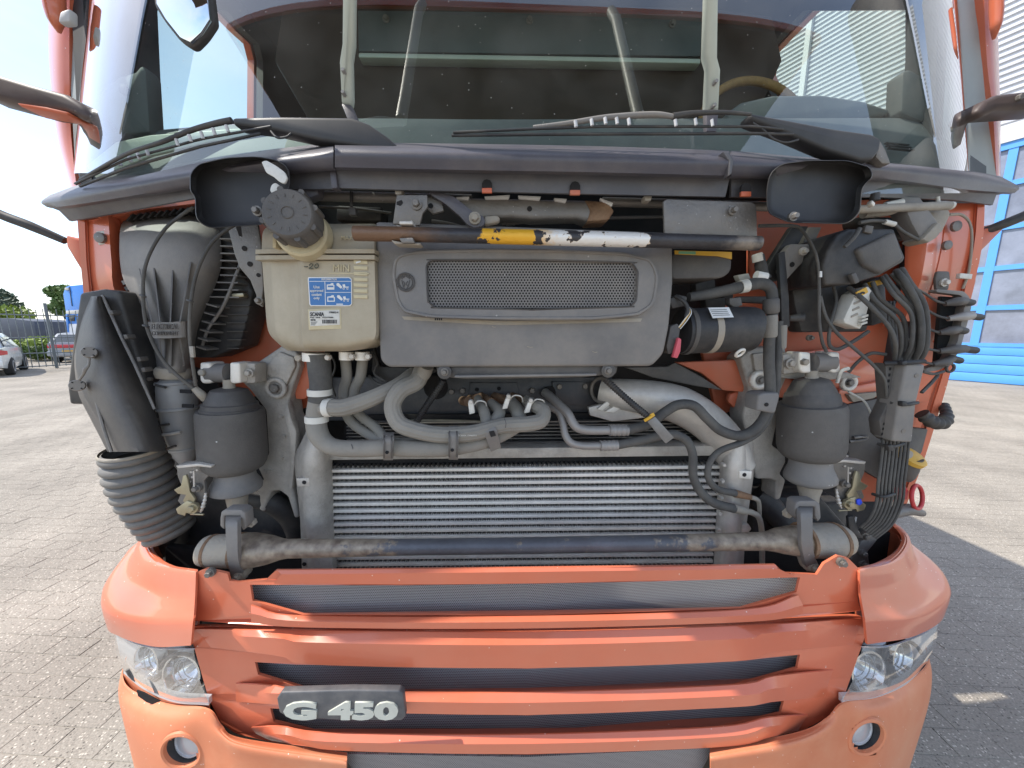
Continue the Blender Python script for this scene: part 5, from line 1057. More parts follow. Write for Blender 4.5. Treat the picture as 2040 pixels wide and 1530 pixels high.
# ---- stabilizer bar
SB = tube('stabilizer_bar', [(566, 1093, .15), (640, 1092, .15), (1040, 1087, .15), (1480, 1079, .15), (1530, 1078, .15)], [20, 17, 17, 17, 19], 'stabbar', T, n=24, per=10, straight=True)
tube('bar_taper', [(484, 1097, .15), (505, 1096, .15), (535, 1095, .15), (560, 1094, .15), (585, 1093, .15)], [37, 36, 30, 22, 18], 'stabbar', SB, n=28)
tube('bar_taper', [(1515, 1078, .15), (1535, 1078, .15), (1555, 1077, .15), (1580, 1077, .15), (1600, 1077, .15)], [18, 21, 27, 31, 32], 'stabbar', SB, n=28)
tube('bar_sleeve', [(402, 1097, .15), (408, 1097, .15), (422, 1097, .15), (484, 1097, .15)], [20, 30, 33, 36], 'dusty_metal', SB, n=28, per=3)
tube('bar_sleeve', [(1598, 1077, .15), (1660, 1076, .15), (1682, 1075, .15), (1692, 1075, .15)], [36, 36, 30, 18], 'dusty_metal', SB, n=28, per=3)
for u, v, r in ((424, 1097, 34), (478, 1097, 38), (1600, 1077, 38), (1664, 1076, 37)): tube('sleeve_ring', [(u-3, v, .15), (u+3, v, .15)], r, 'rust', SB, n=28, per=2)
def clampset(u, v, s):
    c = loft('bar_clamp', [[(u-12, v-78, .155), (u+12, v-78, .155)], [(u-13, v-60, .112), (u+11, v-60, .112)], [(u-12, v-30, .100), (u+11, v-30, .100)], [(u-10, v+10, .098), (u+12, v+10, .098)], [(u-4, v+40, .115), (u+18, v+38, .115)], [(u, v+58, .14), (u+26, v+56, .14)]], 'plastic_grey', T, n=6, th=.012, sub=4, smooth=60)
    ext('fork', [(u-24, v-66), (u-22, v-78), (u-14, v-82), (u+18, v-82), (u+26, v-76), (u+28, v-48), (u+22, v-40), (u+16, v-52), (u+16, v-70), (u-16, v-70), (u-16, v-42), (u-24, v-50)], .128, .030, 'plastic_grey', c, bev=.003)
    bolt(u+40*s, v-58, .16, 9, c, 'dusty_metal', washer=False)
    ext('lug', [(u-6, v+36), (u+20, v+34), (u+28, v+52), (u+18, v+62), (u+2, v+60)], .125, .03, 'dusty_metal', c, bev=.006); bolt(u+13, v+50, .122, 9, c, 'dusty_metal')
clampset(462, 1098, 1); clampset(1608, 1080, -1)
# ---- charge-air cooler
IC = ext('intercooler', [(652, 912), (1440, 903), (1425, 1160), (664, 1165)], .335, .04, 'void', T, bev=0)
ext('core_header', [(655, 897), (1440, 888), (1438, 908), (655, 917)], .29, .06, 'cast', IC, bev=.003)
def edge(v): return 655+(668-655)*(v-915)/225, 1438-(1438-1420)*(v-910)/225
NT = 17; v0, dv = 936.0, 13.4
mk('fin', (.17, .16, .145), .5, metal=.4, var=.4, scale=60, speck=(.6, .58, .55), spamt=.10, spscale=140)
for k in range(NT):
    v = v0+k*dv-(k*.0); a, b = edge(v); sl = -8.0
    ext('cooler_tube', [(a, v), (b, v+sl), (b, v+sl+6.0), (a, v+6.0)], .302, .03, 'alu_bright', IC, bev=.0015)
for k in range(NT):
    v = v0+k*dv-7.2; a, b = edge(v); n = 168; vs, fs = [], []
    for i in range(n+1):
        t = i/n; u = a+(b-a)*t; vv = v-8*t; jit = random.uniform(-1, 1)*(3 if random.random() < .08 else 1)
        top, bot = (u+jit*.7, vv), (u+1.2+jit*.4, vv+7.4)
        q = bot if i % 2 else top
        p = P(q[0], q[1], .309+random.uniform(0, .003)); vs += [p, p+Vector((0, .022, 0))]
    fs = [[2*i, 2*i+2, 2*i+3, 2*i+1] for i in range(n)]
    # give the fins a thin visible edge
    vs2 = [v_+Vector((.0020, 0, 0)) for v_ in vs]; m_ = len(vs); fs += [[m_+2*i+1, m_+2*i+3, m_+2*i+2, m_+2*i] for i in range(n)]+[[2*i, m_+2*i, m_+2*i+2, 2*i+2] for i in range(n)]
    raw('fin_row', vs+vs2, fs, 'fin', IC)
TL = loft('cooler_tank', [[(614, 850, .31), (625, 842, .28), (645, 850, .28), (662, 880, .30)], [(600, 880, .32), (618, 880, .26), (640, 885, .26), (664, 900, .30)], [(586, 912, .32), (606, 915, .25), (640, 920, .25), (660, 925, .30)], [(590, 960, .32), (606, 965, .25), (640, 965, .26), (662, 965, .30)], [(598, 1040, .32), (612, 1045, .25), (640, 1045, .26), (664, 1045, .30)], [(602, 1150, .32), (614, 1150, .26), (645, 1150, .27), (668, 1150, .30)]], 'cast', IC, n=16, th=.006, curve=True, sub=3, smooth=70)
ext('mount_tab', [(590, 953), (616, 953), (617, 969), (592, 970)], .245, .012, 'alu', TL, bev=.002); disc('tab_hole', 606, 961, .2445, 4, .0008, 'void', TL, bev=0)
ext('tank_foot', [(600, 1112), (660, 1108), (664, 1142), (604, 1146)], .262, .03, 'cast', TL, bev=.004); disc('tab_hole', 606, 1124, .261, 4, .0008, 'void', TL, bev=0)
TR = loft('cooler_tank', [[(1432, 900, .30), (1460, 880, .27), (1480, 878, .26), (1500, 880, .31)], [(1436, 930, .30), (1450, 930, .26), (1480, 930, .25), (1502, 935, .31)], [(1432, 980, .30), (1446, 980, .265), (1474, 985, .255), (1496, 985, .31)], [(1428, 1050, .30), (1444, 1050, .265), (1468, 1055, .26), (1486, 1055, .31)], [(1422, 1150, .30), (1440, 1150, .27), (1462, 1150, .265), (1480, 1150, .31)]], 'alu', IC, n=16, th=.006, curve=True, sub=3, smooth=70)
ext('mount_tab', [(1473, 938), (1499, 939), (1497, 955), (1473, 953)], .245, .012, 'alu_bright', TR, bev=.002); disc('tab_hole', 1483, 946, .2445, 4, .0008, 'void', TR, bev=0)
for k in range(6): bolt(1440-k*2.5, 925+k*32, .262, 4, TR, 'alu', washer=False)
ext('tank_lug', [(1480, 1046), (1492, 1044), (1498, 1054), (1490, 1064), (1478, 1066)], .27, .02, 'alu', TR, bev=.003)
# condenser behind
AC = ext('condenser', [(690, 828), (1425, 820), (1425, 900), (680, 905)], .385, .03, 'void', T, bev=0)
for k in range(9):
    v = 843+k*6.6; ext('condenser_tube', [(690, v), (1422, v-7), (1422, v-5.2), (690, v+1.8)], .365, .02, 'steel', AC, bev=0)
# silver charge-air pipe
CP = tube('charge_pipe', [(1196, 777, .36), (1230, 784, .34), (1290, 792, .33), (1350, 806, .325), (1405, 838, .32), (1448, 884, .315), (1468, 930, .31)], [22, 30, 35, 38, 38, 38, 36], 'alu', T, n=28, per=8)
ring('pipe_rim', 1198, 777, .345, 24, 4, 'steel', CP, ax=Vector((-.8, -.6, .1)))
ext('pipe_bracket', [(1172, 812), (1240, 796), (1262, 818), (1290, 832), (1220, 840), (1176, 828)], .33, .02, 'alu', CP, bev=.003)
ext('pipe_gusset', [(1190, 815), (1218, 793), (1224, 798), (1200, 818)], .318, .008, 'alu_bright', CP, bev=.001)
ext('pipe_gusset', [(1206, 820), (1244, 798), (1252, 806), (1222, 822)], .318, .008, 'alu_bright', CP, bev=.001)

bc = ext('spring_clip', [(460, 585), (484, 583), (486, 591), (462, 594)], .30, .02, 'zinc', FH, bev=.003)
for u, v in ((300, 755), (318, 742)): disc('screw', u, v, .26, 4, .006, 'steel', T, 10)
for k, (u, v) in enumerate(((560, 830), (566, 870), (560, 912))): disc('cast_pip', u, v, .333, 4, .004, 'cast', CL, 12)
for u, v in ((240, 640), (1870, 640), (1862, 680)): disc('spot_weld', u, v, .345, 3, .003, 'orange', T, 10)
tube('wire', [(660, 706, .27), (668, 730, .27), (660, 760, .28), (668, 790, .29)], 2.5, 'rubber', T, n=6)
tube('wire', [(740, 700, .27), (752, 722, .27), (746, 744, .27), (770, 760, .27)], 3, 'rubber', T, n=6)
for (u, v, Y) in ((285, 590, .176), (379, 600, .176), (291, 650, .176)): tube('cable_tie', [(u-6, v-2, Y), (u, v, Y-.004), (u+6, v+2, Y)], 2.2, 'black', T, n=6, per=3)
ext('cable_tag', [(376, 690), (384, 690), (386, 712), (379, 712)], .172, .006, 'dusty_metal', T, bev=.001)

ext('inner_wing', [(296, 715), (420, 740), (450, 800), (470, 1130), (385, 1128), (340, 1060), (322, 960), (316, 880), (300, 800)], .40, .02, 'black', T, bev=.004)
# ---- hoses under the tank
HY = .20
def hose(path, r, m='rubber_dusty', name='hose', n=16, **k): return tube(name, path, r, m, T, n=n, **k)
h1 = hose([(634, 706, .20), (637, 740, .20), (639, 768, .20), (635, 800, .20)], [25, 24, 23, 22], 'rubber')
hose([(635, 795, .20), (632, 820, .20), (630, 842, .20), (634, 864, .19), (648, 882, .185), (672, 892, .18), (718, 894, .18), (773, 892, .18), (834, 894, .185), (894, 893, .19), (955, 882, .20), (1001, 864, .22), (1034, 842, .24), (1030, 818, .27), (1016, 799, .31)], [21, 22, 22, 22, 19, 17, 17, 17, 17, 16, 15, 15, 14, 14, 13])
hose([(640, 812, .20), (662, 812, .19), (690, 811, .19), (742, 793, .20), (791, 768, .23), (824, 742, .27)], [16, 17, 17, 16, 14, 12], n=48, flute=.022, smooth=25)
hose([(842, 733, .24), (830, 760, .22), (798, 778, .20), (782, 808, .19), (794, 842, .18), (827, 857, .175), (879, 866, .172), (940, 863, .175), (1001, 848, .19), (1046, 845, .20), (1077, 838, .21), (1082, 818, .23), (1065, 808, .25), (1050, 799, .29)], [16, 17, 17, 17, 17, 16, 16, 16, 15, 15, 15, 14, 13, 12], n=48, flute=.022, smooth=25)
hose([(688, 716, .24), (691, 751, .25), (685, 785, .26), (696, 836, .25), (742, 870, .23), (773, 884, .20)], [11, 11, 11, 10, 10, 9])
hose([(723, 714, .24), (718, 751, .25), (706, 778, .26), (709, 818, .26), (748, 851, .24), (778, 878, .21), (840, 880, .205)], [11, 11, 11, 10, 10, 10, 9])
hose([(950, 793, .30), (962, 815, .25), (969, 840, .22), (968, 856, .20)], [9, 11, 11, 9]); hose([(974, 800, .30), (994, 818, .26), (990, 832, .24), (976, 846, .22)], [9, 12, 12, 9])
for a, b in (((936, 796), (952, 794)), ((958, 790), (978, 802)), ((985, 790), (1014, 800)), ((1020, 790), (1050, 802)), ((922, 798), (934, 800))):
    tube('pipe_stub', [(a[0], a[1], .36), (b[0], b[1], .29)], [9, 10], 'rust', T, n=12, per=2)
for u, v, hw, lean in ((637, 781, 25, 0), (631, 834, 24, 0)):
    vlathe('hose_clamp', u-.3, v-6, u+.3, v+6, .20, [(v-6, hw-.5), (v-6, hw+.6), (v+6, hw+.6), (v+6, hw-.5)], 'cream', T)
tube('hose_clamp', [(649, 812, .192), (661, 812, .190)], [18.5, 18.5], 'cream', T, n=24, per=2)
for u, v, w in ((630, 711, 27), (690, 709, 14), (722, 709, 14)):
    c = vlathe('worm_clamp', u-.2, v-8, u+.2, v+8, .205, [(v-8, w-1), (v-8, w+1), (v+8, w+1), (v+8, w-1)], 'alu_bright', T, 24)
    bolt(u+w*.9, v+1, .185, 6, c, 'alu', washer=False)
bolt(596, 713, .20, 7, T, 'dusty_metal', washer=False)
def strap(pts, w):
    s = loft('hose_strap', pts, 'plastic_grey', T, n=8, th=.006, sub=3, smooth=50); return s
for u, v, h in ((773, 890, 27), (903, 883, 33)):
    s = strap([[(u-10, v-h, .19), (u+10, v-h-1, .19)], [(u-9, v-h*.6, .150), (u+11, v-h*.6, .150)], [(u-9, v, .146), (u+10, v, .146)], [(u-10, v+h*.6, .150), (u+9, v+h*.6, .150)], [(u-9, v+h, .185), (u+9, v+h, .185)]], 10)
    disc('strap_hole', u-2, v+h*.42, .1445, 3.4, .001, 'void', s, 10, bev=0)
    for k in (-8, 7): tube('strap_rib', [(u+k, v-h*.8, .165), (u+k, v-h*.4, .144), (u+k, v+h*.4, .144), (u+k, v+h*.8, .165)], 1.8, 'plastic', s, n=6, per=3)
s = strap([[(958, 842, .205), (982, 836, .205)], [(963, 856, .165), (987, 851, .165)], [(968, 872, .165), (992, 866, .165)], [(978, 900, .19), (998, 892, .19)]], 10); ext('strap_window', [(974, 860), (984, 858), (988, 868), (978, 871)], .158, .002, 'void', s, bev=0)
for u, v, a in ((938, 813, 1), (1010, 802, -1), (1054, 810, -1)):
    c = ext('spring_clamp', [(u-6, v-12), (u+4, v-13), (u+8, v+10), (u-3, v+13)] if a > 0 else [(u-2, v-9), (u+8, v-13), (u+1, v+12), (u-10, v+14)], .22, .018, 'alu_bright', T, bev=.002)
    bolt(u+(0 if a > 0 else 3), v-13, .22, 5, c, 'alu', washer=False)
    tube('clamp_wire', [(u+4, v-4, .235), (u+14, v-14, .23), (u+28, v-12, .235), (u+32, v-2, .25)], 1.5, 'alu_bright', c, n=6)
txt('hose_print', 'SCANIA 1794603-3', 913, 866, 949, 869, .1475, 'cream', T, depth=.0004)
# air-conditioning pipes
tube('ac_pipe', [(1086, 782, .37), (1096, 790, .34), (1110, 803, .31), (1130, 822, .28), (1141, 842, .265), (1152, 853, .26), (1175, 857, .26), (1216, 857, .26)], [9, 9, 9, 9, 9, 9, 9, 9], 'wetgrey', T, n=14)
tube('ac_pipe', [(1070, 800, .36), (1090, 808, .33), (1112, 820, .30), (1121, 842, .28), (1126, 866, .265), (1138, 882, .255), (1160, 888, .25), (1198, 888, .25)], 7.5, 'wetgrey', T, n=14)
tube('pipe_fitting', [(1214, 857, .26), (1250, 857, .26)], [11.5, 11.5], 'wetgrey', T, n=20, ribs=4, ribamp=.06); tube('pipe_fitting', [(1196, 888, .25), (1230, 887, .25)], [10.5, 10.5], 'wetgrey', T, n=20, ribs=4, ribamp=.06)
hose([(1246, 857, .26), (1289, 846, .25), (1326, 820, .24), (1353, 806, .235), (1383, 809, .23), (1408, 833, .225), (1435, 857, .22), (1472, 868, .215), (1505, 854, .21), (1527, 822, .205), (1534, 781, .20), (1532, 720, .20), (1533, 670, .20), (1536, 640, .20)], [10, 10, 10, 10, 10, 10, 10, 10, 11, 11, 12, 12, 12, 12], 'rubber')
hose([(1228, 887, .25), (1283, 876, .245), (1320, 867, .24), (1345, 866, .235), (1368, 878, .23), (1380, 906, .225), (1381, 948, .225), (1396, 980, .225), (1423, 1002, .225), (1462, 1013, .23)], 9, 'rubber')
hose([(1553, 640, .21), (1550, 720, .205), (1546, 780, .205), (1534, 824, .21), (1514, 858, .215), (1481, 880, .22), (1435, 898, .225), (1414, 922, .225), (1411, 952, .225), (1429, 974, .23), (1466, 983, .235)], [8, 8, 7.5, 7.5, 7, 7, 7, 7, 7, 7, 7], 'rubber')
tube('rusty_fitting', [(1460, 1012, .23), (1484, 1018, .235)], [9, 8], 'dusty_metal', T, n=14, per=2); tube('rusty_fitting', [(1464, 983, .235), (1494, 990, .24)], [8, 6], 'rust', T, n=14, per=2)
tube('ac_pipe', [(1482, 1018, .235), (1500, 1022, .24), (1513, 1034, .25), (1518, 1070, .27), (1518, 1140, .29)], 6, 'dusty_metal', T, n=10); tube('ac_pipe', [(1492, 990, .24), (1506, 994, .245), (1512, 1002, .25), (1513, 1026, .27)], 4.5, 'dusty_metal', T, n=10)
# corrugated conduits
tube('conduit', [(884, 756, .26), (872, 775, .27), (850, 808, .29), (830, 840, .31)], 6.5, 'black', T, n=10, ribs=22, ribamp=.12); tube('conduit', [(1206, 756, .22), (1230, 778, .21), (1262, 806, .20), (1289, 828, .20)], 6.5, 'black', T, n=10, ribs=22, ribamp=.12)
tube('cable_tie', [(1284, 838, .19), (1294, 832, .185), (1302, 826, .19)], 3.5, 'yellow', T, n=8); tube('cable_tie', [(1298, 824, .19), (1302, 830, .186)], [5, 4], 'yellow', T, n=8, per=2)
mk('foil', (.23, .22, .21), .35, metal=.3, var=.2, scale=30); ext('wrapped_end', [(1290, 840), (1305, 830), (1343, 872), (1327, 884), (1316, 872)], .19, .006, 'foil', T, bev=.001)
# hose clip at the casting
c = ext('hose_clip', [(1511, 788), (1520, 783), (1552, 782), (1554, 790), (1546, 822), (1540, 824), (1508, 818)], .175, .05, 'plastic_grey', T, bev=.010, seg=3, r=4); disc('clip_hole', 1527, 806, .174, 4, .001, 'void', c, 10, bev=0)
# heater hose upper right
hose([(1372, 592, .20), (1400, 588, .20), (1441, 580, .20), (1500, 566, .20), (1522, 566, .20), (1536, 578, .20), (1539, 610, .20), (1537, 645, .20)], [9, 10, 11, 12, 13, 13, 12, 12], 'rubber')
tube('hose_clamp', [(1474, 572, .20), (1488, 569, .20)], [13, 13.5], 'cream', T, n=20, per=2); tube('hose_clamp', [(1506, 548, .20), (1526, 552, .20)], [9, 9], 'white', T, n=20, per=2)
vlathe('hose_sleeve', 1536, 595, 1536, 625, .20, [(595, 15), (598, 18), (622, 18), (625, 15)], 'plastic', T); vlathe('hose_sleeve', 1535, 628, 1534, 672, .20, [(628, 14), (632, 15.5), (668, 15.5), (672, 13.5)], 'rubber_dusty', T)
vlathe('hose_sleeve', 1560, 648, 1558, 694, .205, [(648, 8), (651, 9), (690, 9), (694, 8)], 'rubber_dusty', T)
ext('hose_support', [(1470, 590), (1530, 590), (1560, 596), (1560, 606), (1475, 602)], .24, .02, 'black', T, bev=.004)
vlathe('valve_neck', 1512, 508, 1520, 556, .21, [(508, 11), (524, 12), (525, 13), (548, 14), (552, 17), (556, 18)], 'black', T); vlathe('valve_cap', 1508, 505, 1511, 522, .21, [(505, 10), (507, 12), (521, 12.5)], 'cream', T)
ext('sensor', [(1454, 594), (1476, 592), (1480, 608), (1464, 614), (1454, 606)], .195, .02, 'plastic', T, bev=.002); ext('sensor', [(1470, 548), (1492, 544), (1496, 556), (1476, 562)], .24, .02, 'cream', T, bev=.002)
# ---- coolant tank
TK = loft('coolant_tank', [[(522, 520, .215), (540, 520, .17), (592, 520, .135), (600, 520, .118), (680, 520, .115), (746, 520, .118)],
                           [(528, 600, .215), (545, 600, .17), (594, 600, .135), (601, 600, .118), (680, 600, .115), (748, 600, .118)],
                           [(534, 658, .215), (550, 660, .17), (596, 662, .135), (602, 664, .118), (680, 664, .115), (749, 660, .118)],
                           [(552, 682, .215), (566, 686, .175), (600, 690, .14), (606, 690, .125), (690, 690, .122), (742, 680, .125)],
                           [(572, 698, .22), (584, 699, .20), (604, 700, .17), (612, 700, .16), (690, 700, .16), (722, 696, .17)]], 'tankplastic', T, n=40, th=.10, sub=4, smooth=40)
loft('tank_top', [[(536, 450, .22), (560, 447, .20), (640, 446, .19), (746, 446, .19)], [(524, 462, .19), (545, 460, .15), (620, 458, .135), (746, 458, .135)], [(521, 498, .19), (545, 498, .15), (600, 498, .125), (746, 498, .125)]], 'tankplastic', TK, n=24, th=.09, sub=4, smooth=60)
for v in (497, 509): loft('tank_seam', [[(509, v, .20), (530, v-.5, .14), (620, v-1, .106), (746, v-1, .106)], [(509, v+9, .20), (530, v+8, .14), (620, v+7.5, .106), (746, v+7.5, .106)]], 'tankplastic', TK, n=20, th=.09, smooth=40)
for u in (546, 598, 648): ext('tank_rib', [(u-3, 452), (u+3, 452), (u+4, 494), (u-4, 494)], .112, .06, 'tanklight', TK, bev=.002)
pc = P(597, 447, .088)-Vector((0, 0, .012)); ca_ = Vector((.10, -.97, .14)); km = mpp(pc)
cp = lathe('tank_cap', pc+Vector((0, 0, .012)), ca_, [(.0, 46*km), (.008, 47.5*km), (.044, 46.5*km), (.049, 44*km), (.051, 42*km)], 'plastic', TK, 40)
a_ = ca_.normalized().orthogonal().normalized(); b_ = ca_.normalized().cross(a_)
for k in range(8):
    t = k*math.pi/4+.3; c0 = pc+Vector((0, 0, .012))+(a_*math.cos(t)+b_*math.sin(t))*47*km; sweep('cap_grip', [c0+ca_.normalized()*.010, c0+ca_.normalized()*.045], 6*km, 'plastic', cp, 8)
mo = P(587, 433, .055)
ringp = [pc+Vector((0, 0, .012))+ca_.normalized()*.0512+(a_*math.cos(t)+b_*math.sin(t))*11*km for t in [i*math.pi/8 for i in range(17)]]; sweep('cap_mark', ringp, 1.4*km, 'plastic', cp, 6)
for k in range(14):
    t = k*math.pi*2/14; c0 = pc+Vector((0, 0, .012))+ca_.normalized()*.051; e_ = a_*math.cos(t)+b_*math.sin(t); sweep('cap_mark', [c0+e_*28*km, c0+e_*35*km], 1.2*km, 'plastic', cp, 5)
lathe('tank_neck', pc, ca_, [(-.03, 52*km), (-.004, 50*km), (.0, 46*km)], 'tanklight', TK, 36)
lb = ext('label', [(614, 552), (696, 552), (701, 556), (701, 606), (697, 610), (619, 610), (616, 606), (613, 556)], .1135, .002, 'white', TK, bev=.0003)
ext('label_field', [(615.5, 554), (695, 554), (699, 557), (699.5, 605), (696, 608), (620, 608), (618, 605), (615, 557)], .1130, .001, 'bluelabel', lb, bev=0)
LYy = .1126
txt('lettering', 'INFORMATION', 641, 554.5, 671, 558.5, LYy, 'white', lb, bold=.01); 
for i, (s_, a, b) in enumerate((('Use', 625, 637), ('approved', 618, 644), ('coolant', 621, 641), ('only', 625, 637))): txt('lettering', s_, a, 569+i*7.4, b, 574.6+i*7.4+(1 if i in (1, 3) else 0), LYy, 'white', lb, bold=.012)
for pl in ([(616, 560), (699, 560), (699, 561), (616, 561)], [(646.5, 560), (647.7, 560), (649, 608), (647.8, 608)], [(647, 582), (699, 582), (699, 583), (647, 583)]): ext('label_line', pl, LYy, .0006, 'white', lb, bev=0)
for du, dv in ((0, 0), (1, 24)):
    ext('pictogram', [(651+du, 567+dv), (658+du, 566+dv), (660+du, 564+dv), (664+du, 564+dv), (664+du, 567+dv), (666+du, 568+dv), (666+du, 577+dv), (651+du, 577+dv)], LYy, .0006, 'white', lb, bev=0)
    ext('pictogram_core', [(653+du, 569+dv), (663.5+du, 569+dv), (664+du, 572+dv if not dv else 575+dv), (653+du, 572+dv if not dv else 575+dv)], LYy-.0004, .0006, 'bluelabel', lb, bev=0)
    ext('pictogram', [(671+du, 564+dv), (675+du, 564+dv), (682+du, 572+dv), (679+du, 575+dv), (670+du, 568+dv)], LYy, .0006, 'white', lb, bev=0)
    ext('pictogram', [(682+du, 567+dv), (687+du, 566+dv), (688+du, 571+dv), (695+du, 571+dv), (695+du, 572.5+dv), (684+du, 573+dv)], LYy, .0006, 'white', lb, bev=0)
    for uu in (684.5, 692): ring('pictogram_wheel', uu+du, 575+dv, LYy, 1.6, .5, 'white', lb, n=10, k=4)
ext('pictogram', [(670, 605), (683, 605), (683, 607), (670, 607)], LYy, .0006, 'white', lb, bev=0)
ext('label_frame', [(613, 616), (679, 614), (680, 655), (615, 657)], .1140, .002, 'tanklight', TK, bev=.0005)
l2 = ext('label', [(616, 620), (676, 617), (677, 647), (618, 650)], .1128, .0012, 'cream', TK, bev=.0002)
txt('lettering', 'SCANIA', 618, 622, 645.5, 630, .1124, 'ink', l2, bold=.02); txt('lettering', '1780822-8', 656, 620.5, 674, 624, .1124, 'ink', l2); txt('lettering', 'Exp. tank   K2219606', 618.5, 631, 664, 634.5, .1124, 'ink', l2); txt('lettering', 'BEHR', 619, 636, 629, 639, .1124, 'ink', l2, bold=.02)
for k in range(4): ext('print_line', [(619, 641+k*2), (632-k*1.5, 641+k*2), (632-k*1.5, 641.8+k*2), (619, 641.8+k*2)], .1124, .0004, 'ink', l2, bev=0)
u = 642.
while u < 671: 
    wd = random.choice((.6, .9, 1.4)); ext('barcode_bar', [(u, 637), (u+wd, 637), (u+wd, 644.5), (u, 644.5)], .1124, .0004, 'ink', l2, bev=0); u += wd+random.choice((.6, 1.0))
# hand-written -20
hy = .1135
tube('handwriting', [(606, 531, hy), (610, 531.5, hy), (613, 531, hy)], 1.2, 'inkgreen', TK, n=5); tube('handwriting', [(616, 529, hy), (619, 525.5, hy), (623, 527, hy), (621, 531, hy), (616, 535, hy), (624, 534.5, hy)], 1.2, 'inkgreen', TK, n=5)
tube('handwriting', [(630, 525.5, hy), (627, 530, hy), (629, 534, hy), (634, 531, hy), (633, 526, hy), (630, 525.5, hy)], 1.2, 'inkgreen', TK, n=5)
txt('level_mark', 'MIN', 664, 527, 696, 541, .1142, 'tanklight', TK, depth=.0014); txt('level_mark', 'MAX', 680, 470, 704, 478, .1225, 'tanklight', TK, depth=.002)
ext('level_line', [(655, 543), (735, 544), (735, 546), (655, 545)], .1145, .002, 'tanklight', TK, bev=0)
for k in range(7): ext('level_step', [(704, 518+k*11.5), (732, 519+k*11.5), (732, 526+k*11.5), (705, 525+k*11.5)], .1145, .002, 'tanklight', TK, bev=.0006)
# ---- heater cover with perforated panel
HC = ext('heater_cover', rnd([(746, 440), (1330, 462), (1341, 475), (1342, 560), (1334, 650), (1323, 705), (1300, 730), (772, 732), (757, 718), (750, 600)], 10, 4), .135, .16, 'plastic_grey', T, bev=.008, seg=3)
outer = rnd([(784, 545), (790, 512), (830, 502), (960, 499), (1100, 500), (1240, 506), (1296, 518), (1309, 552), (1300, 606), (1270, 626), (1180, 634), (1000, 634), (860, 630), (806, 620), (792, 596)], 14, 4)
inner = rnd([(849, 526), (862, 517), (1060, 517), (1258, 522), (1271, 540), (1268, 598), (1256, 611), (1060, 617), (866, 613), (852, 600)], 8, 4)
FR = holed('panel_frame', outer, [inner], .112, .04, 'plastic_grey', HC)
tube('frame_lip', [(u, v, .113) for u, v in outer[::2]]+[(outer[0][0], outer[0][1], .113)], 4, 'plastic_grey', FR, n=6, per=3)
tube('frame_lip', [(u, v, .113) for u, v in inner[::2]]+[(inner[0][0], inner[0][1], .113)], 2, 'plastic', FR, n=6, per=3)
# perforated sheet: real round holes
def perf(u0, v0, u1, v1, Y, du):
    vs, fs = [], []; dvv = du*.866; rows_ = int((v1-v0)/dvv)+1
    def ins(u, v): return geometry.intersect_point_tri_2d(Vector((0, 0)), Vector((1, 1)), Vector((1, 1)), Vector((1, 1))) 
    for j in range(rows_):
        for i in range(int((u1-u0)/du)+1):
            u, v = u0+i*du+(du/2 if j % 2 else 0), v0+j*dvv
            if u > u1: continue
            k = len(vs)
            for a in range(6):
                t = math.radians(30+60*a); vs.append(P(u+math.cos(t)*du*.578, v+math.sin(t)*du*.578, Y))
            for a in range(12):
                t = math.radians(30+30*a); vs.append(P(u+math.cos(t)*du*.31, v+math.sin(t)*du*.31, Y))
            for a in range(6):
                i0, i1, i2 = k+6+2*a, k+6+(2*a+1) % 12, k+6+(2*a+2) % 12; fs += [[k+a, k+(a+1) % 6, i2, i1, i0]]
    me = bpy.data.meshes.new('perforated_sheet'); me.from_pydata([tuple(v) for v in vs], [], fs); o = link('perforated_sheet', me, 'plastic_grey', FR); return o
perf(853, 521, 1268, 614, .120, 6.1)
ext('panel_backing', [(845, 514), (1275, 518), (1272, 615), (848, 620)], .1315, .002, 'void', FR, bev=0)
em = ring('emblem', 808, 562, .110, 17, 1.6, 'plastic', FR, n=3*8, k=5)
ring('emblem_ring', 808, 562, .110, 13.5, .8, 'plastic', em, n=24, k=5)
# griffin head with crown, drawn as raised lines
for pl in ([(801, 556), (801, 549), (804, 553), (808, 548), (812, 553), (815, 549), (815, 556)], [(800, 558), (803, 570), (808, 577), (813, 570), (816, 558)], [(803, 560), (806, 566), (804, 572)], [(812, 560), (809, 566), (813, 571)]):
    tube('emblem_line', [(u, v, .1105) for u, v in pl], .9, 'plastic', em, n=5, per=3)
ext('cover_ledge', [(868, 731), (1232, 726), (1228, 745), (1160, 752), (930, 756), (874, 750)], .15, .05, 'plastic', HC, bev=.004)
ext('ledge_lip', [(905, 748), (1190, 744), (1188, 749), (905, 753)], .14, .03, 'plastic_grey', HC, bev=.002)
for u, v in ((886, 741), (1211, 738)): disc('washer_plate', u, v, .146, 14, .006, 'plastic', HC, 20); bolt(u, v, .140, 8, HC, 'steel')
IN = ext('air_inlet', rnd([(1338, 504), (1440, 508), (1458, 514), (1457, 540), (1440, 554), (1338, 556)], 10, 4), .16, .12, 'plastic', T, bev=.012, seg=3)
ext('sticker', [(1344, 499), (1458, 502), (1458, 516), (1430, 510), (1345, 506)], .157, .004, 'yellow', IN, bev=0); ext('sticker_print', [(1352, 500.5), (1386, 501), (1386, 507), (1352, 505.5)], .1562, .002, 'greensticker', IN, bev=0)
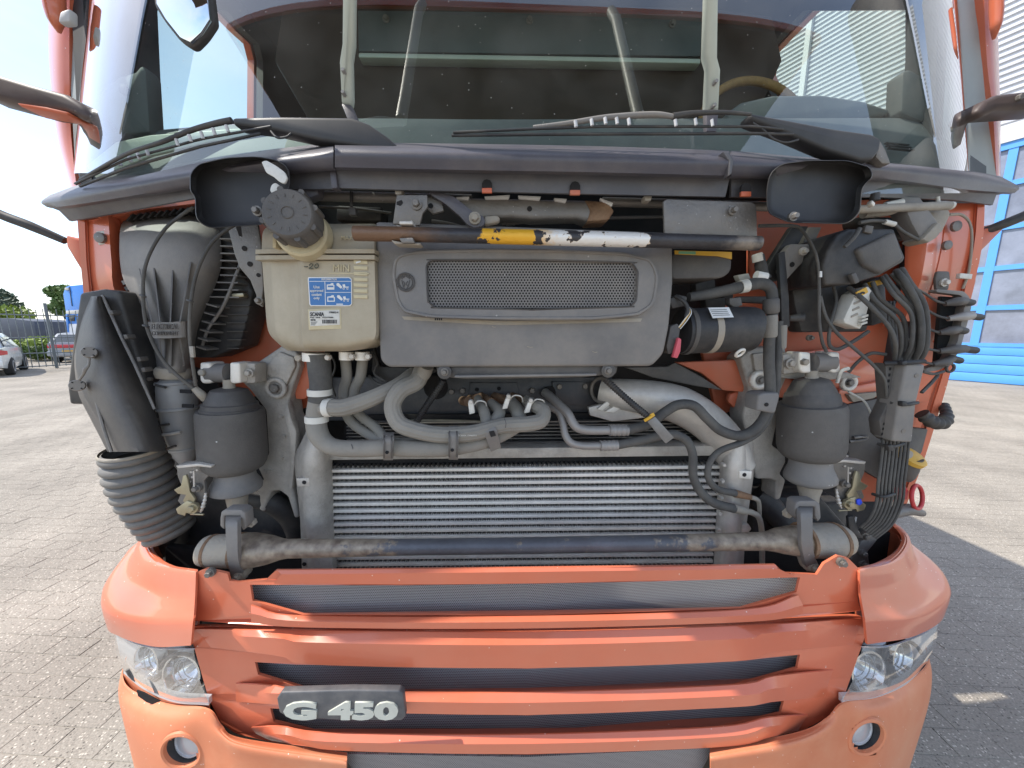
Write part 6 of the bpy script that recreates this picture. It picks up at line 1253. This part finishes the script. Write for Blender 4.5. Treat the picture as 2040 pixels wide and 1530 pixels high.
# heater motor
MT = tube('heater_motor', [(1360, 660, .20), (1366, 660, .20), (1480, 656, .20), (1494, 656, .20), (1501, 656, .20)], [40, 45, 45, 42, 30], 'black', T, n=32, per=3, straight=False)
tube('motor_band', [(1362, 660, .20), (1370, 660, .20)], 47, 'plastic', MT, n=32, per=2)
tube('rust_patch', [(1404, 659, .20), (1416, 658.5, .20)], 45.6, 'dusty_metal', MT, n=32, per=2)
loft('label', [[(1411, 613, .157), (1452, 612, .157)], [(1420, 634, .139), (1462, 632, .139)]], 'white', MT, n=4, th=.0008)
for k in range(4): loft('print_line', [[(1415+k*2, 617+k*3.6, .1525-k*.003), (1448+k*2, 616+k*3.6, .1525-k*.003)], [(1415+k*2, 618+k*3.6, .1515-k*.003), (1448+k*2, 617+k*3.6, .1515-k*.003)]], 'ink', MT, n=3, th=.0006)
ring('motor_ring', 1474, 703, .175, 9, 3, 'alu_bright', MT, ax=Vector((.3, -.7, -.6)))
ext('connector', [(1336, 650), (1350, 644), (1356, 652), (1350, 700), (1332, 706), (1328, 690)], .15, .03, 'plastic', MT, bev=.003); ext('connector', [(1332, 596), (1352, 586), (1372, 590), (1366, 610), (1340, 616)], .17, .03, 'black', T, bev=.006)
ext('red_clip', [(1352, 672), (1358, 676), (1356, 700), (1350, 714), (1341, 712), (1346, 694)], .135, .012, 'redpink', MT, bev=.002)
for k, m_ in enumerate(('cream', 'yellow', 'ink', 'white')): tube('wire', [(1352+k, 652+k, .15), (1364+k*2, 636, .145), (1374+k, 620, .15), (1364, 600, .17)], 1.2, m_, MT, n=5)
tube('wire_sleeve', [(1346, 590, .17), (1362, 600, .155), (1370, 615, .15), (1366, 632, .15)], 4.5, 'black', MT, n=8)
for u, v in ((1385, 560), (1420, 572), (1405, 590)): ext('wiring_block', [(u, v), (u+40, v-4), (u+42, v+22), (u+2, v+26)], .30, .03, 'black', T, bev=.004)
ext('side_guard', [(1246, 732), (1330, 730), (1345, 722), (1400, 752), (1440, 778), (1380, 768), (1300, 752)], .34, .02, 'plastic', T, bev=.003)
ext('side_guard', [(744, 690), (756, 730), (880, 736), (800, 770), (760, 760), (740, 740)], .30, .02, 'black', T, bev=.003)
tube('drain_hose', [(735, 748, .28), (748, 762, .27), (770, 768, .26), (800, 762, .27), (830, 748, .28)], 3, 'rubber', T, n=8)
tube('drain_pipe', [(850, 728, .21), (845, 742, .22), (838, 752, .23)], [15, 15, 14], 'rubber_dusty', T, n=16)
# ---- upper beams and step bar
tube('cross_tube', [(628, 390, .17), (780, 394, .17), (940, 398, .17)], 11, 'steel', T, n=16, per=3); tube('cross_tube', [(1200, 402, .17), (1340, 406, .17), (1540, 412, .17)], 10, 'steel', T, n=16, per=3)
tube('cross_tube', [(1700, 418, .19), (1760, 415, .19), (1830, 412, .20), (1890, 410, .21)], 9, 'dusty_metal', T, n=14, per=3)
MB = ext('cross_beam', [(905, 392), (1180, 398), (1215, 404), (1222, 420), (1212, 437), (1170, 440), (1150, 434), (1060, 436), (1020, 432), (960, 436), (940, 432)], .135, .05, 'steel', T, bev=.008, seg=3)
ext('beam_rust', [(1165, 398), (1212, 402), (1224, 420), (1213, 438), (1170, 441), (1176, 420)], .132, .056, 'rust', MB, bev=.004); disc('beam_hole', 1055, 416, .1345, 5, .0008, 'void', MB, 16, bev=0)
for a, b in (((908, 392), (935, 391)), ((965, 391), (1016, 388)), ((1032, 389), (1078, 391)), ((1104, 394), (1130, 396)), ((1196, 394), (1222, 404))): ext('flaked_paint', [(a[0], a[1]), (b[0], b[1]), (b[0]-3, b[1]+7), (a[0]+2, a[1]+5)], .128, .012, 'white', MB, bev=.001)
AR = ext('hinge_arm', [(853, 376), (905, 392), (945, 424), (962, 430), (967, 440), (962, 450), (945, 454), (930, 446), (918, 432), (885, 404), (858, 388)], .105, .018, 'cowl', T, bev=.004, r=4); bolt(946, 435, .103, 12, AR, 'dusty_metal')
ext('hinge_stub', [(965, 430), (990, 428), (997, 434), (994, 442), (965, 448)], .12, .02, 'dusty_metal', AR, bev=.005)
BP = ext('step_bracket', [(790, 388), (851, 388), (852, 412), (842, 425), (836, 449), (782, 446)], .085, .008, 'steel', T, bev=.002); bolt(830, 407, .083, 11, BP, 'steel'); ext('bracket_slot', [(790, 402), (800, 398), (803, 404), (798, 410), (790, 408)], .0845, .001, 'void', BP, bev=0)
ext('step_tab', [(795, 440), (822, 440), (822, 447), (795, 447)], .058, .03, 'alu', BP, bev=.002); ext('step_tab', [(795, 474), (822, 473), (826, 484), (800, 484)], .052, .03, 'steel', BP, bev=.002)
ext('step_tab', [(778, 478), (786, 486), (834, 488), (838, 484), (820, 484), (800, 482)], .06, .03, 'dusty_metal', BP, bev=.002)
ext('bracket', [(848, 392), (880, 400), (884, 420), (862, 426), (850, 415)], .12, .01, 'steel', T, bev=.002); disc('bracket_hole', 858, 410, .1195, 5, .0008, 'void', T, 12, bev=0)
ext('mount_plate', [(1322, 400), (1330, 396), (1500, 402), (1508, 410), (1510, 480), (1324, 470)], .082, .008, 'steel', T, bev=.003); bolt(1459, 420, .080, 9, T, 'steel')
tube('step_bar', [(706, 465, .07), (900, 469, .07), (1110, 474, .07), (1300, 479, .07), (1512, 485, .07)], [15.5, 15.5, 16, 15.5, 15], 'stepbar', T, n=24, per=8)
for a, b, r in (((636, 412, .25), (780, 425, .25), 3), ((1000, 446, .18), (1320, 432, .18), 3.5), ((860, 440, .2), (940, 460, .2), 4)): tube('thin_pipe', [a, ((a[0]+b[0])/2, (a[1]+b[1])/2-3, a[2]), b], r, 'plastic', T, n=8)
tube('pipe_sleeve', [(1008, 444, .18), (1026, 443, .18)], 6, 'plastic', T, n=12, per=2); tube('cable_tie', [(700, 382, .155), (700, 412, .155)], 3.5, 'black', T, n=6, per=2); ext('tie_head', [(693, 412), (707, 412), (709, 428), (694, 428)], .155, .015, 'plastic', T, bev=.002)
ext('dark_box', [(670, 408), (760, 412), (760, 440), (668, 438)], .27, .06, 'black', T, bev=.006)
for u, v in ((1284, 395), (786, 382)): ext('cowl_tab', [(u, v-6), (u+16, v-6), (u+13, v+5), (u+1, v+5)], .10, .02, 'dusty_metal', T, bev=.002)

ext('paint_chip', [(708, 522), (718, 519), (719, 522), (710, 525)], .112, .001, 'white', TK, bev=0)
for u, v, l in ((836, 492, 9), (848, 496, 7), (1050, 690, 12), (980, 650, 8), (1180, 700, 10)): tube('scratch', [(u, v, .1345), (u+l*.6, v+2, .1345), (u+l, v+1, .1345)], .8, 'dusty_metal', HC, n=4, per=2)
for u, v in ((866, 634), (1240, 626)):
    for k in range(4): ext('frame_vent', [(u+k*4, v), (u+2.4+k*4, v), (u+2.4+k*4, v+4), (u+k*4, v+4)], .1105, .003, 'void', FR, bev=0)
loft('dust_ledge', [[(800, 630, .134), (1000, 640, .134), (1280, 634, .134)], [(805, 637, .1335), (1000, 648, .1335), (1276, 641, .1335)]], 'dusty_metal', HC, n=14, th=.001)
for u, v in ((1005, 843), (920, 868), (700, 894)): tube('hose_mark', [(u, v-9, .166), (u+3, v, .160), (u+2, v+9, .166)], .8, 'rubber', T, n=4, per=3)
# ---- right side: fuse box, looms, connectors
FB = ext('fuse_box', [(1669, 466), (1692, 455), (1782, 455), (1805, 513), (1800, 522), (1755, 548), (1700, 566), (1645, 568), (1640, 530), (1648, 500)], .17, .12, 'black', T, bev=.012, seg=3)
ext('box_face', [(1708, 496), (1785, 460), (1803, 514), (1756, 546), (1722, 528)], .160, .02, 'plastic', FB, bev=.008, seg=3); ext('box_tab', [(1696, 546), (1706, 542), (1714, 562), (1704, 566)], .155, .012, 'plastic', FB, bev=.003)
ext('box_catch', [(1726, 448), (1742, 450), (1738, 466), (1722, 462)], .165, .01, 'plastic', FB, bev=.002)
tube('box_vent', [(1712, 456, .16), (1700, 474, .15), (1682, 492, .15)], [5, 5, 4], 'rubber', T, n=8)
BB = ext('relay_tray', [(1576, 556), (1640, 540), (1730, 560), (1745, 600), (1728, 661), (1597, 662), (1584, 610)], .30, .05, 'black', T, bev=.008); disc('tray_screw', 1669, 631, .298, 5, .004, 'alu', BB, 12)
CC = ext('fuse_carrier', [(1706, 584), (1730, 570), (1738, 580), (1724, 640), (1714, 656), (1683, 644), (1681, 636)], .20, .04, 'cream', T, bev=.003)
for k in range(4): ext('carrier_slot', [(1704+k*1.5-k*4, 590+k*13), (1718-k*3, 584+k*13), (1719-k*3, 588+k*13), (1705-k*3, 594+k*13)], .198, .004, 'dusty_metal', CC, bev=0)
for k in range(3): ext('carrier_tooth', [(1718-k*1, 630+k*7), (1730-k*1, 626+k*7), (1730-k, 630+k*7), (1718-k, 634+k*7)], .19, .01, 'cream', CC, bev=0)
ext('warning_label', [(1706, 582), (1726, 572), (1730, 582), (1710, 594)], .197, .003, 'yellow', CC, bev=0); tube('label_mark', [(1710, 587, .1965), (1718, 583, .1965), (1722, 584, .1965)], 2, 'ink', CC, n=5)
ext('relay', [(1732, 560), (1764, 548), (1770, 640), (1738, 650)], .23, .06, 'black', T, bev=.006); ext('relay_clip', [(1734, 562), (1758, 556), (1760, 566), (1738, 572)], .225, .01, 'yellow', T, bev=.002)
def loom(pts, r, m='rubber', n=10): return tube('cable', pts, r, m, T, n=n)
ends = [(1782, 716), (1788, 717), (1794, 717), (1800, 717), (1806, 718), (1812, 718), (1820, 718), (1832, 718)]
starts = [(1690, 572), (1722, 566), (1738, 562), (1756, 552), (1762, 548), (1775, 545), (1785, 540), (1795, 536)]
mids = [[(1730, 606), (1770, 650)], [(1745, 600), (1788, 640)], [(1755, 596), (1798, 632)], [(1780, 586), (1815, 626)], [(1785, 578), (1822, 626)], [(1800, 574), (1826, 630)], [(1806, 566), (1832, 620)], [(1812, 564), (1842, 612)]]
for k in range(8):
    y = .18+.012*(k % 3); loom([(*starts[k], .22), (*mids[k][0], y), (*mids[k][1], y-.01), ((mids[k][1][0]+ends[k][0])/2+8, 685, y-.01), (*ends[k], .20)], 5.5 if k < 6 else 8.5)
for k in range(3): loom([(1765+k*7, 600, .25), (1770+k*6, 640, .24), (1776+k*5, 680, .23), (1782+k*5, 716, .215)], 4.5)
# cable trunking
CT = ext('cable_trunk', [(1806, 725), (1845, 726), (1826, 806), (1818, 882), (1778, 880), (1790, 806)], .165, .05, 'plastic_grey', T, bev=.006, seg=3)
ext('trunk_side', [(1764, 724), (1806, 726), (1792, 806), (1782, 842), (1770, 880), (1756, 868), (1752, 838), (1770, 800)], .19, .03, 'plastic', CT, bev=.003)
for u, v in ((1826, 748), (1800, 859)): disc('trunk_hole', u, v, .1645, 4.5, .0008, 'steel', CT, 14, bev=0)
for r_ in range(4):
    for c_ in range(3): ext('trunk_slot', [(1772+c_*13-r_*1.5, 732+r_*12), (1776+c_*13-r_*1.5, 732+r_*12), (1775+c_*13-r_*1.5, 738+r_*12), (1771+c_*13-r_*1.5, 738+r_*12)], .1895, .001, 'void', CT, bev=0)
for r_ in range(4):
    for c_ in range(2): ext('trunk_slot', [(1760+c_*13-r_*1.5, 842+r_*10), (1763+c_*13-r_*1.5, 842+r_*10), (1762+c_*13-r_*1.5, 847+r_*10), (1759+c_*13-r_*1.5, 847+r_*10)], .1895, .001, 'void', CT, bev=0)
def tie(pts, w=3.2): return tube('cable_tie', pts, w, 'black', CT, n=6)
tie([(1762, 724, .185), (1800, 723, .165), (1842, 720, .16)], 4.5); tie([(1774, 802, .185), (1805, 806, .160), (1828, 802, .165)], 3.5); tie([(1748, 884, .20), (1775, 890, .175), (1800, 884, .18)]); tie([(1738, 984, .21), (1760, 990, .185), (1782, 984, .19)])
ext('tie_head', [(1770, 888), (1780, 886), (1782, 898), (1772, 900)], .168, .012, 'black', CT, bev=.002); ext('tie_head', [(1798, 720), (1808, 718), (1808, 726), (1798, 728)], .155, .012, 'black', CT, bev=.002); ext('tie_head', [(1798, 800), (1808, 800), (1808, 810), (1798, 810)], .155, .012, 'black', CT, bev=.002)
for k in range(8):
    u = 1754+k*7.4; loom([(u+6, 872, .20), (u+1, 920, .20), (u-4, 960, .198), (u-8, 1000, .20), (u-20-k*1.2, 1030+k*2, .21), (u-40-k*3, 1050+k*3.2, .23)], 3.4 if k % 3 else 4.0)
for k in range(4):
    u = 1760+k*9; loom([(u+2, 876, .212), (u+4-k*3, 930, .21), (u-10, 990, .215)], 3.6)
# connector bracket on the cab corner
CB = ext('connector_bracket', rnd([(1866, 576), (1920, 580), (1932, 592), (1936, 610), (1926, 650), (1915, 690), (1898, 724), (1870, 738), (1845, 742), (1845, 734), (1885, 722), (1908, 680), (1918, 630), (1924, 600), (1914, 588), (1866, 582)], 4, 3), .30, .02, 'plastic_grey', T, bev=.002)
ext('bracket_plate', [(1868, 540), (1892, 540), (1894, 556), (1890, 578), (1866, 578), (1864, 556)], .315, .008, 'plastic', CB, bev=.003, r=4); bolt(1880, 563, .313, 8, CB, 'alu')
ext('bracket_web', [(1876, 590), (1912, 592), (1920, 612), (1905, 670), (1884, 716), (1864, 724)], .325, .01, 'void', CB, bev=.002)
for u, v, du, dv, m_ in ((1904, 601, 40, -1, 'plastic'), (1915, 631, 48, -2, 'cream'), (1892, 659, 38, -3, 'plastic'), (1900, 696, 54, -1, 'plastic'), (1880, 722, 40, -8, 'plastic')):
    c = tube('plug', [(u-du*.55, v+4, .29), (u-du*.15, v+1, .285), (u+du*.05, v, .285), (u+du*.4, v+dv, .29)], [5, 7.5, 9, 8], m_ if m_ != 'cream' else 'wetgrey', CB, n=14, per=3)
    tube('plug_tail', [(u+du*.35, v+dv, .29), (u+du*.8, v+dv*.8+3, .295)], [7.5, 7], 'black', CB, n=12, per=2)
    loom([(u-du*.5, v+4, .29), (u-du*1.0, v-2, .29), (u-du*1.6, v-18, .28), (u-du*2.0, v-26, .27)], 2.8)
ring('plug_ring', 1893, 733, .29, 8, 2.5, 'plastic', CB, n=20, k=6)
# side pipe, struts and small lines
tube('brake_line', [(1890, 428, .31), (1915, 428, .31), (1932, 445, .315), (1936, 480, .32), (1930, 540, .325), (1918, 575, .33)], 3.5, 'dusty_metal', T, n=8); ext('line_clip', [(1914, 544), (1938, 546), (1936, 556), (1912, 554)], .31, .01, 'cream', T, bev=.001)
ext('tilt_strut', [(1793, 390), (1834, 390), (1876, 450), (1874, 468), (1850, 484), (1836, 478), (1818, 446)], .20, .04, 'plastic_grey', T, bev=.006)
ext('strut_cap', [(1838, 476), (1872, 440), (1880, 452), (1868, 474), (1852, 484)], .19, .05, 'dusty_metal', T, bev=.006)
tube('wiper_rod', [(1720, 425, .21), (1770, 418, .21), (1800, 408, .21)], [10, 12, 8], 'dusty_metal', T, n=12); tube('wiper_rod', [(1840, 412, .21), (1870, 408, .21), (1896, 410, .21)], [6, 7, 9], 'cream', T, n=12)
tube('wiper_rod', [(1868, 392, .21), (1870, 410, .21)], 5, 'cream', T, n=10, per=2); tube('wiper_rod', [(1762, 409, .20), (1795, 404, .20)], [6, 8], 'cream', T, n=10, per=2)
ext('crank_plate', [(1846, 420), (1890, 412), (1898, 424), (1880, 462), (1850, 480), (1836, 470)], .235, .03, 'dusty_metal', T, bev=.008); ext('wiper_motor', [(1716, 428), (1800, 432), (1830, 470), (1800, 480), (1720, 452)], .26, .06, 'black', T, bev=.01)
tube('hose_end', [(1744, 385, .14), (1742, 400, .14)], [10, 12], 'black', T, n=14, per=2); ext('bright_clip', [(1738, 398), (1745, 404), (1742, 412), (1736, 406)], .13, .012, 'alu_bright', T, bev=.002)
tube('thin_pipe', [(1712, 444, .18), (1740, 440, .18), (1775, 444, .18), (1800, 462, .19), (1830, 478, .20)], 4, 'rubber', T, n=8); tube('pipe_sleeve', [(1762, 442, .178), (1782, 447, .178)], 6, 'cream', T, n=10, per=2)
# stay behind the pocket
ext('stay', [(1580, 450), (1612, 450), (1550, 560), (1530, 560), (1520, 545)], .26, .02, 'black', T, bev=.003); ext('stay', [(1612, 452), (1638, 452), (1620, 490), (1600, 486)], .28, .02, 'plastic_grey', T, bev=.003)
SBk = ext('stay_bracket', [(1564, 500), (1576, 486), (1612, 486), (1614, 500), (1606, 516), (1576, 548), (1566, 560), (1556, 540)], .235, .02, 'plastic_grey', T, bev=.003); bolt(1600, 501, .233, 8, SBk, 'alu'); disc('bracket_hole', 1578, 527, .2345, 5, .0008, 'void', SBk, 12, bev=0)
ext('stay', [(1551, 505), (1564, 500), (1572, 590), (1574, 650), (1558, 655), (1556, 590)], .225, .012, 'black', T, bev=.002); tube('drain_tube', [(1644, 494, .25), (1640, 515, .25), (1636, 550, .25)], [8, 5.5, 5], 'wetgrey', T, n=10); disc('drain_cap', 1645, 492, .24, 9, .01, 'cream', T, 14)
tube('wire', [(1512, 450, .20), (1580, 450, .20), (1600, 462, .19), (1620, 494, .18), (1630, 530, .18), (1632, 580, .18), (1632, 640, .18), (1638, 680, .19), (1646, 700, .20)], 4, 'rubber', T, n=8)
tube('wire', [(1634, 590, .18), (1645, 630, .18), (1668, 664, .18), (1704, 696, .18), (1740, 728, .18), (1762, 756, .18), (1766, 790, .19)], 4, 'rubber', T, n=8)
tube('wire', [(1660, 570, .24), (1666, 600, .23), (1654, 650, .22), (1652, 685, .22), (1668, 696, .22), (1700, 680, .22), (1730, 660, .22)], 4, 'rubber', T, n=8)
tube('wire', [(1690, 742, .24), (1710, 720, .23), (1735, 704, .22), (1765, 706, .21)], 3.5, 'rubber', T, n=8); tube('wire', [(1690, 780, .26), (1722, 800, .25), (1738, 830, .24)], 2.5, 'cream', T, n=8)
tube('wire', [(1668, 762, .25), (1676, 740, .24), (1690, 734, .24)], 4, 'cream', T, n=8)
ext('wire_label', [(1634, 540), (1638, 540), (1638, 552), (1634, 552)], .174, .006, 'white', T, bev=0)
tube('wire', [(1838, 740, .25), (1860, 745, .26), (1880, 740, .27)], 3, 'rubber', T, n=6); tube('wire', [(1836, 782, .26), (1856, 762, .27), (1868, 748, .28)], 4, 'rubber', T, n=6)
bolt(1613, 673, .30, 6, T, 'steel'); tube('stub', [(1572, 634, .26), (1600, 633, .25)], [6, 9], 'plastic', T, n=12, per=2)
# lower right: lower panels, elbow, reservoir, loop handle
ext('inner_panel', [(1690, 806), (1770, 790), (1790, 880), (1760, 960), (1690, 920)], .38, .02, 'plastic', T, bev=.004); ext('inner_slot', [(1690, 786), (1765, 780), (1740, 794), (1700, 802)], .372, .02, 'dusty_metal', T, bev=.003)
tube('panel_bead', [(1692, 880, .375), (1720, 876, .375), (1726, 870, .375), (1700, 872, .375)], 3, 'steel', T, n=6)
ext('inner_panel', [(1790, 850), (1850, 855), (1838, 900), (1800, 960), (1780, 1000), (1770, 940)], .36, .02, 'plastic', T, bev=.004)
tube('rubber_elbow', [(1836, 824, .33), (1856, 840, .32), (1876, 842, .32), (1886, 828, .33), (1880, 808, .36)], [13, 13, 14, 13, 12], 'black', T, n=16, ribs=9, ribamp=.10)
RS = vlathe('reservoir', 1812, 912, 1806, 958, .32, [(912, 30), (918, 27), (935, 24), (950, 18), (958, 10)], 'plastic', T, 24); lathe('reservoir_cap', P(1813, 910, .32), Vector((.15, -.55, .82)), [(-.006, .040), (.006, .040), (.010, .034)], 'yellow', RS, 24); disc('cap_button', 1805, 904, .275, 8, .01, 'dusty_metal', RS, 14)
LH = ring('loop_handle', 1827, 990, .30, 23, 3.5, 'red', T, n=32, k=8, ax=Vector((.35, -.9, .2))); ext('handle_base', [(1785, 974), (1806, 970), (1812, 980), (1808, 996), (1790, 994)], .30, .01, 'red', LH, bev=.003)
tube('cab_lock_rod', [(1750, 1030, .30), (1785, 1020, .30), (1812, 1015, .30), (1836, 1022, .31)], [14, 13, 12, 7], 'steel', T, n=14)
ext('lower_bracket', [(1715, 1080), (1760, 1048), (1748, 1078), (1730, 1100), (1735, 1130), (1700, 1145), (1690, 1120), (1706, 1100)], .28, .04, 'steel', T, bev=.006)
for u, v in ((1718, 1102), (1722, 1068), (1720, 1124)): bolt(u, v, .277, 8, T, 'steel')
tube('cable', [(1705, 1030, .25), (1702, 1050, .24), (1710, 1062, .24), (1700, 1070, .25)], 3, 'alu', T, n=6)
ext('cable_guide', [(1690, 1030), (1702, 1028), (1712, 1060), (1722, 1072), (1708, 1074), (1694, 1060)], .235, .01, 'black', T, bev=.003)
bolt(1680, 910, .30, 7, T, 'alu', washer=False)
